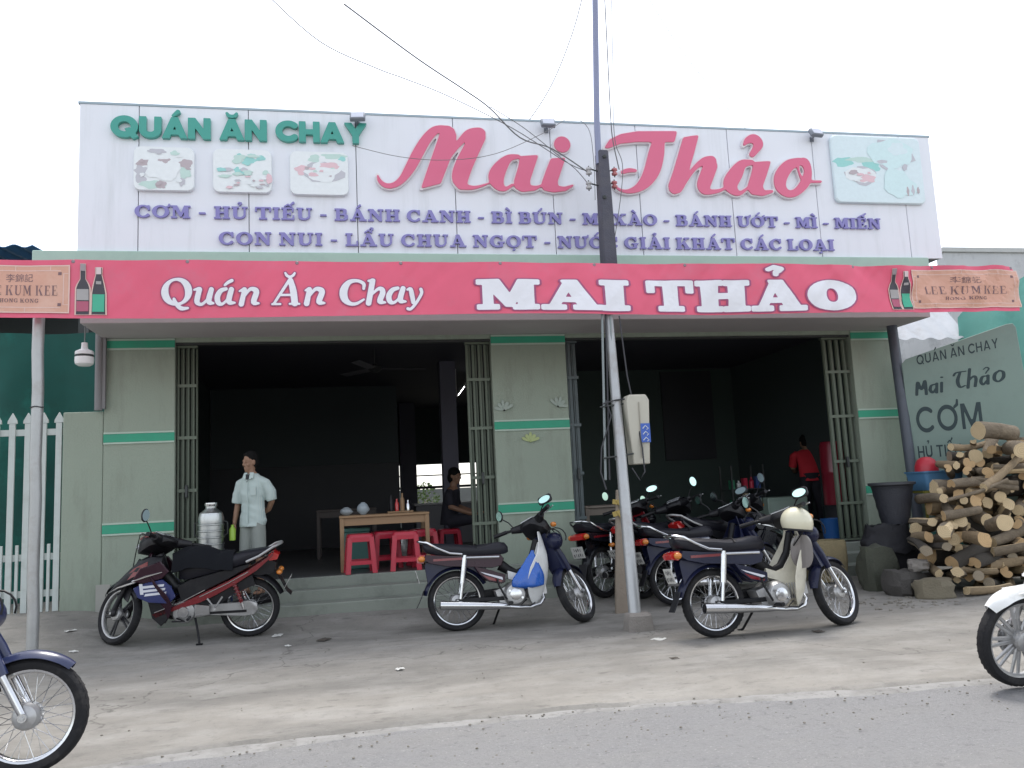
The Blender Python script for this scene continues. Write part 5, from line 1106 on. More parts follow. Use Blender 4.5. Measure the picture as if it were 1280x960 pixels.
# the row parked close together behind the right one
m_black2 = mat('black_paint', (.007,.008,.012), .25, coat=.10, spec=.3)
for lab, r_, yaw, st_, fn, bodym, shm in (
    ('dark motorbike with a bright red tail lamp parked behind the leaning grey pipe', (758,747), 34, 22, 'cub', m_black2, m_redp),
    ('black motorbike with a round pale mirror parked second behind the leaning pipe', (806,748), 30, 28, 'sporty', m_black2, m_black2),
    ('dark navy motorbike whose wheels overlap those of the cream-shielded motorbike', (846,757), 5, 28, 'cub', m_navy, m_navy),
    ('black motorbike with an amber lamp and upright mirrors against the right doorway steps', (880,742), 14, 30, 'sporty', m_black2, m_black2)):
    MG[0] = mat('mirror_dark', (.10,.13,.14), .15, metal=1) if ('amber' in lab or 'overlap' in lab) else None
    a = gat(*r_); d = Vector((math.cos(R(yaw)), math.sin(R(yaw)), 0)); b = a+d*WB; b.z = gz(b.x, b.y)
    if fn == 'cub': cub('motorbike', lab, a, b, st_, bodym, shm, bodym, group='motorbikes crowded before the right doorway')
    else: sporty('motorbike', lab, a, b, st_, (bodym, bodym, shm, bodym), group='motorbikes crowded before the right doorway')

MG[0] = None
# things hung on the bikes
def onbike(root, p): return Matrix.LocRotScale(root.location, root.rotation_euler, None) @ Vector(p)
c = onbike(MID, (.74,-.15,.72))
def bagf(u, v):
    a = 2*math.pi*v; r = (.012+.035*sstep(0,.25,u)+.085*sstep(.15,.75,u))*(1-.75*sstep(.93,1,u))*(1+.16*pnoise(Vector((math.cos(a)*1.6, math.sin(a)*1.6, u*3)))+.07*math.cos(a*7+u*3)*(1-u*.7))
    return (c.x-.06*u+r*math.cos(a)*1.15, c.y-.035+r*math.sin(a)*.55, c.z-.36*u)
mb = MB(); mb.grid(bagf, 26, 36); t = rootmesh(mb, 'plastic_bag', mat('blue_bag', (.02,.11,.46), .25, coat=.3, var=.25, scale=12), c+Vector((0,0,-.36)), sharp=70); tag(t, 'shiny blue plastic bag hanging inside the white leg shield', 'bag')
h = onbike(RGT, (.745,-.245,.905))
t = thing('helmet', 'cream open-face helmet resting on the handlebar of the cream-shielded motorbike', 'helmet', h+Vector((0,0,-.12)))
mb = MB()
def shell(u, v):
    th = math.pi*(.02+.64*u); a = 2*math.pi*v; k = 1+.05*math.cos(a)
    return (h.x+.138*k*math.sin(th)*math.cos(a), h.y+.127*math.sin(th)*math.sin(a), h.z+.134*math.cos(th)-.015*math.cos(a)*u)
mb.grid(shell, 18, 32, th=.012); mb.build('shell', mat('helmet_cream', (.66,.63,.48), .3, coat=.5, var=.03, dirt=(.5,.46,.36), dscale=6), t, world=True)
mb = MB(); mb.tube([shell(1, i/30) for i in range(30)], .010, 6, closed=True); mb.build('rim_trim', m_blackp, t, world=True)
mb = MB(); q = Vector(shell(1,.25)); mb.tube([q, q+Vector((.02,-.02,-.12)), q+Vector((-.03,-.03,-.17)), Vector(shell(1,.75))], .007, 6); mb.build('chin_strap', m_blackp, t, world=True)
mb = MB(); c = onbike(RGT, (.80,-.17,.66))
def visf(u, v): return (c.x+.105*(v-.5)*2*(1-.25*abs(2*u-1)**3), c.y-.03*math.cos((v-.5)*2.4), c.z+.14*(1-2*u)*(1-.2*abs(2*v-1)**3))
mb.grid(visf, 14, 14, th=.006); t = rootmesh(mb, 'helmet_visor', mat('smoked_visor', (.17,.155,.15), .2, coat=.6), c+Vector((0,0,-.14))); tag(t, 'smoked grey visor hanging on the cream leg shield', 'visor')
# ------------------------------------------------------------------ inside the two rooms
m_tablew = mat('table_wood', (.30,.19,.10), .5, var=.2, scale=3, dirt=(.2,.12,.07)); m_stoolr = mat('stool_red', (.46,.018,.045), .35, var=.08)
def table(name, label, x0, x1, y0, y1, top, fz, m):
    t = thing(name, label, 'table', ((x0+x1)/2, (y0+y1)/2, fz))
    k = MB(); k.b2(x0, y0, top-.03, x1, y1, top); k.build('tabletop', m, t, world=True, bevel=.006)
    k = MB(); k.b2(x0+.05, y0+.03, top-.12, x1-.05, y0+.05, top-.031); k.build('apron_rail', m, t, world=True); k = MB(); k.b2(x0+.05, y1-.05, top-.12, x1-.05, y1-.03, top-.031); k.build('apron_rail', m, t, world=True)
    for x in (x0+.03, x1-.03):
        for y in (y0+.035, y1-.035): k = MB(); k.b2(x-.025, y-.025, fz, x+.025, y+.025, top-.031); k.build('leg', m, t, world=True, bevel=.004)
    return t
xa, xb = at(424,650,10.3).x, at(537,650,10.3).x
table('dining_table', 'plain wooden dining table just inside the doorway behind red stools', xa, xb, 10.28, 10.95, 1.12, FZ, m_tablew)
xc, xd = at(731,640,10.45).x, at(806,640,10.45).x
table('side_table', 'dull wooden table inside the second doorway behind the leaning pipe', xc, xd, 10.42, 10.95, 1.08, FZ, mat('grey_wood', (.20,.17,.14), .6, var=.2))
def stool():
    t = thing('plastic_stool', '', 'stool', group='red plastic stools by the dining table')
    k = MB(); k.loft([[(x*h, y*h, z) for x, y in rrect(-1,-1,1,1,.35)] for z, h in ((.405,.150),(.425,.150),(.445,.140),(.450,.115))]); k.build('seat', m_stoolr, t)
    for a in range(4):
        M_ = Matrix.Rotation(R(90*a), 4, 'Z'); k = nb(M_); k.loft([[(.150*1+dx, .095+dy, .410) for dx, dy in ((-.03,0),(0,0),(0,.05),(-.03,.05))],[(.185+dx, .125+dy, 0) for dx, dy in ((-.03,0),(0,0),(0,.05),(-.03,.05))]])
        k.loft([[(.150*1+dx, -.145+dy, .410) for dx, dy in ((-.03,0),(0,0),(0,.05),(-.03,.05))],[(.185+dx, -.175+dy, 0) for dx, dy in ((-.03,0),(0,0),(0,.05),(-.03,.05))]]); k.b2(.135,-.10,.36,.156,.10,.41); k.b2(.158,-.13,.10,.176,.13,.145); k.build('leg_frame', m_stoolr, t)
    return t
S0 = stool()
for i, (u, v, y, rz, lab) in enumerate(((450,690,10.14,4,'red plastic stool before the table, nearest the table leg and green box'), (507,688,10.16,-3,'red plastic stool before the table, nearest the black bike'), (481,690,10.62,12,'red plastic stool under the table behind the gap of the two outer stools'), (529,690,10.60,8,'red plastic stool half hidden under the table end'))):
    s = S0 if i == 0 else copy_tree(S0); x = at(u, v, y).x; s.location = (x, y, FZ+.001); s.rotation_euler = (0,0,R(rz)); s['label'] = lab
k = MB(); x = at(444,665,10.85).x; k.b2(x-.16, 10.7, FZ+.001, x+.17, 11.0, FZ+.45); k.b2(x-.17, 10.69, FZ+.451, x+.18, 11.01, FZ+.50); t = rootmesh(k, 'storage_box', mat('box_teal', (.07,.20,.18), .5), (x, 10.85, FZ), bevel=.012); tag(t, 'teal storage box standing under the dining table', 'box')
for u, m, lab, hh in ((433, mat('bag_white', (.30,.34,.36), .4), 'small white plastic bag at the end of the dining table', .10), (454, mat('bag_pale', (.34,.40,.44), .4), 'pale knotted plastic bag in the middle of the dining table', .15)):
    c = Vector((at(u,640,10.5).x, 10.5, 1.121)); k = MB()
    k.grid(lambda a, b: (c.x+(.075*math.sin(math.pi*min(1,.12+a*.80)))*math.cos(2*math.pi*b)*(1+.25*pnoise(Vector((a*4,math.cos(2*math.pi*b)*2,math.sin(2*math.pi*b)*2)))), c.y+(.06*math.sin(math.pi*min(1,.12+a*.8)))*math.sin(2*math.pi*b), c.z+hh*a), 12, 18); k.build
    t = rootmesh(k, 'plastic_bag', m, c, sharp=70); tag(t, lab, 'bag')
c = Vector((at(500,628,10.7).x, 10.7, 1.121)); t = thing('condiment_tray', 'tray of dark bottles and jars on the dining table', 'tray', c)
k = MB(); k.b2(c.x-.16,c.y-.09,c.z,c.x+.16,c.y+.09,c.z+.02); k.build('tray', m_tablew, t, world=True, bevel=.004)
for i, (dx, h, m) in enumerate(((-.11,.20,m_blackp),(-.04,.15,m_redlens),(.03,.22,m_tablew),(.10,.13,m_chrome))):
    k = MB(); k.lathe([(.026,0),(.028,h*.6),(.012,h*.8),(.012,h),(0,h)], (c.x+dx, c.y, c.z+.021), n=14); k.build('bottle', m, t, world=True)
# more furniture in the gloom: another table and a bench in the first room
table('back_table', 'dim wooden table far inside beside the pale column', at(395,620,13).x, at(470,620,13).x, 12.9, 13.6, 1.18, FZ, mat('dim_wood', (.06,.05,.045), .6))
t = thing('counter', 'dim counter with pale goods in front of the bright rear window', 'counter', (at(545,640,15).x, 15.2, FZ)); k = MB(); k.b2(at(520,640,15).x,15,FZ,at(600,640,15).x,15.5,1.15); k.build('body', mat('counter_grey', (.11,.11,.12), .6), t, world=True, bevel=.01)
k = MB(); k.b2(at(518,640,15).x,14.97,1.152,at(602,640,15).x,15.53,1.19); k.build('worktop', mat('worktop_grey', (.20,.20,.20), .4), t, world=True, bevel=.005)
# fan and lit tube
c = Vector((at(468,441,12).x, 12, 3.449)); t = thing('ceiling_fan', 'dark three-bladed ceiling fan inside the first doorway', 'fan', c); k = MB(); k.tube([c, c+Vector((0,0,-.25))], .012, 8); k.build('rod', m_steel, t, world=True)
k = MB(); k.lathe([(.02,-.22),(.09,-.25),(.10,-.30),(.05,-.34),(0,-.345)], c, n=20); k.build('motor', m_steel, t, world=True)
for i in range(3):
    a = R(8+120*i); k = MB(); M_ = Matrix.Translation(c+Vector((0,0,-.29))) @ Matrix.Rotation(a, 4, 'Z') @ Matrix.Rotation(R(10), 4, 'X'); k.X = M_; k.box((.42,0,0),(.62,.13,.008)); k.box((.10,0,0),(.08,.04,.012)); k.build('blade', mat('fan_blade', (.10,.10,.11), .5), t, world=True, bevel=.003)
a, b = at(571,496,14), at(582,481,14.4); t = thing('tube_lamp', 'lit fluorescent tube seen through the first doorway beside the gate', 'lamp', (a.x, 14, a.z))
k = MB(); k.tube([a+(b-a)*.15, b-(b-a)*.15], .009, 8); k.build('tube', mat('tube_light', (1,1,1), .4, emit=5), t, world=True); k = MB(); k.tube([a+Vector((.0,.03,.03)), b+Vector((0,.03,.03))], .022, 6); k.tube([a+Vector((0,.03,.03)), (a.x, a.y+.03, 3.45)], .006, 5); k.build('fitting', m_whitep, t, world=True)
# second room: pale counter, goods shelf, red drum, bucket
x0, x1 = at(962,650,11.6).x, at(1012,650,11.6).x; t = thing('pale_cabinet', 'pale green cabinet inside the second doorway behind the helmet', 'cabinet', ((x0+x1)/2, 11.9, FZ))
zt_ = at(985,621,11.6).z; k = MB(); k.b2(x0, 11.6, FZ, x1, 12.2, zt_); k.build('body', mat('cabinet_green', (.27,.36,.31), .5), t, world=True, bevel=.012); k = MB(); k.b2(x0+.02,11.59,FZ+.1,x1-.03,11.599,zt_-.06); k.build('door', mat('cabinet_door', (.30,.39,.34), .5), t, world=True)
x0, x1 = at(918,640,12).x, at(958,640,12).x; t = thing('goods_rack', 'wire rack of small goods inside the second doorway', 'rack', ((x0+x1)/2, 12.2, FZ)); za, zb_ = at(940,655,12).z, at(940,585,12).z
k = MB()
for x in (x0, x1):
    for y in (12.0, 12.4): k.b2(x-.012, y-.012, FZ, x+.012, y+.012, zb_+.05)
k.build('frame', m_steel, t, world=True)
zs = [za-.35, za, za+.27, za+.54]
for z in zs: k = MB(); k.b2(x0-.011,11.99,z-.012,x1+.011,12.41,z); k.build('shelf', m_steel, t, world=True)
rg = random.Random(5); gm = [mat('goods_'+n, c, .4) for n, c in (('red',(.40,.02,.05)),('green',(.04,.22,.12)),('white',(.55,.58,.58)),('blue',(.04,.08,.25)),('cream',(.45,.40,.28)))]
for z in zs:
    for i in range(5):
        x = x0+.05+(x1-x0-.1)*i/4; h = rg.uniform(.10,.20); m = rg.choice(gm)
        if rg.random() < .5: k = MB(); k.lathe([(.035,0),(.037,h*.65),(.014,h*.8),(.014,h),(0,h)], (x, 12.1, z+.001), n=12)
        else: k = MB().box((x, 12.12, z+.001+h/2), (.065,.09,h))
        t3 = rootmesh(k, 'bottle' if len(k.f) > 20 else 'packet', m, (x, 12.1, z)); tag(t3, 'small bottle or packet on the wire rack in the second doorway', 'goods', 'goods on the wire rack')
c = Vector((at(1043,600,11.2).x, 11.2, FZ)); t = thing('drum_stand', 'dark stand carrying the tall red drum', 'stand', c); k = MB(); k.lathe([(.20,0),(.18,.04),(.17,.40),(.19,.44)], c, n=18); k.build('body', m_dark_low, t, world=True)
k = MB(); zr = at(1043,552,11.2).z; k.lathe([(.165,.442),(.17,.47),(.17,.9),(.175,.91),(.17,.93),(.17,zr-FZ-.06),(.15,zr-FZ),(0,zr-FZ)], c, n=28); t = rootmesh(k, 'red_drum', mat('drum_red', (.26,.016,.035), .3, coat=.3), c+Vector((0,0,.442))); tag(t, 'tall dark red drum beside the person in red', 'drum')
c = Vector((at(1040,660,10.75).x, 10.75, FZ+.001)); k = MB(); k.lathe([(.0,0),(.12,0),(.145,.25),(.152,.27),(.146,.27),(.14,.255),(.115,.01),(0,.01)], c, n=28); t = thing('bucket', 'blue plastic bucket on the floor below the red drum', 'bucket', c); k.build('body', mat('bucket_blue', (.03,.14,.42), .4), t, world=True); k = MB(); k.tube([c+Vector((.15*math.cos(R(q)), .05, .265-.08*math.sin(R(q)))) for q in range(0,181,20)], .004, 5); k.build('handle', m_steel, t, world=True)
# steel water urn beside the man
c = Vector((at(264,690,9.56).x, 9.56, .223)); zt_ = at(264,628,9.56).z; H = zt_-c.z
t = thing('steel_urn', 'ribbed stainless steel urn standing beside the man at the doorway', 'urn', c); k = MB(); pr = [(.0,0),(.125,0),(.132,.02)]
for i in range(13): z = .06+(H-.24)*i/13; pr += [(.130,z),(.139,z+.008),(.139,z+.016),(.129,z+.025)]
pr += [(.132,H-.17),(.12,H-.115),(.07,H-.075),(.058,H-.06),(.058,H-.035)]; k.lathe(pr, c, n=36); k.build('body', mat('brushed_steel', (.50,.52,.52), .34, metal=1, var=.08), t, world=True)
k = MB(); k.lathe([(.064,H-.040),(.068,H-.03),(.066,H-.005),(.05,H),(0,H)], c, n=28); k.build('lid', m_chrome, t, world=True)
k = MB(); 
for s in (-1,1): k.tube([c+Vector((s*.13,-.01,H-.2)), c+Vector((s*.17,-.01,H-.22)), c+Vector((s*.17,-.01,H-.34)), c+Vector((s*.13,-.01,H-.36))], .007, 6)
k.build('handle', m_steel, t, world=True)
k = MB(); x = c.x+.20; k.b2(x-.03,9.60,.223,x+.13,9.78,.23); k.tube([(x,9.62,.23),(x,9.62,.80),(x,9.78,.80),(x,9.78,.23)],.012,6); k.tube([(x+.12,9.62,.23),(x+.12,9.62,.72),(x+.12,9.78,.72),(x+.12,9.78,.23)],.012,6); t = rootmesh(k, 'trolley_frame', mat('frame_blue', (.03,.04,.12), .4), (x, 9.7, .343)); t.location.z = .343+.12; t.location.z = .343; tag(t, 'dark blue tubular trolley frame between the urn and the man', 'trolley')

# ------------------------------------------------------------------ people
m_skin = mat('skin', (.27,.155,.10), .6, var=.08, scale=12); m_hair = mat('hair_black', (.008,.008,.008), .85, spec=.15, bump=.3, bscale=200)
def fused(mb, name, m, parent, vox, it=4, smooth=True):
    o = mb.build(name, m, parent, sharp=0); rm = o.modifiers.new('fuse', 'REMESH'); rm.mode = 'VOXEL'; rm.voxel_size = vox; sm = o.modifiers.new('soft', 'SMOOTH'); sm.iterations = it; sm.factor = .5
    me = bpy.data.meshes.new_from_object(o.evaluated_get(bpy.context.evaluated_depsgraph_get())); o.modifiers.clear(); old = o.data; o.data = me; me.name = name; bpy.data.meshes.remove(old)
    if not me.materials: me.materials.append(m)
    me.polygons.foreach_set('use_smooth', [True]*len(me.polygons)); return o
def ring(c, rx, ry, n=20, tilt=0.):
    c = Vector(c); return [c+Vector((rx*math.cos(2*math.pi*i/n), ry*math.sin(2*math.pi*i/n), tilt*math.cos(2*math.pi*i/n))) for i in range(n)]
def hand(k, w, d, side, grip=.5, s=1.):
    """palm, four bent fingers of unequal length and a thumb; w wrist, d pointing direction"""
    w = Vector(w); d = Vector(d).normalized(); n = Vector((0,-1,0)) if abs(d.y) < .8 else Vector((0,0,1)); u = d.cross(n).normalized()*side; n = u.cross(d)*side
    k.loft([[w+d*(t*.085*s)+u*(a*hw)+n*(b*.013) for a, b in ((-1,-.7),(0,-1),(1,-.7),(1,.7),(0,1),(-1,.7))] for t, hw in ((-.1,.022),(.3,.034),(.8,.040),(1,.036))])
    for i, L in enumerate((.070,.078,.072,.056)):
        b0 = w+d*.082*s+u*(-.030+.020*i); g = grip*(.9+.1*i); p1 = b0+(d*math.cos(g*.8)+n*math.sin(g*.8))*L*.45; p2 = p1+(d*math.cos(g*1.9)+n*math.sin(g*1.9))*L*.32; p3 = p2+(d*math.cos(g*2.8)+n*math.sin(g*2.8))*L*.26
        k.tube([b0-d*.02, b0, p1, p2, p3], [.0095,.0092,.0086,.008,.0065], 8)
    b0 = w+d*.025*s-u*.028; p1 = b0-u*.026+d*.028+n*.006; p2 = p1-u*.008+d*.026+n*.012*grip; k.tube([b0+u*.01, b0, p1, p2], [.013,.012,.0105,.008], 8)
def head(k, c, yaw, s=1., pitch=0):
    c = Vector(c); M_ = Matrix.Translation(c) @ Matrix.Rotation(R(yaw), 4, 'Z') @ Matrix.Rotation(R(pitch), 4, 'X') @ Matrix.Scale(s, 4); X0 = k.X; k.X = M_ if X0 is None else X0 @ M_
    k.ell((0,.012,.035), (.074,.094,.088)); k.ell((0,-.018,-.028), (.058,.066,.082)); k.ell((0,-.060,-.088), (.030,.026,.022)); k.ell((0,-.05,-.055), (.045,.04,.05))
    k.tube([(0,-.086,.022),(0,-.103,-.012),(0,-.106,-.022)], [.009,.013,.015], 8)
    for q in (-1,1):
        k.ell((q*.014,-.094,-.025), (.011,.011,.009)); k.ell((q*.032,-.078,.030), (.022,.012,.008)); k.ell((q*.030,-.076,.012), (.014,.012,.010)); k.ell((q*.073,.012,-.005), (.010,.020,.032), Euler((R(-10),0,0))); k.ell((q*.042,-.058,-.022), (.022,.02,.018))
    k.ell((0,-.083,-.055), (.024,.010,.0065)); k.ell((0,-.081,-.068), (.021,.011,.008)); k.X = X0
    return M_
# the man at the doorway
mz = .343; my = 9.60; mx = at(316,640,my).x; Hm = at(306,567,my).z-mz; sc = Hm/1.68
MAN = thing('person', 'person in a pale open-collared short-sleeved shirt and grey shorts standing at the doorway', 'person', (mx, my, mz), (0,0,R(-22)))
S_ = Matrix.Diagonal((sc*.83, sc, sc, 1)); k = nb(S_)
k.loft([ring((0,.0,z), a, b) for z, a, b in ((.84,.13,.10),(.93,.150,.108),(1.05,.142,.10),(1.2,.158,.11),(1.30,.155,.10),(1.37,.115,.08),(1.42,.075,.065),(1.455,.054,.056))])
k.loft([ring((-.012,-.012,z), a, a*1.05) for z, a in ((1.40,.060),(1.46,.053),(1.53,.052))])
MH = head(k, (-.022,-.02,1.568), -26, 1.06, 6)
for s in (-1,1): k.tube([(s*.085,0,.90),(s*.095,-.005,.70),(s*.10,-.012,.48),(s*.105,.01,.34),(s*.11,.01,.10),(s*.11,.0,.05)], [.092,.082,.058,.055,.036,.040], 14); k.loft([ring((s*.115,y,z), a, .03, 12) for y, z, a in ((.06,.035,.03),(.0,.045,.038),(-.1,.032,.045))]); k.ell((s*.118,-.09,.030),(.045,.085,.026)); k.ell((s*.112,.04,.035),(.034,.045,.034))
k.tube([(-.14,.0,1.325),(-.185,.005,1.295),(-.235,.02,1.20),(-.25,.025,1.08),(-.258,-.01,.95),(-.262,-.045,.84)], [.05,.055,.047,.041,.037,.027], 14); hand(k, (-.262,-.048,.835), (-.02,-.16,-1), -1, .9)
k.tube([(.14,.0,1.325),(.185,.01,1.295),(.24,.05,1.20),(.25,.08,1.09),(.17,.13,1.0),(.08,.155,.96)], [.05,.055,.047,.041,.036,.027], 14); hand(k, (.08,.155,.958), (-1,.1,-.1), 1, .6)
fused(k, 'body', m_skin, MAN, .0075, 3)
k = nb(S_ @ MH); k.ell((0,.024,.055), (.082,.096,.082)); k.ell((0,.045,.0), (.078,.07,.075)); k.ell((-.01,-.040,.098), (.06,.03,.022)); hr = fused(k, 'hair', m_hair, MAN, .008, 3)
def shirt_mat(name, c, c2, sc_):
    m = mat(name, c, .8, var=.05, scale=3, bump=.3, bscale=14); n = m.node_tree.nodes; l = m.node_tree.links; b = n['Principled BSDF']; lk = b.inputs['Base Color'].links[0].from_socket
    w = n.new('ShaderNodeTexWave'); w.inputs['Scale'].default_value = sc_; w.bands_direction = 'X'; w.inputs['Distortion'].default_value = .6; tc = n.new('ShaderNodeTexCoord'); l.new(tc.outputs['Object'], w.inputs['Vector'])
    x = n.new('ShaderNodeMix'); x.data_type = 'RGBA'; x.inputs[7].default_value = (*c2, 1); l.new(w.outputs['Fac'], x.inputs[0]); l.new(lk, x.inputs[6]); l.new(x.outputs[2], b.inputs['Base Color']); return m
k = nb(S_)
k.loft([ring((0,.005+.004*math.sin(z*30),z), a+.012*math.sin(z*23), b) for z, a, b in ((.80,.190,.135),(.86,.186,.132),(.95,.178,.126),(1.08,.172,.122),(1.2,.180,.126),(1.32,.184,.116),(1.385,.150,.10),(1.415,.098,.082),(1.435,.078,.072))])
k.tube([(-.13,0,1.35),(-.20,.005,1.315),(-.245,.018,1.20),(-.262,.022,1.085)], [.055,.064,.070,.074], 14); k.tube([(.13,0,1.35),(.20,.01,1.315),(.25,.045,1.20),(.265,.06,1.10)], [.055,.064,.072,.072], 14)
sh_ = fused(k, 'shirt', shirt_mat('shirt_mint', (.50,.57,.53), (.40,.50,.50), 26), MAN, .011, 3)
for v_ in sh_.data.vertices:
    q = v_.co; v_.co = q+Vector((q.x, q.y, 0)).normalized()*(.011*pnoise(Vector((q.x*9, q.y*9, q.z*5)))+.008*pnoise(Vector((q.x*7+q.z*16, q.y*8, q.z*9))))
k = nb(S_)
for s in (-1,1): k.loft([[(s*.018,-.085,1.44),(s*.075,-.072,1.435),(s*.082,-.108,1.375),(s*.03,-.128,1.36)],[(s*.02,-.100,1.45),(s*.079,-.086,1.445),(s*.086,-.12,1.38),(s*.03,-.14,1.36)]])
k.build('collar', sh_.data.materials[0], MAN, bevel=.004)
k = nb(S_); k.loft([[(-.006,-.128,1.36),(.006,-.128,1.36),(.006,-.137,1.36),(-.006,-.137,1.36)],[(-.006,-.124,1.08),(.006,-.124,1.08),(.006,-.134,1.08),(-.006,-.134,1.08)],[(-.014,-.134,.84),(.014,-.134,.84),(.014,-.147,.84),(-.014,-.147,.84)]]); k.box((.09,-.127,1.22),(.085,.012,.10)); k.build('placket', sh_.data.materials[0], MAN)
k = nb(S_); k.loft([[(-.032,-.112,1.425),(.032,-.112,1.425),(.004,-.134,1.33),(-.004,-.134,1.33)],[(-.032,-.118,1.425),(.032,-.118,1.425),(.004,-.139,1.33),(-.004,-.139,1.33)]]); k.build('undershirt', m_blackp, MAN)
k = nb(S_); k.loft([ring((0,0,z), a, b) for z, a, b in ((.80,.165,.122),(.88,.160,.118),(1.0,.152,.11))])
for s in (-1,1): k.tube([(s*.075,0,.90),(s*.09,-.002,.72),(s*.098,-.008,.56),(s*.104,-.01,.44)], [.098,.100,.096,.092], 16)
fused(k, 'shorts', mat('shorts_grey', (.25,.275,.255), .85, var=.1, bump=.3, bscale=12), MAN, .011, 3)
for s in (-1,1): k = nb(S_); k.loft([[(s*.113+x*.048, y, z) for x, y in ((-1,.07),(1,.07),(1.1,-.1),(.6,-.18),(-.6,-.18),(-1,-.1))] for z in (.0,.014)]); k.tube([(s*.113-.045,-.06,.012),(s*.113-.03,-.08,.055),(s*.113+.03,-.08,.055),(s*.113+.045,-.06,.012)], .008, 6); k.build('sandal', m_blackp, MAN)
hw = Matrix.LocRotScale(MAN.location, MAN.rotation_euler, None) @ (S_ @ Vector((-.265,-.085,.745))); k = MB(); k.lathe([(0,-.09),(.034,-.085),(.036,.03),(.016,.06),(.016,.08),(0,.082)], hw, n=16); t = rootmesh(k, 'plastic_bottle', mat('bottle_lime', (.32,.52,.06), .35), hw+Vector((0,0,-.09))); tag(t, 'lime green plastic bottle in the hand of the man at the doorway', 'bottle')
# the person in red, turned away and stooping
py = 12.0; pxx = at(1014,600,py).x
RED = thing('person', 'person in a red shirt stooping with their back turned inside the second doorway', 'person', (pxx, py, FZ), (0,0,R(158)))
k = MB()
k.loft([ring((0,y,z), a, b) for y, z, a, b in ((.02,.82,.13,.10),(.0,.92,.15,.105),(-.06,1.05,.145,.10),(-.14,1.17,.16,.105),(-.2,1.26,.165,.095),(-.24,1.31,.09,.07))]); k.tube([(0,-.22,1.28),(0,-.27,1.37)], [.055,.05], 12); head(k, (0,-.30,1.41), 12, 1.0, 18)
for s in (-1,1):
    k.tube([(s*.085,.02,.86),(s*.095,.0,.66),(s*.10,.0,.46),(s*.105,.02,.30),(s*.108,.03,.07)], [.09,.08,.058,.052,.038], 14); k.ell((s*.11,-.03,.035),(.042,.11,.035))
    k.tube([(s*.15,-.2,1.23),(s*.195,-.22,1.20),(s*.21,-.30,1.02),(s*.17,-.46,.97),(s*.12,-.55,.98)], [.05,.054,.044,.036,.026], 14); hand(k, (s*.12,-.55,.98), (-.1*s,-1,.0), s, .6)
fused(k, 'body', m_skin, RED, .009, 3)
k = MB(); k.loft([ring((0,y,z), a, b) for y, z, a, b in ((.015,.80,.165,.125),(.0,.92,.168,.125),(-.06,1.05,.164,.12),(-.14,1.17,.178,.12),(-.2,1.255,.178,.105),(-.235,1.30,.10,.085))])
for s in (-1,1): k.tube([(s*.14,-.2,1.23),(s*.195,-.22,1.20),(s*.215,-.29,1.04)], [.066,.07,.068], 14)
fused(k, 'shirt', mat('shirt_red', (.50,.02,.035), .75, var=.1, bump=.3, bscale=12), RED, .012, 3)
k = MB(); k.loft([ring((0,.02,z), a, b) for z, a, b in ((.80,.155,.118),(.93,.15,.11))])
for s in (-1,1): k.tube([(s*.08,.02,.86),(s*.095,.0,.66),(s*.10,.0,.46),(s*.105,.02,.12)], [.098,.092,.075,.062], 14)
fused(k, 'trousers', mat('trousers_dark', (.012,.013,.02), .85), RED, .012, 3)
k = nb(Matrix.Translation((0,-.30,1.41)) @ Matrix.Rotation(R(12),4,'Z') @ Matrix.Rotation(R(18),4,'X')); k.ell((0,.02,.05),(.084,.1,.086)); k.ell((0,.05,-.01),(.078,.07,.085)); fused(k, 'hair', m_hair, RED, .009, 3)
# someone sitting in the dark by the far column
sy_ = 12.5; sxx = at(566,650,sy_).x
SIT = thing('person', 'person in dark clothes sitting in shadow inside the first doorway', 'person', (sxx, sy_, FZ), (0,0,R(70)))
k = MB(); k.loft([ring((0,y,z), a, b) for y, z, a, b in ((.06,.42,.15,.12),(.05,.55,.15,.11),(.02,.75,.155,.11),(-.01,.90,.165,.10),(-.02,.97,.08,.07))]); k.tube([(0,-.02,.95),(0,-.04,1.05)], [.055,.05], 12); MH2 = head(k, (0,-.06,1.13), -20, 1.0, 10)
for s in (-1,1):
    k.tube([(s*.09,.03,.47),(s*.11,-.2,.49),(s*.12,-.40,.47),(s*.12,-.42,.28),(s*.12,-.40,.06)], [.09,.082,.06,.05,.036], 14); k.ell((s*.12,-.46,.035),(.042,.11,.034))
    k.tube([(s*.15,-.01,.90),(s*.2,.0,.86),(s*.23,-.03,.68),(s*.18,-.24,.60),(s*.14,-.32,.57)], [.05,.053,.043,.036,.026], 14); hand(k, (s*.14,-.32,.57), (-.1*s,-1,-.2), s, .6)
fused(k, 'body', m_skin, SIT, .009, 3)
k = MB(); k.loft([ring((0,y,z), a, b) for y, z, a, b in ((.06,.42,.165,.135),(.05,.55,.165,.125),(.02,.75,.17,.122),(-.01,.895,.178,.11),(-.015,.945,.10,.085))])
for s in (-1,1): k.tube([(s*.14,-.01,.90),(s*.2,.0,.86),(s*.232,-.03,.70)], [.062,.066,.06], 14); k.tube([(s*.085,.04,.46),(s*.11,-.2,.49),(s*.12,-.41,.47),(s*.12,-.42,.28),(s*.12,-.40,.12)], [.1,.092,.074,.066,.058], 14)
fused(k, 'clothes', mat('clothes_dark', (.02,.02,.03), .85), SIT, .012, 3)
k = nb(MH2); k.ell((0,.02,.05),(.084,.1,.086)); k.ell((0,.05,-.02),(.08,.07,.1)); fused(k, 'hair', m_hair, SIT, .009, 3)
s = copy_tree(S0); s.location = Matrix.LocRotScale(SIT.location, SIT.rotation_euler, None) @ Vector((0,.07,.001)); s.scale = (1,1,.80); s['label'] = 'dim red plastic stool under the person sitting in shadow'

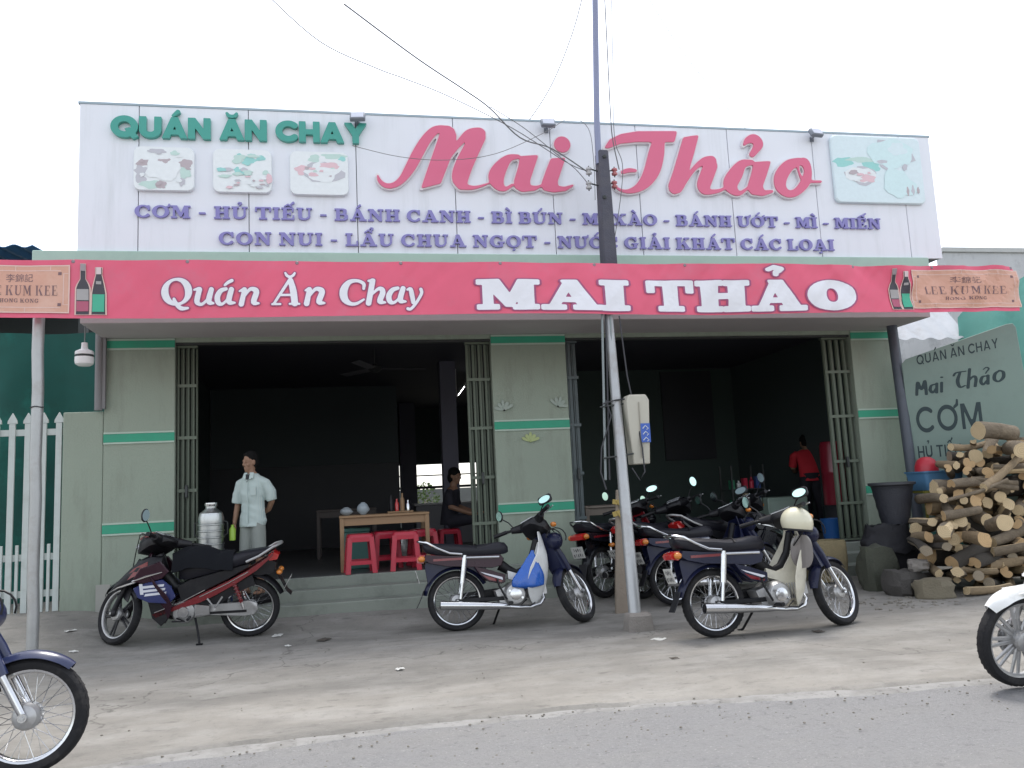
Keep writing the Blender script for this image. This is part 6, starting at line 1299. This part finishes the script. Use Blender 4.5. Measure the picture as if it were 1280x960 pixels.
# paper fans on the pillar between the doorways
def paperfan(u, v, m, lab, rot, sz):
    c = at(u, v, WY-.004); t = thing('paper_fan', lab, 'ornament', (c.x, WY-.004, c.z), (0, R(rot), 0), group='paper fan ornaments on the pillar')
    for i in range(5):
        a = R(-66+33*i); k = MB(); w = .014+.003*(i % 2); L = sz*(1 if i % 2 == 0 else .88)
        q = [(-.006,.01),(-w*1.1,L*.45),(-w*1.3,L*.8),(-w*.4,L),(0,L*.93),(w*.5,L),(w*1.3,L*.78),(w*1.1,L*.45),(.006,.01)]
        q = [(x*math.cos(a)+z*math.sin(a), z*math.cos(a)-x*math.sin(a)) for x, z in q]; k.loft([[(x, -.006-.004*i, z) for x, z in q],[(x, -.010-.004*i, z) for x, z in q]]); k.build('leaf_blade', m, t)
    k = MB(); k.ell((0,-.02,.0),(.012,.010,.010)); k.build('centre', m_blackp if m.name != 'paper_lime' else m, t)
paperfan(630, 513, mat('paper_white', (.34,.40,.35), .7), 'pale paper fan on the pillar beside the first doorway gate', -8, .13)
paperfan(697, 508, mat('paper_white', (.42,.47,.42), .7), 'pale paper fan on the pillar beside the second doorway', 22, .13)
paperfan(663, 552, mat('paper_lime', (.40,.47,.22), .7), 'yellow-green paper fan below the green stripe of the pillar', 2, .12)
# ------------------------------------------------------------------ the firewood heap
def wood_mats():
    b = mat('bark', (.17,.135,.095), .9, var=.45, scale=14, bump=.7, bscale=30, dirt=(.27,.22,.155), dscale=6, dirt_amt=.7); out = [b, mat('bark_pale', (.28,.21,.13), .9, var=.35, scale=12, bump=.6, bscale=28, dirt=(.10,.08,.06), dscale=7), mat('bark_dark', (.055,.048,.04), .9, var=.4, scale=10, bump=.6)]
    ends = []
    for nm, c in (('cut_pale',(.62,.48,.29)),('cut_tan',(.56,.38,.20)),('cut_grey',(.36,.30,.22))):
        m = mat(nm, c, .8, var=.15, scale=9, bump=.2); n = m.node_tree.nodes; l = m.node_tree.links; bs = n['Principled BSDF']; lk = bs.inputs['Base Color'].links[0].from_socket
        w = n.new('ShaderNodeTexWave'); w.wave_type = 'RINGS'; w.rings_direction = 'X'; w.inputs['Scale'].default_value = 14; w.inputs['Distortion'].default_value = 2.5; tc = n.new('ShaderNodeTexCoord'); l.new(tc.outputs['Object'], w.inputs['Vector'])
        x = n.new('ShaderNodeMix'); x.data_type = 'RGBA'; x.blend_type = 'MULTIPLY'; x.inputs[0].default_value = .16; l.new(lk, x.inputs[6]); l.new(w.outputs['Color'], x.inputs[7]); l.new(x.outputs[2], bs.inputs['Base Color']); ends.append(m)
    return out, ends
BK, EN = wood_mats()
def log_mesh(seed, L, r, kind, bark, end):
    rg = random.Random(seed); k = MB(); n = 16; secs = []
    for i in range(9):
        t = i/8; x = (t-.5)*L; q = []
        bend = .04*L*math.sin(t*3.1+seed)*rg.choice((1,1,.9))
        for j in range(n):
            a = 2*math.pi*j/n
            if kind == 'split': ca = math.cos(a); rr = r*(1.0 if a < math.pi else .42+.25*abs(math.cos(a)))
            elif kind == 'half': rr = r*(1.0 if a < math.pi else max(.16, abs(math.cos(a))*1.0))
            else: rr = r
            rr *= 1+.13*pnoise(Vector((math.cos(a)*1.2+seed*3.3, math.sin(a)*1.2, t*2.2)))+.05*pnoise(Vector((math.cos(a)*4+seed, math.sin(a)*4, t*7)))
            rr *= (1.06-.16*t)
            q.append((x+(.012*pnoise(Vector((math.cos(a)*2, math.sin(a)*2, seed+i))) if i in (0,8) else 0), bend*.6+rr*math.cos(a), bend+rr*math.sin(a)))
        secs.append(q)
    k.mi = 0; k.loft(secs, cap=False)
    o = len(k.v); k.mi = 1
    for sct in (secs[0], secs[-1]):
        c = sum((Vector(p) for p in sct), Vector())/n; k.add([tuple(c)]+[tuple(p) for p in sct], [(0, 1+j, 1+(j+1) % n) for j in range(n)])
    if kind == 'split': 
        for f in range(len(k.f)):
            j = f % n
            if f < 8*n and j >= n//2+1 and j < n-1: k.m[f] = 1
    return k.build('log', [BK[bark], EN[end]], None, sharp=50)
protos = [log_mesh(i, L, r, kd, b, e) for i, (L, r, kd, b, e) in enumerate(((.62,.075,'round',0,0),(.70,.055,'round',0,1),(.55,.10,'split',1,1),(.75,.045,'round',1,0),(.60,.085,'half',0,1),(.85,.038,'round',2,0),(.58,.065,'split',1,0),(.50,.11,'round',0,0),(.66,.09,'split',0,0),(.95,.03,'round',0,0),(.55,.05,'half',1,0),(.60,.12,'half',2,1),(.72,.06,'round',2,2),(.64,.08,'split',2,2)))]
rg = random.Random(11); WG = 'logs of the firewood heap'; first = set(); placed = []
def left_edge(z): 
    pts = ((0,6.1),(.5,6.05),(.9,6.22),(1.25,6.6),(1.75,6.9))
    for (a, x0), (b, x1) in zip(pts[:-1], pts[1:]):
        if z <= b: return x0+(x1-x0)*(z-a)/(b-a)
    return 7.0
def put_log(pi, loc, yaw, pitch, roll, s=1., label=None):
    o = protos[pi] if pi not in first else protos[pi].copy()
    if pi in first: COL.objects.link(o)
    first.add(pi); o.location = loc; o.rotation_euler = (roll, pitch, yaw); o.scale = (s, s*.82, s*.82)
    tag(o, label or 'rough piece of firewood lying in the big heap beside the restaurant', 'log', WG); return o
z = .07; row = 0
while z < 1.62:
    x = left_edge(z)+rg.uniform(-.05,.12)+(.10 if row % 2 else 0)
    while x < 9.3 and len(first) >= 0:
        y = 7.80+.30*z+rg.uniform(-.10,.14)+.06*(x-6)
        low = z < .5
        pi = rg.choice((2,4,11,12,13,8,6) if low else (0,1,2,2,4,6,6,7,8,8,10,0,6,4,3))
        if rg.random() < .74: yaw = R(rg.uniform(40,85)); 
        else: yaw = R(rg.uniform(-35,30))
        put_log(pi, (x+.22*math.cos(yaw), y+.28*math.sin(yaw), z+rg.uniform(-.03,.04)), yaw+(math.pi if rg.random() < .3 else 0), R(rg.gauss(0,9)), rg.uniform(0,6.3), rg.uniform(.72,1.08))
        x += rg.uniform(.14,.25)
    z += .10; row += 1
for i in range(46):   # the inside of the heap
    z = rg.uniform(.1,1.45); put_log(rg.choice((2,4,8,11,12)), (rg.uniform(left_edge(z)+.4, 9.2), 8.35+.2*z+rg.uniform(-.1,.1), z), R(rg.uniform(-25,25)), R(rg.uniform(-6,6)), rg.uniform(0,6), 1.25)
for i in [q for q in range(len(protos)) if q not in first]: put_log(i, (8.4+.05*i, 8.5, .3), .4, 0, .5)
# the pieces that stand out
def at_log(u, v, Y): return at(u, v, Y)
p = at(1245,540,8.28); put_log(7, p, R(8), R(2), .3, 1.05, 'thick round log with a pale sawn end, topmost of the heap')
p = at(1268,562,8.0); put_log(0, p, R(58), R(-3), .8, 1.25, 'round log with a bright end at the heap top, under the topmost log')
p = at(1247,655,7.7); put_log(7, p, R(66), R(4), 1.2, .85, 'round log with a yellow end among split pieces, halfway up the heap')
p = at(1222,672,7.65); put_log(2, p, R(70), R(4), 4.4, 1.0, 'split wedge of firewood with a tan face, low in the heap')
p = at(1185,660,7.7); put_log(8, p, R(50), R(3), 4.2, 1.0, 'broad split log with a pale face near the left foot of the heap'.replace('left ','')) 
p = at(1222,612,7.8); put_log(9, p, R(-14), R(-18), 0, .7, 'long thin branch sloping out of the heap towards the blue basin')
p = at(1252,590,7.9); put_log(3, p, R(20), R(-22), 1, 1.1, 'slim branch leaning steeply across the upper heap')
# things at its foot
m_stone = mat('mossy_stone', (.075,.08,.06), .9, var=.3, scale=6, bump=.6, dirt=(.07,.09,.05), dscale=3); m_tanst = mat('tan_stone', (.20,.175,.125), .9, var=.25, scale=7, bump=.5, dirt=(.13,.12,.09), dscale=4)
def rock(name, c, d, seed, m, lab, cat, yaw=0, flat=False):
    k = MB(); n = 14; rot = Matrix.Rotation(yaw, 3, 'Z')
    for_ = []
    for i in range(9):
        t = math.pi*i/8; q = []
        for j in range(n):
            a = 2*math.pi*j/n; p = Vector((math.sin(t)*math.cos(a), math.sin(t)*math.sin(a), math.cos(t))); m_ = max(abs(p.x), abs(p.y), abs(p.z)); p = p/(m_**.88); p *= 1+.24*pnoise(p*1.5+Vector((seed,0,0)))+.10*pnoise(p*4+Vector((0,seed,0)))
            q.append(Vector(c)+rot @ Vector((p.x*d[0], p.y*d[1], (p.z+.9)*d[2])))
        for_.append(q)
    k.loft(for_); return tag(rootmesh(k, name, m, c, sharp=22), lab, cat)
g = gat(1104,742); rock('stone_block', g+Vector((.14,.25,-.02)), (.20,.16,.27), 1, m_stone, 'mossy grey stone block at the foot of the heap', 'stone')
g = gat(1146,746); rock('wood_stump', g+Vector((.0,.18,-.02)), (.20,.17,.15), 5, mat('stump_grey', (.075,.07,.065), .9, var=.3, bump=.5), 'squat grey stump beside the mossy stone block', 'stump', .4)
rock('stone_slab', g+Vector((.13,.10,.26)), (.12,.10,.06), 8, mat('rough_concrete', (.24,.22,.20), .9, var=.2, scale=12, bump=.5), 'pale lump of concrete on top of the squat stump', 'stone', .9)
g = gat(1176,750); rock('stone_slab', g+Vector((.02,.12,-.03)), (.20,.11,.12), 3, m_tanst, 'tan wedge of stone on the ground before the firewood', 'stone', -.3)
# dark basket upside down on a heap of black sacking
g = gat(1122,735); bz = at(1120,655,8.75).z
k = MB(); k.grid(lambda a, b: (g.x+.03+(.36-.10*a+.05*pnoise(Vector((a*3,math.cos(6.283*b)*2,math.sin(6.283*b)*2))))*math.cos(6.283*b), 8.85+(.22-.06*a)*math.sin(6.283*b), .40+(bz-.40)*a+.05*pnoise(Vector((a*4,math.cos(6.283*b)*3,math.sin(6.283*b)*3)))), 14, 36)
k.add([(g.x+.03+.27*math.cos(6.283*j/12), 8.85+.17*math.sin(6.283*j/12), bz-.01) for j in range(12)], [tuple(range(12))]); k.b2(g.x-.25,8.70,.05,g.x+.30,9.0,.42)
tag(rootmesh(k, 'black_sacking', mat('sack_black', (.016,.016,.02), .75, bump=.4, bscale=25), (g.x, 8.85, .05), sharp=70), 'crumpled black sacking heaped under the upturned dark basket', 'sacking')
c = Vector((at(1118,640,8.85).x, 8.85, bz)); H = at(1118,603,8.85).z-bz
k = MB(); pr = [(.15,0)]
for i in range(8): pr += [(.155+.006*(i % 2)+.085*i/8, H*(i+.5)/8)]
pr += [(.25,H*.97),(.24,H),(.225,H*.99),(.14,.03),(0,.03)]; k.lathe(pr, c, n=30); t = thing('basket', 'dark plastic basket standing on black sacking by the doorway', 'basket', c); k.build('body', mat('basket_dark', (.030,.032,.042), .5, bump=.4, bscale=80), t, world=True)
k = MB(); k.lathe([(.245,H*.93),(.262,H*.95),(.262,H),(.245,H*1.01)], c, n=30, closed=True); k.build('rim', mat('basket_rim', (.045,.047,.055), .5), t, world=True)
# blue basin, red bucket and the yellow stand
c = Vector((at(1170,612,8.95).x, 8.95, at(1170,612,8.95).z)); m_yel = mat('stand_yellow', (.25,.24,.05), .6, dirt=(.15,.14,.05))
t = thing('metal_stand', 'yellow-green metal stand under the blue basin', 'stand', (c.x, c.y, gz(c.x,c.y)))
k = MB(); w = .30
for s in (-1,1): k.b2(c.x-w, c.y+s*.19-.012, c.z-.03, c.x+w, c.y+s*.19+.012, c.z-.003)
for s in (-1,1): k.b2(c.x+s*w-.012, c.y-.177, c.z-.03, c.x+s*w+.012, c.y+.177, c.z-.004)
k.tube([(c.x-w,c.y-.19,c.z-.03),(c.x+.05,c.y-.19,c.z-.28)], .009, 6); k.build('top_frame', m_yel, t, world=True)
for sx in (-1,1):
    for s in (-1,1): k = MB(); k.b2(c.x+sx*w-.012, c.y+s*.19-.011, 0, c.x+sx*w+.012, c.y+s*.19+.011, c.z-.031); k.build('leg', m_yel, t, world=True)
H = at(1168,588,8.8).z-at(1168,612,8.8).z; k = MB(); k.loft([[(c.x+x*f, c.y+y*f, c.z+z) for x, y in rrect(-.27,-.20,.27,.20,.05)] for z, f in ((.0,.84),(H*.9,.98),(H*.92,1.04),(H,1.05),(H*.99,1.0),(.02,.82))]); tag(rootmesh(k, 'basin', mat('basin_blue', (.10,.24,.42), .45, dirt=(.2,.28,.36)), c), 'light blue plastic basin on the yellow stand before the painted board', 'basin')
q = Vector((at(1160,590,8.95).x, 8.97, c.z+H*.35)); k = MB(); k.lathe([(.13,0),(.135,H*.6),(.13,H*.95),(.10,H*1.25),(.05,H*1.4),(0,H*1.42)], q, n=22); tag(rootmesh(k, 'red_bowl', mat('bowl_red', (.50,.03,.05), .4), q), 'upturned red bowl lying in the light blue basin', 'bowl')
c = gat(1062,722)+Vector((0,.55,0)); c = Vector((at(1032,700,9.2).x, 9.2, gz(5.6,9.2))); zt_ = at(1032,675,9.2).z
k = MB(); k.loft([[(c.x+x*f, c.y+y*f, c.z+(zt_-c.z)*h) for x, y in rrect(-.22,-.15,.22,.15,.06)] for h, f in ((0,.92),(.5,1.02),(.95,1.0),(1,.93),(.96,.88),(.3,.85))]); tag(rootmesh(k, 'straw_sack', mat('straw', (.22,.18,.10), .9, var=.3, scale=18, bump=.6, dirt=(.12,.11,.07)), c), 'straw-coloured sack behind the front wheel of the cream-shielded motorbike', 'sack')

# ------------------------------------------------------------------ overhead cables
def cable(name, pts, r, m, lab, Yf=None):
    P = [at(u, v, Y) for u, v, Y in pts]; k = MB(); q = []
    for i in range(len(P)-1):
        a, b, c, d = P[max(i-1,0)], P[i], P[i+1], P[min(i+2,len(P)-1)]
        for j in range(6): t = j/6; q.append(.5*(2*b+(c-a)*t+(2*a-5*b+4*c-d)*t*t+(3*b-3*c+d-a)*t**3))
    q.append(P[-1]); k.tube(q, r*.72, 6); return tag(rootmesh(k, name, m, P[0], sharp=80), lab, 'cable')
mc = mat('cable_overhead', (.16,.16,.17), .6)
cable('overhead_cable', ((330,-10,7.6),(400,52,7.8),(470,85,8.0),(505,98,8.1),(560,120,8.3),(640,160,8.5),(712,205,8.58),(738,214,8.64)), .007, mc, 'overhead cable dipping past the first red word to the pole, the leftmost of them'.replace(', the leftmost of them',' from the upper edge'))
cable('overhead_cable', ((430,5,7.0),(520,72,7.5),(580,112,7.9),(612,135,8.1),(650,172,8.3),(690,186,8.45),(736,216,8.63)), .010, mc, 'thick twisted overhead cable running down to the pole insulators')
cable('overhead_cable', ((612,133,8.1),(655,160,8.3),(700,196,8.45),(720,212,8.55),(737,232,8.63)), .006, mc, 'thin cable branching off the thick twisted one to the lower insulator')
cable('overhead_cable', ((440,182,8.9),(500,196,8.85),(560,200,8.8),(620,192,8.8),(680,166,8.8),(712,148,8.85),(735,160,8.75),(742,200,8.66),(744,250,8.62)), .005, mc, 'slack thin wire looping across the red lettering to the pole')
cable('overhead_cable', ((732,-20,9.5),(716,40,9.8),(690,105,10.1),(660,152,10.4),(640,170,10.6)), .008, mc, 'single wire rising behind the signboard beside the middle floodlight'.replace('middle ',''))
cable('overhead_cable', ((755,-20,8.5),(759,60,8.55),(763,140,8.58),(766,175,8.6),(774,212,8.63)), .009, mc, 'twisted wire dropping beside the pole mast to the red insulators')
cable('overhead_cable', ((764,-20,8.4),(766,80,8.5),(768,170,8.56),(778,205,8.6),(776,245,8.6),(768,300,8.58)), .006, mc, 'thin wire hanging beside the pole behind the twisted one')
cable('overhead_cable', ((800,-20,11),(850,60,11.4),(905,130,11.8),(922,150,11.9),(960,190,12.2)), .006, mc, 'faint overhead wire running down behind the second red word')

# ------------------------------------------------------------------ litter and small stones on the forecourt
m_paper = mat('paper_scrap', (.60,.60,.57), .8); rg = random.Random(4)
for u, v, s, lab in ((347,795,.09,'white paper scrap beside the rear tyre of the red motorbike'),(88,789,.08,'torn white scrap near the banner pole foot'),(92,815,.06,'small white scrap in front of the banner pole'),(405,800,.10,'dark and white crumpled wrapper on the open forecourt'),(500,837,.05,'tiny pale scrap lying alone on the open forecourt'),(360,808,.04,'tiny white scrap near the rear wheel of the red motorbike'),(823,800,.09,'grey flattened wrapper beside the concrete pipe foot'),(1023,790,.07,'dark leaf on the ground under the cream-shielded motorbike'),(843,824,.06,'brown twig on the forecourt before the leaning pipe')):
    c = gat(u, v); k = MB(); ph = rg.uniform(0,6); k.grid(lambda a, b: (c.x+(a-.5)*s*1.2*math.cos(ph)-(b-.5)*s*math.sin(ph), c.y+(a-.5)*s*1.4*math.sin(ph)+(b-.5)*s*math.cos(ph), c.z+.004+.010*abs(pnoise(Vector((a*3,b*3,ph))))+.004*abs(math.sin(a*5))), 6, 6, th=.002)
    dk = 'dark' in lab or 'brown' in lab; tag(rootmesh(k, 'paper_scrap' if not dk else 'wrapper', m_paper if not dk else mat('scrap_dark', (.07,.06,.05), .8), c, sharp=20), lab, 'litter')
k = MB(); rg = random.Random(9)
def pebble(x, y, s, z=None):
    zz = gz(x, y)+.004 if z is None else z; n = 6; a0 = rg.uniform(0,6); k.loft([[(x+s*f*math.cos(a0+6.283*j/n)*rg.uniform(.8,1.2), y+s*f*math.sin(a0+6.283*j/n)*rg.uniform(.8,1.2), zz+h*s) for j in range(n)] for h, f in ((-.3,.9),(.25,1),(.6,.6))])
for i in range(260):
    x = rg.uniform(-4,8); e = edge_y(x); y = e-abs(rg.gauss(0,.3))+.04; pebble(x, y, rg.uniform(.003,.009), -.022)
for i in range(240): pebble(rg.uniform(-4.5,9), rg.uniform(5.3,9.2), rg.uniform(.003,.008))
for i in range(260): pebble(rg.uniform(5.0,9), rg.uniform(7.3,8.2), rg.uniform(.006,.025))
for i in range(260): pebble(rg.uniform(-3,6), rg.uniform(4.2,5.0), rg.uniform(.003,.008), -.031)
o = k.build('gravel', mat('gravel_grey', (.20,.185,.16), .9, var=.5, scale=3), None, sharp=0); struct(o, 'stuff')
# yard behind the building, seen through the rear window
k = MB(); k.b2(-6,27,-.1,14,27.2,1.55); tag(rootmesh(k, 'yard_wall', mat('yard_wall', (.16,.17,.17), .9, var=.3, scale=2), (4,27.1,0)), 'low grey wall of the yard seen through the rear window', 'wall')
c = Vector((at(530,600,24).x, 24, 0)); t = thing('yard_bush', 'round green bush in the yard seen through the rear window', 'bush', c); rg = random.Random(2); k = MB()
for i in range(260):
    d = Vector((rg.gauss(0,1), rg.gauss(0,1), rg.gauss(0,1))).normalized()*rg.uniform(.5,1)**.5*.42; p = c+Vector((0,0,1.30))+d; q = Euler((rg.uniform(0,6),rg.uniform(0,6),rg.uniform(0,6))).to_matrix(); k.add([p+q @ Vector(w) for w in ((-.03,0,0),(0,.06,.01),(.03,0,0),(0,-.06,.01))], [(0,1,2,3)])
k.build('foliage', mat('bush_leaf', (.10,.16,.05), .7, var=.4, scale=3), t, world=True, sharp=0); k = MB(); k.tube([c, c+Vector((.02,0,.5)), c+Vector((0,.02,1.2))], [.04,.03,.015], 8)
for i in range(5): a = i*1.26; k.tube([c+Vector((0,0,.8)), c+Vector((.3*math.cos(a),.3*math.sin(a),1.3))], [.015,.006], 5)
k.build('stem', m_wood_old, t, world=True)
